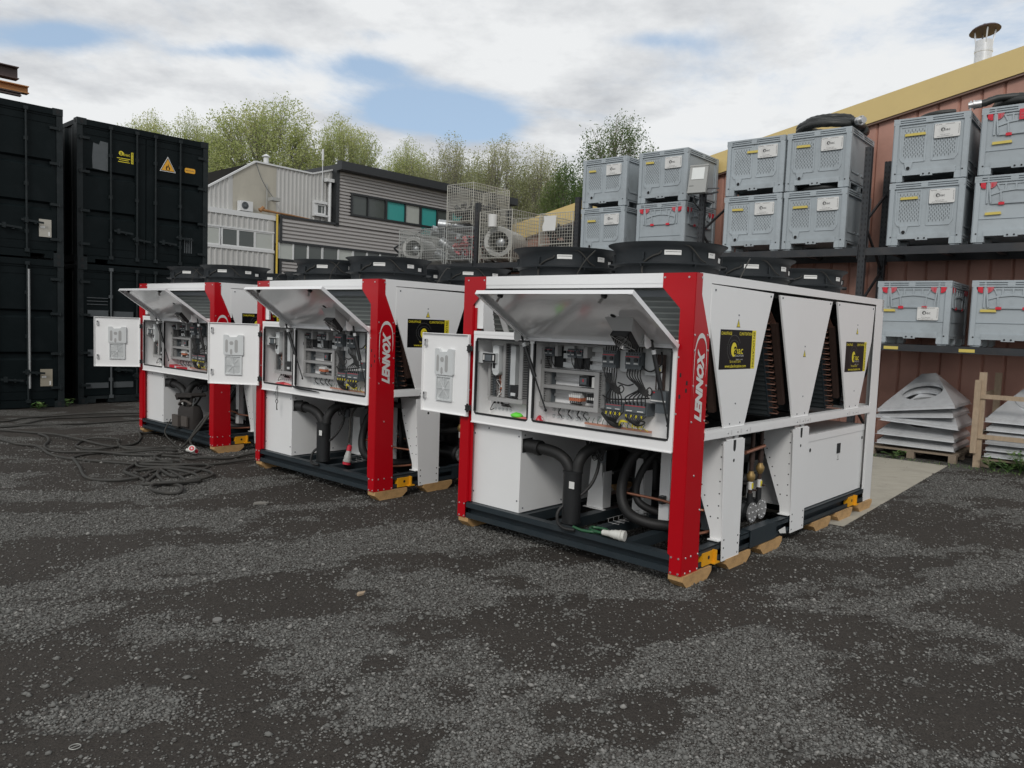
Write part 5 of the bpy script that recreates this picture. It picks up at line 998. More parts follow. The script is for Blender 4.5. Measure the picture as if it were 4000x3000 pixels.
def plug(label, p, rz, body, cap, lid=False, name='power_plug', cat='plug', tilt=0., s=1.):
    m_ = MB().m(body).lathe((0, 0, 0), [(.012, -.11), (.024, -.1), (.028, -.03), (.034, -.02), (.034, 0), (.04, .01), (.04, .05), (.046, .055), (.046, .075), (.036, .078), (.036, .1)], 14, 'y')
    m_.m(cap).lathe((0, 0, 0), [(.034, .075), (.046, .08), (.046, .105), (.02, .106)] if not lid else [(.02, .1), (.03, .1), (.03, .103), (.02, .103)], 14, 'y')
    if cap == PLUGR and not lid: m_.lathe((0, 0, 0), [(.013, -.115), (.027, -.1), (.03, -.05), (.025, -.048)], 14, 'y')
    o = m_.build(name, None)
    if lid:
        l_ = MB().m(body).cyl((.055, .075, .035), (.075, .09, .05), .05, 16).m(PLUGR).cyl((.0755, .0905, .0505), (.078, .0925, .0525), .036, 16).m(PLUGW).cyl((.0785, .093, .053), (.08, .0945, .054), .012, 8).build('socket_lid', None, o)
    o.location = p; o.rotation_euler = (tilt, 0, rz); o.scale = (s, s, s); tag(o, label, cat); return o
plug('white plug with a red lidded socket lying among the cables', (-3.93, 9.55, GZ + .055), R(-118), PLUGW, PLUGR, True, s=.85)
cable('thin lead from the tool bag to the white plug', [cw(2, -1.12, -.03, .3), cw(2, -1.1, -.12, .12), (-4.28, 9.95), (-4.12, 9.75), (-4.02, 9.66, GZ + .05)], r=.009, seed=12)
x, y, z = cw(0, -.56, .0, .25)
plug('white cable plug lying on the frame of the nearest chiller', (x, y, .245), R(-120), PLUGW, PLUGW, s=.85)
cable('green and grey earth lead beside the white plug on the nearest chiller', [cw(0, -.95, .03, .215), cw(0, -.85, .0, .215), cw(0, -.75, .02, .218), cw(0, -.68, .09, .218), cw(0, -.74, .16, .215), cw(0, -.85, .13, .215), cw(0, -.78, .03, .225), cw(0, -.68, .01, .23), cw(0, -.64, .0, .24)], r=.011, mt=GREENW, group='leads hanging from the chillers', name='earth_lead')
p0 = cw(1, -.765, .25, .3); o = plug('red and grey plug hanging head down in the middle chiller', p0, 0, mat('plug_grey', (.36, .36, .34), .45), PLUGR, tilt=R(-98), s=.95); o.rotation_euler = (R(-94), R(8), 0)
cable('black lead holding the red and grey plug in the middle chiller', [cw(1, -.73, .5, .94), cw(1, -.735, .27, .75), cw(1, -.74, .25, .55), cw(1, -.755, .25, .43)], r=.011, group='leads hanging from the chillers')
kx = cw(1, -1.70, -.03, .0); k = MB().tube([(0, 0, .98), (-.02, -.005, .9), (-.012, -.005, .83), (0, -.005, .812), (.02, -.005, .85), (.016, -.005, .91), (-.005, 0, .975)], .003, 5, smooth=5).tube([(.022 * math.cos(a), -.005, .795 + .02 * math.sin(a)) for a in np.linspace(0, 2 * PI, 14)], .004, 5).cyl((0, -.005, .775), (0, -.005, .70), .005, 8).box(-.002, .014, -.008, -.002, .70, .715).build('cabinet_key', BLACK)
k.location = (kx[0], kx[1], 0); k.rotation_euler = (0, 0, -.7332); tag(k, 'cabinet key on a wire loop hanging from the middle chiller', 'key')
def soft_bag(label, c, rz, sx, sy, sz, cols, name='plastic_bag', seed=0, cat='bag'):
    rn = random.Random(seed); m_ = MB(); n, k = 14, 8
    for ci, (mt, zz, sc, ox) in enumerate(cols):
        v = []
        for j in range(k):
            f = j / (k - 1); rr = math.sin(PI * (.12 + .86 * f)) ** .6
            for i in range(n): a = 2 * PI * i / n; q = rr * (1 + rn.uniform(-.12, .12)); v.append((ox + sx * sc * q * math.cos(a), sy * sc * q * math.sin(a) , max(.001, zz + sz * sc * (f + rn.uniform(-.06, .06)))))
        m_.m(mt).add(v, [(j * n + i, j * n + (i + 1) % n, (j + 1) * n + (i + 1) % n, (j + 1) * n + i) for j in range(k - 1) for i in range(n)] + [tuple(range(n))[::-1], tuple(range((k - 1) * n, k * n))])
    o = m_.build(name, None); o.location = c; o.rotation_euler = (0, 0, rz); tag(o, label, cat); return o
x, y, z = cw(0, -1.56, .075, .915); soft_bag('pink and green plastic bag in the left bay of the nearest chiller', (x, y, z), -.739, .11, .06, .075, ((BAGPINK, 0, 1, .02), (BAGGREEN, .06, .6, -.05)), seed=2)
x, y, z = cw(0, -1.385, .1, .915); soft_bag('small pink plastic bag in the corner of the large bay', (x, y, z), -.739, .035, .05, .1, ((BAGRED, 0, 1, 0), (FILM, .02, .7, .01)), seed=3)
x, y, z = cw(1, -1.75, .08, .915); soft_bag('red plastic bag in the left bay of the middle chiller', (x, y, z), -.733, .17, .065, .085, ((BAGRED, 0, 1, -.02), (BAGPINK, .03, .6, .05)), seed=4)
x, y, z = cw(2, -1.2, .1, .915); o = MB().m(BAGRED).box(-.16, 0, -.05, .05, 0, .1).m(FILM).box(0, .05, -.051, .051, 0.01, .095).m(BAGRED).box(.05, .16, -.05, .05, .01, .09).build('red_package', None, smooth=False); o.location = (x, y, z); o.rotation_euler = (0, R(3), -.73); tag(o, 'red and white package in the bay of the farthest chiller', 'package')
x, y, z = cw(1, -1.1, -.05, .0); o = MB().tube([cw(1, -1.38, -.03, .985), cw(1, -1.25, -.04, .972), cw(1, -1.05, -.035, .968), cw(1, -.9, -.035, .965)], [.012, .01, .008, .004], 6, smooth=4).build('loose_gas_strut', BLACK); tag(o, 'loose black strut lying along the sill of the middle chiller', 'strut')
def tool_bag():
    x, y, z = cw(2, -.83, .10, .205); t = thing('tool_bag', 'dark open tool bag standing in the base of the farthest chiller', 'tool bag', (x, y, z), -.7317)
    m_ = MB(); n = 16; v = []
    for f, (a, b_) in zip((0, .1, .23, .3), ((.2, .11), (.215, .12), (.21, .11), (.18, .08))):
        for i in range(n): q = 2 * PI * i / n; v.append((a * math.copysign(abs(math.cos(q)) ** .6, math.cos(q)), b_ * math.copysign(abs(math.sin(q)) ** .6, math.sin(q)), f + .012 * math.sin(3 * q + f * 9)))
    m_.add(v, [(j * n + i, j * n + (i + 1) % n, (j + 1) * n + (i + 1) % n, (j + 1) * n + i) for j in range(3) for i in range(n)] + [tuple(range(n))[::-1]]); m_.build('bag_body', CANVAS, t)
    MB().prism([(-.25, .42), (-.2, .45), (.2, .48), (.24, .45), (.22, .43), (-.15, .40), (-.2, .36)], 1, -.1, .1).build('bag_lid', CANVAS, t)
    MB().box(-.22, -.05, -.15, -.115, .02, .17).box(.02, .18, -.14, -.115, .04, .17).build('pocket', CANVASL, t, smooth=False)
    MB().tube([(-.16, -.08, .3), (-.08, -.1, .34), (.06, -.1, .37), (.16, -.06, .33)], .016, 8, smooth=4).build('handle', CANVASL, t)
    MB().m(CANVASL).bar((-.08, 0, .25), (.05, .02, .40), .05, .05).m(LGREY).tube([(.0, .03, .28), (.1, .0, .4)], .01, 6).build('hand_tools', None, t)
tool_bag()
for i, dx in ((0, 0), ): pass
o = MB().m(PLUGW).lathe((0, 0, 0), [(.02, -.12), (.03, -.1), (.03, .02), (.045, .03), (.045, .09), (.03, .1)], 12, 'y').bar((.0, -.1, 0), (.0, -.2, -.05), .02, .02).build('white_plug', None); o.location = cw(1, .05, 1.42, .16); o.rotation_euler = (R(35), R(10), R(60)); tag(o, 'white plug hanging beside the frame of the middle chiller', 'plug')
o = MB().prism([(0, 0), (.13, .01), (.15, -.05), (.03, -.03)], 0, 0, .002).build('paper_scrap', PAPER, smooth=False); o.location = cw(0, .014, 1.53, .13); o.rotation_euler = (0, 0, -.739); tag(o, 'torn white paper scrap stuck on the side beam of the nearest chiller', 'paper')

# ------------------------------------------------------------------ plastic pallet bins
BW, BD, BH = 1.0, 1.2, .931
def bin_shell(fold=False, label=True):
    t = thing('pallet_bin', '', 'pallet bin'); h0 = .115
    b = MB().m(BINGREY); wl = .03
    b.box(0, BW, .02, BD - .02, h0 + .02, h0 + .05)
    zt = BH - .09
    for y0, y1 in ((.022, .045), (BD - .045, BD - .022)): b.box(.05, BW - .05, y0, y1, h0, zt)
    for x0, x1 in ((.022, .045), (BW - .045, BW - .022)): b.box(x0, x1, .045, BD - .045, h0, zt)
    for x in (0, BW - .075):
        for y in (0, BD - .075): b.prism([(x + (0 if x else .018), y + .0), (x + (.057 if x else .075), y), (x + .075, y + (.018 if x else 0) * 1.), (x + .075, y + .075), (x, y + .075), (x, y + (.0 if x else .018))] if y == 0 else [(x, y), (x + .075, y), (x + .075, y + .075), (x, y + .075)], 2, .02, zt)
    b.build('bin_body', None, t, smooth=False)
    rm = MB().m(BINGREY)                                            # ribbed rim
    for i, (za, zb) in enumerate(((zt, zt + .02), (zt + .034, zt + .05), (zt + .064, BH))):
        for q in ((0, BW, 0, .03), (0, BW, BD - .03, BD), (0, .03, .03, BD - .03), (BW - .03, BW, .03, BD - .03)): rm.box(q[0], q[1], q[2], q[3], za, zb)
    rm.m(BINDK)
    for q in ((.02, BW - .02, .016, .028), (.02, BW - .02, BD - .028, BD - .016), (.016, .028, .028, BD - .028), (BW - .028, BW - .016, .028, BD - .028)): rm.box(q[0], q[1], q[2], q[3], zt + .02, BH - .027)
    rm.m(BINGREY)
    for x in (0, BW - .09, .43): rm.box(x, x + .09, -.001, .015, zt + .02, BH - .027)
    for y in (.0, BD - .09, .56): rm.box(BW - .015, BW + .001, y, y + .09, zt + .02, BH - .027); rm.box(-.001, .015, y, y + .09, zt + .02, BH - .027)
    rm.build('ribbed_rim', None, t, smooth=False)
    for x in (.012, BW - .16):
        for y in (.012, BD / 2 - .07, BD - .16): MB().box(x, x + .148, y, y + .148, .02, h0).box(x + .015, x + .133, y + .015, y + .133, 0, .02).build('foot', BINGREY, t, smooth=False)
    sk = MB().m(BINGREY).box(.15, BW - .15, .008, .06, h0 - .01, h0 + .07).box(.40, .56, .006, .05, h0 - .03, h0 - .01).box(BW - .05, BW - .008, .15, BD - .15, h0 - .01, h0 + .05)
    sk.m(VOID)
    for x in (.06, .44, .52, BW - .06): sk.cyl((x, -.002, h0 + .02 if abs(x - .5) > .1 else h0 - .003), (x, .012, h0 + .02 if abs(x - .5) > .1 else h0 - .003), .012, 8)
    sk.build('base_rail', None, t, smooth=False)
    if not fold:
        # raised panel outlines on the front and side, slotted ventilation, drain boss
        fp = MB().m(BINGREY); z1, z0 = zt - .03, .30
        for a, b_, lo in ((.10, .44, (.10, .16)), (.53, .87, (.87, .81))):
            out = [(a, z1), (b_, z1), (b_, z0), (a + .05 if a < .3 else a, z0), (a + .01, z0 + .06)] if a < .3 else [(a, z1), (b_, z1), (b_ - .01, z0 + .06), (b_ - .05, z0), (a, z0)]
            for p, q in zip(out, out[1:] + out[:1]): fp.bar((p[0], .02, p[1]), (q[0], .02, q[1]), .02, .014, (0, 1, 0))
        fp.prism([(.17, .30), (.29, .30), (.26, .18), (.20, .18)], 1, .004, .03); fp.m(VOID).cyl((.23, .0, .205), (.23, .005, .205), .026, 12).build('panel_moulding', None, t, smooth=False)
        sp = MB().m(BINGREY)
        for p, q in zip([(.12, z1), (.12, .34), (.17, .28), (.52, .28)], [(.12, .34), (.17, .28), (.52, .28), (.52, .31)]): sp.bar((BW - .02, p[0], p[1]), (BW - .02, q[0], q[1]), .02, .014, (1, 0, 0)); sp.bar((BW - .02, BD - p[0], p[1]), (BW - .02, BD - q[0], q[1]), .02, .014, (1, 0, 0))
        sp.build('side_moulding', None, t, smooth=False)
        sl = MB()
        for x0, n in ((.155, 12), (.56, 12)):
            for i in range(n):
                x = x0 + i * .0235; ztop = z1 - (.04 if x0 < .3 else .20)
                j = 0; zz = ztop - (.03 if i % 2 else 0)
                while zz - .035 > z0 + .04 + max(0, (.19 - x) if x0 < .3 else (x - .79)) * .8: sl.box(x - .003, x + .003, .0205, .0225, zz - .035, zz); zz -= .058
        sl.build('vent_slots', VOID, t, smooth=False, kind='stuff')
    else:
        fl = MB().m(BINGREY)
        def flap_(pt, hw0, hw1, off):
            zt_, zb_ = zt - .01, .56; A = pt
            fl.m(BINDK).prism([(-hw0, zt_), (hw0, zt_), (hw1, zb_), (-hw1, zb_)], 1, .0, .001)
        def face(M4, w_):
            q = MB(); W2 = w_ / 2; zt_, zb_ = zt - .012, .55; h0_, h1_ = W2 - .20, W2 - .235
            q.m(BINGREY).prism([(-h0_ - .02, zt_), (h0_ + .02, zt_), (h1_ + .02, zb_), (-h1_ - .02, zb_)], 1, .012, .02)
            for p, r_ in ((( -h0_ - .02, zt_), (-h1_ - .02, zb_)), ((h0_ + .02, zt_), (h1_ + .02, zb_)), ((-h1_ - .02, zb_), (h1_ + .02, zb_))): q.bar((p[0], -.002, p[1]), (r_[0], -.002, r_[1]), .02, .014, (0, 1, 0))
            arc = [(-h0_ + .01, zt_ - .155), (-h0_ * .5, zt_ - .115), (0, zt_ - .1), (h0_ * .5, zt_ - .115), (h0_ - .01, zt_ - .155)]
            for p, r_ in zip(arc, arc[1:]): q.bar((p[0], .002, p[1]), (r_[0], .002, r_[1]), .024, .01, (0, 1, 0))
            for k in (-1, 1):
                c = [(k * h0_ * .75, zt_ - .01), (k * h0_ * .6, zt_ - .1), (k * h0_ * .55, zb_ + .02)]
                for p, r_ in zip(c, c[1:]): q.bar((p[0], .004, p[1]), (r_[0], .004, r_[1]), .02, .01, (0, 1, 0))
            for x in (-.45, 0, .45): q.bar((x * h0_ * .9, .004, zt_), (x * h0_ * .9, .004, zt_ - .105), .02, .01, (0, 1, 0))
            q.bar((-h0_, .004, zt_ - .015), (h0_, .004, zt_ - .015), .02, .008, (0, 1, 0))
            for x in (-h0_ - .035, h0_ + .035): q.box(x - .012, x + .012, -.004, .015, zb_ - .0, zt_ + .09)
            q.m(BINRED)
            for k in (-1, 1): q.box(k * h1_ * .6 - .035, k * h1_ * .6 + .035, -.012, .004, zb_ - .025, zb_ + .012)
            for k in (-1, 1):
                for mt, x0, sgn in ((BINPINK, k * (h0_ + .008), -k), (BINRED, k * (h0_ + .062), k)):
                    pts = [(x0, zt_ + .01)] + [(x0 + sgn * .08 * math.sin(a), zt_ + .01 - .085 * math.cos(a)) for a in np.linspace(0, PI / 2, 6)]
                    q.m(mt).prism(pts, 1, -.008, .012); q.m(BAGRED).prism([(x0 + sgn * .02, zt_ - .05), (x0 + sgn * .036, zt_ - .05), (x0 + sgn * .036, zt_ - .005), (x0 + sgn * .02, zt_ - .005)], 1, -.011, -.008)
            q.m(BINDK); q.box(-W2 + .06, W2 - .06, .006, .018, .335, .341).box(-W2 + .055, -W2 + .061, .006, .018, .2, .34).box(W2 - .061, W2 - .055, .006, .018, .2, .34)
            q.v = [tuple(M4 @ Vector(p)) for p in q.v]; return q
        a_ = face(Matrix.Translation((BW / 2, .008, 0)), BW).build('drop_door', None, t, smooth=False)
        face(Matrix.Translation((BW - .008, BD / 2, 0)) @ Matrix.Rotation(PI / 2, 4, 'Z'), BD).build('drop_door', None, t, smooth=False)
    return t
def bin_label(t, x, z, w_=.33, h_=.20):
    s = MB().m(PAPER).prism([(x + .01, z), (x + w_ - .01, z), (x + w_, z + .01), (x + w_, z + h_ - .01), (x + w_ - .01, z + h_), (x + .01, z + h_), (x, z + h_ - .01), (x, z + .01)], 1, -.004, .012)
    rg, uu = (1, 0, 0), (0, 0, 1); Q = lambda u, v: (x + u * w_, -.004, z + v * h_)
    s.m(INK).text('CHAUFFAGE', Q(.16, .92), rg, uu, .08, .012).text('CLIMATISATION', Q(.6, .92), rg, uu, .12, .012).text('bac', Q(.5, .56), rg, uu, .075, .04, bold=.01).text('Tél: 01.64.07.78.78', Q(.42, .2), rg, uu, .12, .011).text('www.abaclocation.com', Q(.42, .1), rg, uu, .2, .013).text('EN LOCATION', Q(.95, .52), (0, 0, -1), (1, 0, 0), .13, .012)
    c = Q(.33, .56); s.add([(c[0] + .026 * math.cos(a), c[1] - .0012, c[2] + .028 * math.sin(a)) for a in np.linspace(0, -2 * PI, 18, endpoint=False)], [tuple(range(18))[::-1]])
    s.m(PAPER).text('a', (c[0] + .006, c[1] - .001, c[2] - .003), rg, uu, .026, .03, bold=.02); s.m(mat('label_ring', (.5, .5, .49), .6))
    for rr in (.038, .052):
        v = []
        for a in np.linspace(.5, 5.2, 18): v += [(c[0] + rr * math.cos(a), -.0046, c[2] + rr * math.sin(a)), (c[0] + (rr + .003) * math.cos(a), -.0046, c[2] + (rr + .003) * math.sin(a))]
        s.add(v, [(2 * i, 2 * i + 1, 2 * i + 3, 2 * i + 2) for i in range(17)])
    return s.build('rental_label', None, t, smooth=False)
def tape(t, x, z, w_=.15, h_=.036, rot=0.):
    o = MB().prism([(x, z), (x + w_, z + rot), (x + w_ - .01, z + h_ + rot), (x + .005, z + h_)], 1, -.0035, .012).build('tape_strip', TAPE, t, smooth=False); return o
protoA = bin_shell(); protoB = bin_shell(True)
uses = {'a': 0, 'b': 0}
def put_bin(kind, s, z, label, dz=0., lab=None, tp=None, rz=0., d=0.):
    pr = protoA if kind == 'a' else protoB
    o = copy_tree(pr)
    o.location = rack_pt(s, d, z); o.rotation_euler = (0, 0, RZ + rz); o['label'] = label; o['group'] = 'grey plastic pallet bins on the rack'
    return o
ZU, ZL = 3.102, 1.66
plan = [('a', -5.293, 0, 'lower slotted grey bin in the leftmost stack, beside the wire cages', (.55, .60), (.16, .67, .19)),
        ('a', -5.293, 1, 'upper slotted grey bin in the leftmost stack, beside the wire cages', (.55, .60), (.15, .69, .16)),
        ('b', -4.033, 0, 'grey folding bin with red catches under the floodlit slotted bin', None, None),
        ('a', -4.033, 1, 'slotted grey bin behind the floodlight, on the red-catch bin', (.55, .60), (.15, .72, .17)),
        ('a', -2.298, 0, 'lower slotted grey bin right of the floodlight post', (.55, .60), (.15, .69, .2)),
        ('a', -2.298, 1, 'upper slotted grey bin right of the floodlight, tape beside its label', (.55, .60), (.36, .70, .2)),
        ('a', -1.267, 0, 'lower slotted grey bin beneath the bin crowned by the black hose', (.55, .60), (.16, .66, .24)),
        ('a', -1.267, 1, 'slotted grey bin with a coiled black hose on top', (.55, .60), (.16, .69, .22)),
        ('a', .335, 0, 'lower slotted grey bin right of the bare rack frame', (.55, .60), (.16, .68, .24)),
        ('a', .335, 1, 'upper slotted grey bin under the ochre fascia, right of the rack frame', (.55, .60), (.16, .67, .28)),
        ('b', 1.45, 0, 'grey red-catch bin on the upper shelf at the right edge, lower of two', None, (.15, .39, .2)),
        ('b', 1.47, 1, 'topmost grey red-catch bin at the right edge with a red notice', None, (.15, .42, .24))]
bins = {}
for kind, s, k, lb_, lab_, tp in plan:
    o = put_bin(kind, s, ZU + k * .9305 + .002, lb_, rz=random.uniform(-.012, .012)); bins[(s, k)] = o
    if lab_ and len([1 for q in bins]) >= 1: bin_label(o, lab_[0], lab_[1])
    if tp: tape(o, tp[0], tp[1], tp[2], rot=random.uniform(-.004, .006))
for s, lb_, lab_, tp in ((.269, 'grey red-catch bin on the lower shelf with a pale label', (.57, .36), (.10, .48, .17)), (1.518, 'grey red-catch bin on the lower shelf at the right edge of the view', None, (.12, .49, .2))):
    o = put_bin('b', s, ZL + .002, lb_); bins[(s, -1)] = o
    if lab_: bin_label(o, lab_[0], lab_[1], .28, .19)
    tape(o, tp[0], tp[1], tp[2])
o = MB().m(BAGRED).box(.45, .7, -.012, .0, .72, .86).m(BINPINK).box(.47, .68, -.014, -.012, .75, .765).box(.47, .68, -.014, -.012, .79, .805).build('red_notice', None, bins[(1.47, 1)], smooth=False)
def hose(label, c, rz, rx, ry, r_, turns, seed, tail):
    rn = random.Random(seed); P_ = []
    for i in range(turns * 10):
        a = 2 * PI * i / 10; q = 1 - .07 * (i // 10) + rn.uniform(-.05, .05); P_.append((rx * q * math.cos(a), ry * q * math.sin(a), r_ + (i / 10) * r_ * .75 + rn.uniform(0, .015) + .02 * math.sin(a * 2)))
    P_ += tail; m_ = MB().m(HOSE); pts = catmull([Vector(p) for p in P_], 5); m_.tube(pts, [r_ * (1.06 if i % 2 else .95) for i in range(len(pts))], 10)
    e, d_ = pts[-1], (pts[-1] - pts[-2]).normalized(); m_.m(SILVER).cyl(e - d_ * .04, e + d_ * .04, r_ * 1.1, 12).cyl(e + d_ * .04, e + d_ * .06, r_ * 1.3, 12).cyl(e + d_ * .06, e + d_ * .12, r_ * .85, 12); m_.bar(e + d_ * .09 - Vector((0, 0, r_ * 1.2)), e + d_ * .09 + Vector((0, 0, r_ * 1.2)), .022, .022, (1, 0, 0))
    o = m_.build('coiled_hose', None); o.location = c; o.rotation_euler = (0, 0, rz); tag(o, label, 'hose', 'black hoses on the bins'); return o
zt = ZU + 2 * .9305 + .002
hose('thick black hose with a steel coupling, coiled on a slotted bin', rack_pt(-.76, .58, zt), RZ, .52, .55, .055, 4, 4, [(.40, -.32, .13), (.5, -.42, .10), (.56, -.47, .09)])
hose('black hose coil on the topmost red-catch bin with its coupling out', rack_pt(1.98, .6, zt), RZ, .46, .44, .05, 3, 6, [(-.3, -.42, .16), (-.5, -.5, .10), (-.58, -.52, .09)])
o = MB().tube([(.3 * math.cos(a), .3 * math.sin(a), .05 + .01 * a) for a in np.linspace(0, 11, 50)], .045, 10).build('coiled_hose', HOSE); o.location = rack_pt(.85, .65, zt - .05); tag(o, 'black hose coil barely rising above the bin under the fascia', 'hose', 'black hoses on the bins')
o = MB().tube([(.36 * math.cos(a), .36 * math.sin(a), .05) for a in np.linspace(0, 6.28, 40)], .05, 10).build('coiled_hose', HOSE); o.location = rack_pt(-.75, .45, ZU + .9305 - .0); tag(o, 'black hose ring squeezed between the two bins of the hose stack', 'hose', 'black hoses on the bins')
for pr in (protoA, protoB):
    for c in list(pr.children): bpy.data.objects.remove(c)
    bpy.data.objects.remove(pr)
# floodlight on its rack post
t = thing('floodlight', 'grey floodlight tilted down on top of a rack post', 'floodlight', rack_pt(-2.70, -.20, 4.33), RZ + R(8))
b = MB().m(LAMPG).box(-.16, .16, -.04, .03, -.24, .26).box(-.165, .165, -.048, -.04, -.24, -.215).box(-.165, .165, -.048, -.04, .235, .26).m(INK).box(-.14, -.06, -.0415, -.0402, -.12, -.108).build('lamp_housing', None, t, smooth=False); b.rotation_euler = (R(-12), 0, 0)
g = MB().m(LENS).box(-.115, .105, -.047, -.0402, .0, .21).build('lamp_glass', None, b, smooth=False)
MB().bar((.1, .02, -.2), (.05, .19, -.24), .03, .03).bar((.05, .1, -.24), (.32, .12, -.2), .025, .025).bar((.12, .02, -.15), (.34, .1, -.14), .015, .02).build('lamp_bracket', RACK, t, smooth=False)
MB().tube([(-.05, -.0, -.26), (-.06, -.02, -.34), (-.02, .0, -.42), (.03, .1, -.5)], .012, 6, smooth=4).build('lamp_lead', BLACK, t)

# ------------------------------------------------------------------ wire cages and what is in them
def cage(label, s, z, w_, d_, h_, mt, pitch=.06, d0=.0, front_gate=True, roof=False):
    t = thing('wire_cage', label, 'wire cage', rack_pt(s, d0, z), RZ, 'wire mesh cages on the rack')
    r_ = .0034; zb = .1
    def wall(f, n_a, name):
        m_ = MB()
        for i in range(n_a + 1): m_.bar(f(i / n_a, 0), f(i / n_a, 1), r_ * 2, r_ * 2)
        nz = max(2, int((h_ - zb) / pitch))
        for j in range(nz + 1): m_.bar(f(0, j / nz), f(1, j / nz), r_ * 2, r_ * 2)
        m_.build(name, mt, t, smooth=False, kind='stuff')
    Z = lambda v: zb + v * (h_ - zb)
    wall(lambda u, v: (u * w_, 0, Z(v)), int(w_ / pitch), 'front_mesh'); wall(lambda u, v: (u * w_, d_, Z(v)), int(w_ / pitch), 'rear_mesh')
    wall(lambda u, v: (0, u * d_, Z(v)), int(d_ / pitch), 'side_mesh'); wall(lambda u, v: (w_, u * d_, Z(v)), int(d_ / pitch), 'side_mesh')
    wall(lambda u, v: (u * w_, v * d_, zb), int(w_ / pitch), 'floor_mesh')
    fr = MB()
    for x in (0, w_):
        for y in (0, d_): fr.cyl((x, y, 0.0), (x, y, h_), .011, 8)
    for zz in (zb, h_): fr.tube([(0, 0, zz), (w_, 0, zz), (w_, d_, zz), (0, d_, zz), (0, 0, zz)], .008, 6)
    for x in (.05, w_ - .05):
        fr.tube([(x, -.012, .32), (x, -.015, .06), (x, .05, .006), (x, .1, .006), (x, .1, .1)], .008, 6, smooth=3)
    fr.tube([(0, -.008, .33), (w_, -.008, .33)], .007, 6); fr.build('cage_frame', mt, t)
    return t
zc = 3.055
cage('small wire cage at the left end of the rack, with a fan ring inside', -10.6, zc, .74, 1.1, .83, WIREG)
cage('wire cage holding grey spiral ducts', -9.86, zc, .78, 1.1, .82, WIREG)
cage('wire cage holding red scrap, under the tall top cage', -9.0, zc, .80, 1.1, .80, WIREG)
cage('empty wire cage standing on top of the other cages', -9.01, zc + .84, .80, 1.2, .92, WIREY)
cage('large cream wire cage around a grey silencer drum', -7.98, zc, .92, 1.2, 1.10, WIREY, .075)
cage('wire cage with dark scrap and a white card, beside the bins', -6.31, zc, .83, 1.2, .95, WIREY)
def silencer(label, s, z, r_, L_, d0, seed=0):
    t = thing('duct_silencer', label, 'silencer', rack_pt(s, d0, z), RZ + R(24))
    MB().lathe((0, 0, 0), [(r_ * .68, .0), (r_ * .95, 0), (r_, .03), (r_, L_), (r_ * .68, L_), (r_ * .66, .1)], 28, 'y', close=True).build('drum', SILENCER, t)
    MB().lathe((0, 0, 0), [(r_ * .1, .1), (r_ * .3, .14), (r_ * .36, .3), (r_ * .36, L_)], 18, 'y').build('core', SPIRAL, t)
silencer('grey silencer drum lying in the large cream cage', -7.52, zc + .45, .335, 1.25, .10)
silencer('smaller grey silencer ring in the leftmost cage', -10.2, zc + .4, .28, .8, .08)
for i, (s, z, d0, tilt, lb_) in enumerate(((-9.62, zc + .3, .25, 25, 'lowest grey spiral duct in the duct cage'), (-9.40, zc + .55, .2, 32, 'middle grey spiral duct leaning in the duct cage'), (-9.6, zc + .8, .1, 12, 'grey spiral duct end poking above the duct cage'), (-9.38, zc + .92, .1, 4, 'topmost spiral duct lying across the cages'))):
    m_ = MB(); prof = []
    for k in range(14): prof += [(.115, k * .07), (.12, k * .07 + .02), (.115, k * .07 + .04)]
    m_.lathe((0, 0, 0), prof + [(.105, .95), (.105, .0)], 18, 'y', close=True); o = m_.build('spiral_duct', SPIRAL); o.location = rack_pt(s, d0, z); o.rotation_euler = (R(-tilt), 0, RZ + R((-40, -60, -30, -52)[i])); tag(o, lb_, 'duct', 'spiral ducts in the cages')
def junk(label, s, z, w_, d_, h_, mts, n, seed, name, cat, d0=.1):
    rn = random.Random(seed); m_ = MB()
    for i in range(n):
        c = Vector((rn.uniform(.08, w_ - .08), rn.uniform(.05, d_ - .1), rn.uniform(.06, h_))); a = Vector((rn.uniform(-1, 1), rn.uniform(-1, 1), rn.uniform(-.6, .6))).normalized(); b_ = a.orthogonal().normalized(); c_ = a.cross(b_); q = rn.uniform(.03, .10)
        m_.m(mts[i % len(mts)])
        if i % 3 == 0: m_.cyl(c - a * q, c + a * q, q * .6, 12)
        elif i % 3 == 1: m_.tube([c + b_ * q * math.cos(k) + c_ * q * math.sin(k) for k in np.linspace(0, 6.3, 14)], q * .22, 7)
        else: m_.obox(c, a * q, b_ * q * .5, c_ * q * .3)
    o = m_.build(name, None); o.location = rack_pt(s, d0, z); o.rotation_euler = (0, 0, RZ); tag(o, label, cat); return o
junk('red and dark scrap fittings inside the cage under the top cage', -9.0, zc + .08, .78, .9, .55, (REDJUNK, DARKJUNK, REDJUNK, BINPINK, SPIRAL), 80, 5, 'scrap_fittings', 'scrap')
junk('dark folded scrap filling the cage beside the bins', -6.31, zc + .08, .8, .9, .62, (DARKJUNK, DARKJUNK, DARKJUNK, RACK), 170, 6, 'scrap_fittings', 'scrap')
junk('dark scrap heap in the top cage', -9.0, zc + .94, .78, 1.0, .42, (DARKJUNK, DARKJUNK, RACK), 110, 8, 'scrap_fittings', 'scrap')
o = MB().prism([(0, 0), (.32, .0), (.34, .3), (.02, .3), (.03, .2), (-.01, .1)], 1, 0, .004).build('white_card', PAPER, smooth=False); o.location = rack_pt(-6.22, -.02, zc + .60); o.rotation_euler = (0, 0, RZ); tag(o, 'torn white card hung on the cage of dark scrap', 'card')
o = MB().lathe((0, 0, 0), [(.09, 0), (.095, .26), (.06, .26), (.06, 0)], 14, 'z', close=True).build('white_roll', PAPER); o.location = rack_pt(-7.55, -.07, zc + .75); tag(o, 'white roll hung at the top of the large cream cage', 'roll')

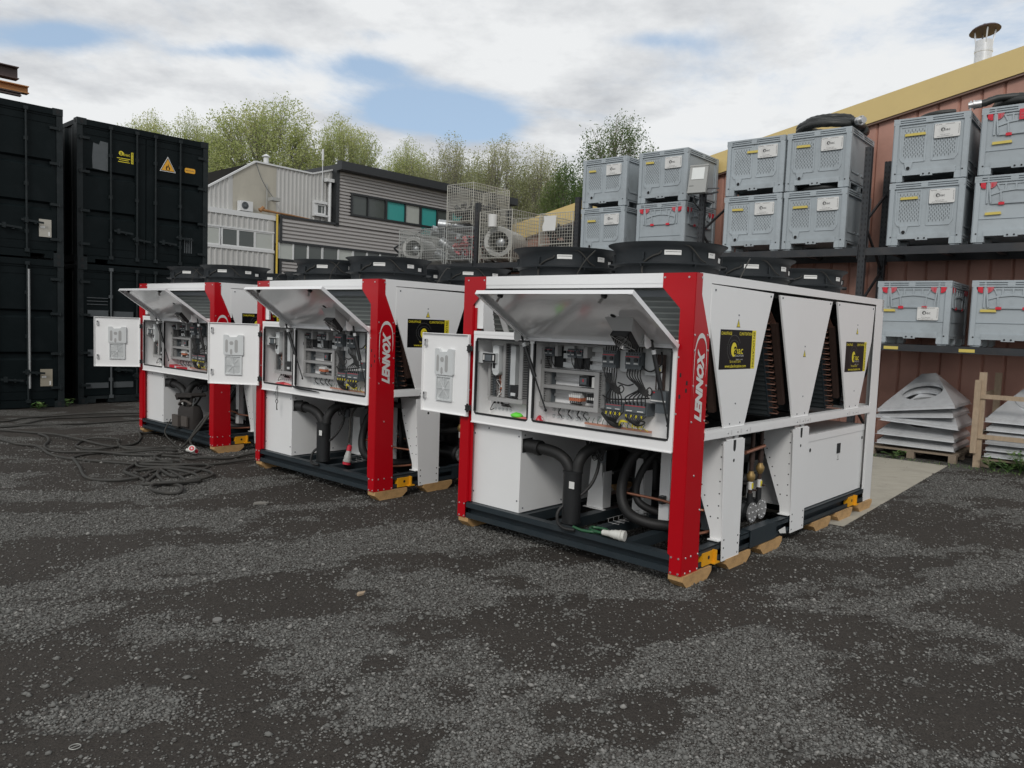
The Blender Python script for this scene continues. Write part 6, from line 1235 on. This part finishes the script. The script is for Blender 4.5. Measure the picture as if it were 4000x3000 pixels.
# ------------------------------------------------------------------ sheet metal hoods under the rack
def hood_mesh(m_, closed=False):
    W_, D_, h = 1.04, 1.15, .47; k = .0
    m_.box(0, W_, 0, .004, 0, .045).box(0, W_, D_ - .004, D_, 0, .045).box(0, .004, .004, D_ - .004, 0, .045).box(W_ - .004, W_, .004, D_ - .004, 0, .045)
    m_.box(-.025, W_ + .025, -.025, .02, -.003, .0).box(-.025, W_ + .025, D_ - .02, D_ + .025, -.003, 0)
    a, b_, c, d = Vector((0, 0, .045)), Vector((W_, 0, .045)), Vector((W_ * .615, D_ * .8, .045 + h)), Vector((W_ * .42, D_ * .8, .045 + h))
    e, f = Vector((0, D_, .045)), Vector((W_, D_, .045)); c2, d2 = c + Vector((0, .02, 0)), d + Vector((0, .02, 0))
    cen = (a + b_ + c + d) / 4 + (a + b_ - c - d) * -.01; cen = Vector((W_ * .515, D_ * .8 * .46, .045 + h * .46)); u = Vector((1, 0, 0)); v = (((c + d) - (a + b_)) / 2).normalized(); R_ = .285
    n = 32; ring = [cen + u * R_ * math.cos(2 * PI * i / n) + v * R_ * .93 * math.sin(2 * PI * i / n) for i in range(n)]
    def outer(i):
        th_ = 2 * PI * i / n; dr = u * math.cos(th_) + v * math.sin(th_) * .93; best = 9
        for p, q in ((a, b_), (b_, c), (c, d), (d, a)):
            E1 = q - p; nx = E1.cross((c - a).cross(b_ - a)).normalized(); den = dr.dot(nx)
            if abs(den) > 1e-6:
                t_ = (p - cen).dot(nx) / den
                if t_ > 0: best = min(best, t_)
        return cen + dr * best
    out = [outer(i) for i in range(n)]
    m_.add(ring + out, [(i, (i + 1) % n, n + (i + 1) % n, n + i) for i in range(n)])
    # corner fill triangles so that the outline stays a quadrilateral
    for q in (a, b_, c, d):
        i = max(range(n), key=lambda j: -(out[j] - q).length); j = (i + 1) % n if (out[(i + 1) % n] - q).length < (out[i - 1] - q).length else i - 1
        m_.add([q, out[i], out[j]], [(0, 1, 2)])
    nn = u.cross(v); m_.add([p for p in ring] + [p - nn * .06 for p in ring], [(i, (i + 1) % n, n + (i + 1) % n, n + i) for i in range(n)])
    m_.add([b_, f, c2, c], [(0, 1, 2, 3)]); m_.add([a, d, d2, e], [(0, 1, 2, 3)]); m_.add([e, d2, c2, f], [(0, 1, 2, 3)]); m_.add([d, c, c2, d2], [(0, 1, 2, 3)])
    if closed: m_.add([p + nn * .02 for p in ring], [tuple(range(n))]); m_.add([p + nn * .02 for p in ring] + list(ring), [(i, (i + 1) % n, n + (i + 1) % n, n + i) for i in range(n)])
hm = MB(); hood_mesh(hm); h0 = None
for i, (z, roll, dx, dy, lb_) in enumerate(((.15, -.4, 0, .02, 'lowest galvanised duct hood, lying on the pallet'), (.29, -.6, .0, .0, 'second lowest galvanised duct hood of the loose stack'), (.505, -2.2, .04, -.03, 'middle galvanised duct hood, tilted to the right'), (.535, 5.5, -.03, .0, 'second galvanised duct hood from the top, tilted'), (.63, 8.0, -.01, -.02, 'topmost galvanised duct hood with an open round hole'))):
    if h0 is None: h0 = hm.build('duct_hood', GALV, smooth=False); o = h0
    else: o = h0.copy(); COL.objects.link(o)
    o.location = rack_pt(.41 + dx, .0 + dy, z); o.rotation_euler = Matrix.Rotation(RZ, 4, 'Z').to_euler(); o.rotation_euler = (Matrix.Rotation(RZ, 3, 'Z') @ Matrix.Rotation(R(-roll), 3, 'Y')).to_euler(); tag(o, lb_, 'duct hood', 'galvanised duct hoods stacked under the rack')
hc = MB(); hood_mesh(hc, True); h1 = None
for i in range(6):
    z = (.13, .22, .31, .41, .50, .62)[i]
    if h1 is None: h1 = hc.build('duct_hood', GALV, smooth=False); o = h1
    else: o = h1.copy(); COL.objects.link(o)
    if i == 5: o.scale = (1.12, 1.0, 1.25)
    o.location = rack_pt(1.83 - (i == 5) * .03 + .01 * (i % 2), .03, z); o.rotation_euler = (0, 0, RZ); tag(o, ('lowest', 'second', 'third', 'fourth', 'fifth', 'topmost')[i] + ' galvanised duct hood from the bottom in the timber crate' if i < 5 else 'topmost galvanised duct hood in the timber crate, its round mouth closed', 'duct hood', 'galvanised duct hoods in the timber crate')
def pallet(label, s, d, w_, dep):
    t = thing('wooden_pallet', label, 'pallet', rack_pt(s, d, GZ), RZ)
    for y in np.linspace(0, dep - .1, 7): B(0, w_, y, y + .1, .10, .122).build('deck_board', WOODP, t, smooth=False)
    for x in (0, w_ / 2 - .05, w_ - .1):
        B(x, x + .1, 0, dep, .08, .0995).build('stringer_board', WOODP, t, smooth=False)
        for y in (0, dep / 2 - .06, dep - .12): B(x, x + .1, y, y + .12, 0, .0795).build('pallet_block', WOODP, t, smooth=False)
pallet('weathered pallet under the loose stack of duct hoods', .30, -.05, 1.2, 1.2); pallet('weathered pallet inside the timber crate of hoods', 1.8, -.0, 1.2, 1.2)
t = thing('timber_crate_frame', 'pale timber crate frame nailed round a stack of hoods', 'crate', rack_pt(1.70, -.12, GZ), RZ)
for a in ((.02, .11, .0, .05, 0, 1.335), (1.3, 1.39, .0, .05, 0, 1.335), (1.3, 1.39, 1.25, 1.3, 0, 1.3), (.02, .11, 1.25, 1.3, 0, 1.3)): B(*a).build('crate_post', WOODC, t, smooth=False)
o = B(-.02, .055, -.045, -.001, .2, 1.225).build('crate_post', WOODC, t, smooth=False)
for z in (.97, .41): B(.01, 1.4, -.046 if False else -.022, -.001, z, z + .062).build('crate_slat', WOODC, t, smooth=False) if z > 1 else B(.056, 1.4, -.022, -.001, z, z + .062).build('crate_slat', WOODC, t, smooth=False)
for z in (.97, .41): B(1.391, 1.413, 0, 1.3, z, z + .062).build('crate_slat', WOODC, t, smooth=False); B(-.003, .019, .052, 1.3, z, z + .062).build('crate_slat', WOODC, t, smooth=False)
# weeds along the wall
def weed(label, x, y, h, n, seed, mt=0, spread=.14):
    rn = random.Random(seed); m_ = MB()
    for i in range(n):
        a = rn.uniform(0, 6.28); l = h * rn.uniform(.6, 1.1); tip = Vector((math.cos(a) * spread * rn.uniform(.5, 1.3), math.sin(a) * spread * rn.uniform(.5, 1.3), l)); m_.m(WEED[0]).tube([(0, 0, 0), tip * .5 + Vector((0, 0, l * .12)), tip], [.004, .003, .002], 4)
        for k in range(5):
            c = tip * (.3 + .17 * k) + Vector((0, 0, l * .06)); b_ = rn.uniform(0, 6.28); d_ = Vector((math.cos(b_), math.sin(b_), rn.uniform(-.1, .5))); s_ = Vector((-math.sin(b_), math.cos(b_), 0)); L_ = rn.uniform(.05, .1)
            m_.m(WEED[rn.randrange(2)]).add([c, c + d_ * L_ * .5 + s_ * L_ * .28, c + d_ * L_, c + d_ * L_ * .5 - s_ * L_ * .28], [(0, 1, 2, 3)])
    o = m_.build('weed', None, smooth=False); o.location = (x, y, GZ); tag(o, label, 'weed', 'weeds growing at the foot of the warehouse wall'); return o
for i, (s, d, h, n, lb_) in enumerate(((1.98, -.2, .16, 8, 'low leafy weed just right of the crate post'), (2.16, -.22, .17, 9, 'leafy weed in the middle of the crate front'), (2.3, -.16, .26, 12, 'tallest leafy weed by the crate at the right edge'), (.72, -.2, .10, 7, 'small grassy weed before the pallet of loose hoods'), (2.45, -.25, .2, 9, 'leafy weed at the outer end of the crate'))):
    x, y, z = rack_pt(s, d, 0); weed(lb_, x, y, h, n, i + 3)
x, y = on_left(-.45, -.12, 0)[:2]; weed('small weed at the foot of the left container', x, y, .10, 6, 20); x, y = on_left(.06, .05, 0)[:2]; weed('thin weed in the gap between the containers', x, y, .14, 5, 21)
def verge():
    m_ = MB(); rn = random.Random(9)
    for i in range(380):
        s = rn.uniform(.1, 2.8); d = -.28 + rn.gauss(0, .12); x, y, z = rack_pt(s, d, GZ); a = rn.uniform(0, 6.28); h = rn.uniform(.012, .05); w_ = .004; lx, ly = rn.uniform(-.03, .03), rn.uniform(-.03, .03)
        m_.m(WEED[rn.randrange(2)]).add([(x - w_ * math.cos(a), y - w_ * math.sin(a), z), (x + w_ * math.cos(a), y + w_ * math.sin(a), z), (x + lx, y + ly, z + h)], [(0, 1, 2)])
    o = m_.build('grass', None, smooth=False, kind='stuff'); tag(o, 'thin grass and moss along the foot of the rack', 'grass'); o['kind'] = 'stuff'
verge()
# bits lying on the yard
o = MB().tube([(.034 * math.cos(a), .034 * math.sin(a), 0) for a in np.linspace(0, 2 * PI, 20)], .0035, 6, caps=False).tube([(-.02, -.024, 0), (.02, .024, 0)], .003, 6); o = o.build('metal_ring', mat('dull_ring', (.3, .3, .28), .5, .3)); o.scale = (.62, .62, .62); o.location = (-1.69, 2.99, GZ + .008); tag(o, 'small metal ring with a crossbar lying on the gravel', 'ring')
for p, sx, rz, lb_, nm, mt in (((-.93, 4.82, GZ + .012), .06, .9, 'pale wood chip on the dark gravel', 'wood_chip', WOODC), ((-2.35, 7.10, GZ + .02), .11, .3, 'crumpled paper scrap before the middle chiller', 'paper_scrap', mat('dirty_paper', (.2, .19, .17), .8)), ((-1.63, 4.33, GZ + .013), .025, 0, 'flat pale disc lying on the gravel', 'flat_disc', mat('disc', (.17, .165, .155), .7))):
    if nm == 'flat_disc': m_ = MB().cyl((0, 0, -.008), (0, 0, .004), .026, 16)
    else: m_ = MB().prism([(0, -.2 * sx), (sx, -.1 * sx), (1.3 * sx, .25 * sx), (.5 * sx, .4 * sx), (.1 * sx, .2 * sx)], 2, -.008, .006)
    o = m_.build(nm, mt, smooth=False); o.location = p; o.rotation_euler = (.06, .05, rz); tag(o, lb_, nm.replace('_', ' '))

# ------------------------------------------------------------------ scrap seen over the containers' end
t = thing('scrap_trailer', 'white drum and dark beam stacked beyond the right container', 'scrap pile', (-11.3, 26.0, GZ), .8)
MB().box(-1.2, 1.7, -.4, .4, 0, 2.45).build('skip_body', DARKJUNK, t, smooth=False); MB().box(-1.0, 1.25, -.5, -.3, 2.96, 3.2).build('dark_beam', TRIMB, t, smooth=False)
MB().cyl((-.9, -.4, 2.7), (.1, -.55, 2.75), .24, 16).cyl((.1, -.55, 2.75), (.16, -.56, 2.75), .27, 16).build('white_drum', PLUGW, t)
MB().tube([(.3, -.4, 2.45), (.35, -.4, 2.9), (.9, -.4, 2.92), (1.1, -.4, 2.8), (1.1, -.4, 2.45)], .03, 7, smooth=4).tube([(.55, -.4, 2.45), (.55, -.4, 2.9)], .03, 7).build('orange_frame', GASY, t)
MB().tube([(.35, -.1, 3.2), (.2, -.1, 3.6), (.1, -.1, 4.0)], [.08, .06, .02], 7).build('stake', WOODP, t); MB().prism([(-1.0, 3.2), (-.1, 3.2), (-.35, 3.5), (-1., 3.5)], 1, -.2, -.1).build('tin_sheet', GALV, t, smooth=False)

# ------------------------------------------------------------------ trees
def tree_proto(seed, rad, zc_, hz, n_limb, n_sec, n_ter, leaves, lsize, mats, flat=0., thick=.16, droop=0., bias=.0, flop=.6):
    """limbs to points on the crown, twigs from the nearest limb, leaves round the twigs"""
    rg = np.random.default_rng(seed); wood = MB(); trunk_top = Vector((0, 0, zc_ - hz * .95)); c = np.array([0, 0, zc_])
    def dirs(n, lo=-.35):
        d = rg.normal(size=(n * 4, 3)); d /= np.linalg.norm(d, axis=1)[:, None]; return d[d[:, 2] > lo][:n]
    lump = lambda d: 1 + .09 * np.sin(d[:, 0] * 5.1 + seed) * np.cos(d[:, 1] * 4.3 + seed) + .06 * np.sin(d[:, 2] * 7 + d[:, 0] * 3 + seed * 2)
    S3 = np.array([rad, rad, hz])
    nodes = []; nrad = []
    def limb(p0, p1, r0, r1, sag, k=9):
        p0, p1 = Vector(p0), Vector(p1); mid = p0.lerp(p1, .5); mid.x = p0.x + (p1.x - p0.x) * (.42 - sag); mid.y = p0.y + (p1.y - p0.y) * (.42 - sag); mid.z = p0.z + (p1.z - p0.z) * (.55 + sag * .3)
        pts = [p0 * (1 - t) ** 2 + mid * 2 * t * (1 - t) + p1 * t * t + Vector(rg.normal(size=3) * .02 * (p1 - p0).length * (0 < t < 1)) for t in np.linspace(0, 1, k)]
        rr = np.linspace(r0, r1, k); wood.tube(pts, list(rr), 5 if r0 > .03 else 3, caps=False)
        for p, q in zip(pts[2:], rr[2:]): nodes.append(tuple(p)); nrad.append(q)
        return pts
    wood.tube([(0, 0, -.2), (.03, .02, trunk_top.z * .5), tuple(trunk_top)], [thick * 1.5, thick * 1.1, thick], 9)
    base = [trunk_top]; d = dirs(n_limb, -.05)
    for k, v in enumerate(d): limb(trunk_top - Vector((0, 0, rg.random() * hz * .25)), c + v * S3 * .82 * lump(v[None])[0], thick * .55, thick * .09, .12)
    limb(trunk_top, c + np.array([.1, .1, .9]) * S3, thick * .7, thick * .1, 0)
    def level(n, shell, r0, r1, k):
        d = dirs(n); tgt = c + d * S3 * (shell[0] + (shell[1] - shell[0]) * rg.random((len(d), 1)) ** .6) * lump(d)[:, None]
        NN = np.array(nodes); ends = []
        for p in tgt:
            inner = c + (p - c) * .62; inner[2] -= hz * .18
            j = int(np.argmin(((NN - inner) ** 2).sum(1))); q = NN[j]; ends.append(limb(q, p, min(r0, nrad[j] * .8), r1, .05, k))
        return ends
    level(n_sec, (.55, .97), thick * .2, thick * .045, 6); tw = level(n_ter, (.62, 1.0), thick * .075, thick * .022, 5)
    cr = MB(); cen = []
    for p in tw: cen += [p[-1], p[-2], p[len(p) // 2]]
    cen = np.array([tuple(q) for q in cen]); idx = rg.integers(0, len(cen), leaves)
    hh = (cen[idx][:, 2] - (zc_ - hz)) / (2 * hz); keepp = rg.random(leaves) < np.clip(.45 + bias * hh + .4 * np.linalg.norm((cen[idx] - c) / S3, axis=1) ** 2, 0, 1); idx = idx[keepp]; n = len(idx)
    P_ = cen[idx] + rg.normal(size=(n, 3)) * lsize * 2.6; P_[:, 2] -= droop * rg.random(n)
    a = rg.normal(size=(n, 3)); a /= np.linalg.norm(a, axis=1)[:, None]; b_ = np.cross(a, rg.normal(size=(n, 3))); b_ /= np.linalg.norm(b_, axis=1)[:, None]
    sz = lsize * (.6 + .8 * rg.random((n, 1))); V = np.stack([P_ - a * sz, P_ + b_ * sz * .5, P_ + a * sz, P_ - b_ * sz * .5], 1).reshape(-1, 3)
    me = bpy.data.meshes.new('crown'); me.vertices.add(n * 4); me.vertices.foreach_set('co', V.ravel().astype(np.float32)); me.loops.add(n * 4); me.polygons.add(n)
    me.loops.foreach_set('vertex_index', np.arange(n * 4, dtype=np.int32)); me.polygons.foreach_set('loop_start', np.arange(n, dtype=np.int32) * 4); me.polygons.foreach_set('loop_total', np.full(n, 4, np.int32))
    for m_ in mats: me.materials.append(m_)
    cl = (np.sin(P_[:, 0] * 1.3 + seed) + np.cos(P_[:, 1] * 1.1) + rg.normal(size=n) * .8); mi = np.digitize(cl, [-.7, .8]); me.polygons.foreach_set('material_index', mi.astype(np.int32)); me.update(); me.validate()
    t = thing('tree', '', 'tree'); wood.build('trunk', BARK, t, smooth=True); o = bpy.data.objects.new('crown', me); COL.objects.link(o); o.parent = t; return t
PT = {'round': tree_proto(3, 4.2, 11.4, 4.9, 14, 160, 1300, 36000, .07, LEAF, bias=.5), 'tall': tree_proto(8, 2.7, 9.6, 6.0, 11, 120, 900, 19000, .062, LEAFS, thick=.13, bias=.3),
      'birch': tree_proto(12, 2.2, 8.6, 4.2, 8, 90, 560, 20000, .052, LEAFD, thick=.1, droop=.35), 'dark': tree_proto(17, 2.0, 7.2, 3.9, 8, 60, 400, 22000, .07, LEAFD, thick=.12)}
seen = {}
for kind, x, y, sx, sz, rz, lb_ in (
    ('round', -16.9, 53.0, 1.02, .99, .3, 'largest round tree in spring leaf, rising over the roof peak'),
    ('round', -26.2, 56.3, .62, .97, 1.9, 'small leafy treetop just above the right container, farthest left'),
    ('round', -22.8, 56.0, .58, .955, 4.1, 'leafy treetop between the container and the largest tree'),
    ('round', -12.5, 56.6, .68, .985, 2.6, 'round green tree right of the largest tree, above the black fascia'),
    ('round', -8.7, 61.4, .62, .95, 5.0, 'small round tree above the middle of the black fascia'),
    ('tall', -4.5, 53.8, .78, .93, .0, 'thin sparse tree with ascending branches left of the wire cages'),
    ('tall', -1.6, 57.0, 1.0, .985, 2.2, 'sparse tree directly behind the wire cages'),
    ('tall', 1.5, 58.0, .9, .97, 4.4, 'sparse tree right of the wire cages'),
    ('tall', -6.6, 60.0, .95, .93, 5.6, 'pale sparse tree behind the end of the office roof'),
    ('round', 1.2, 64.0, .9, .86, 3.3, 'green tree low behind the cages and the sparse trees'),
    ('round', -4.0, 64.0, .95, .88, .9, 'green tree low behind the thin sparse tree'),
    ('dark', 2.55, 44.0, .75, .98, .4, 'dark green tree beside the leftmost bins'),
    ('birch', 4.84, 39.7, 1.02, 1.0, 1.0, 'feathery birch rising above the leftmost bins'),
    ('dark', 4.6, 41.0, .8, .96, 3.0, 'dense green tree inside the foot of the birch')):
    o = PT[kind] if kind not in seen else copy_tree(PT[kind]); seen[kind] = 1
    o.location = (x, y, GZ); o.rotation_euler = (0, 0, rz); o.scale = (sx, sx, sz); o['label'] = lb_; o['group'] = 'trees behind the yard'
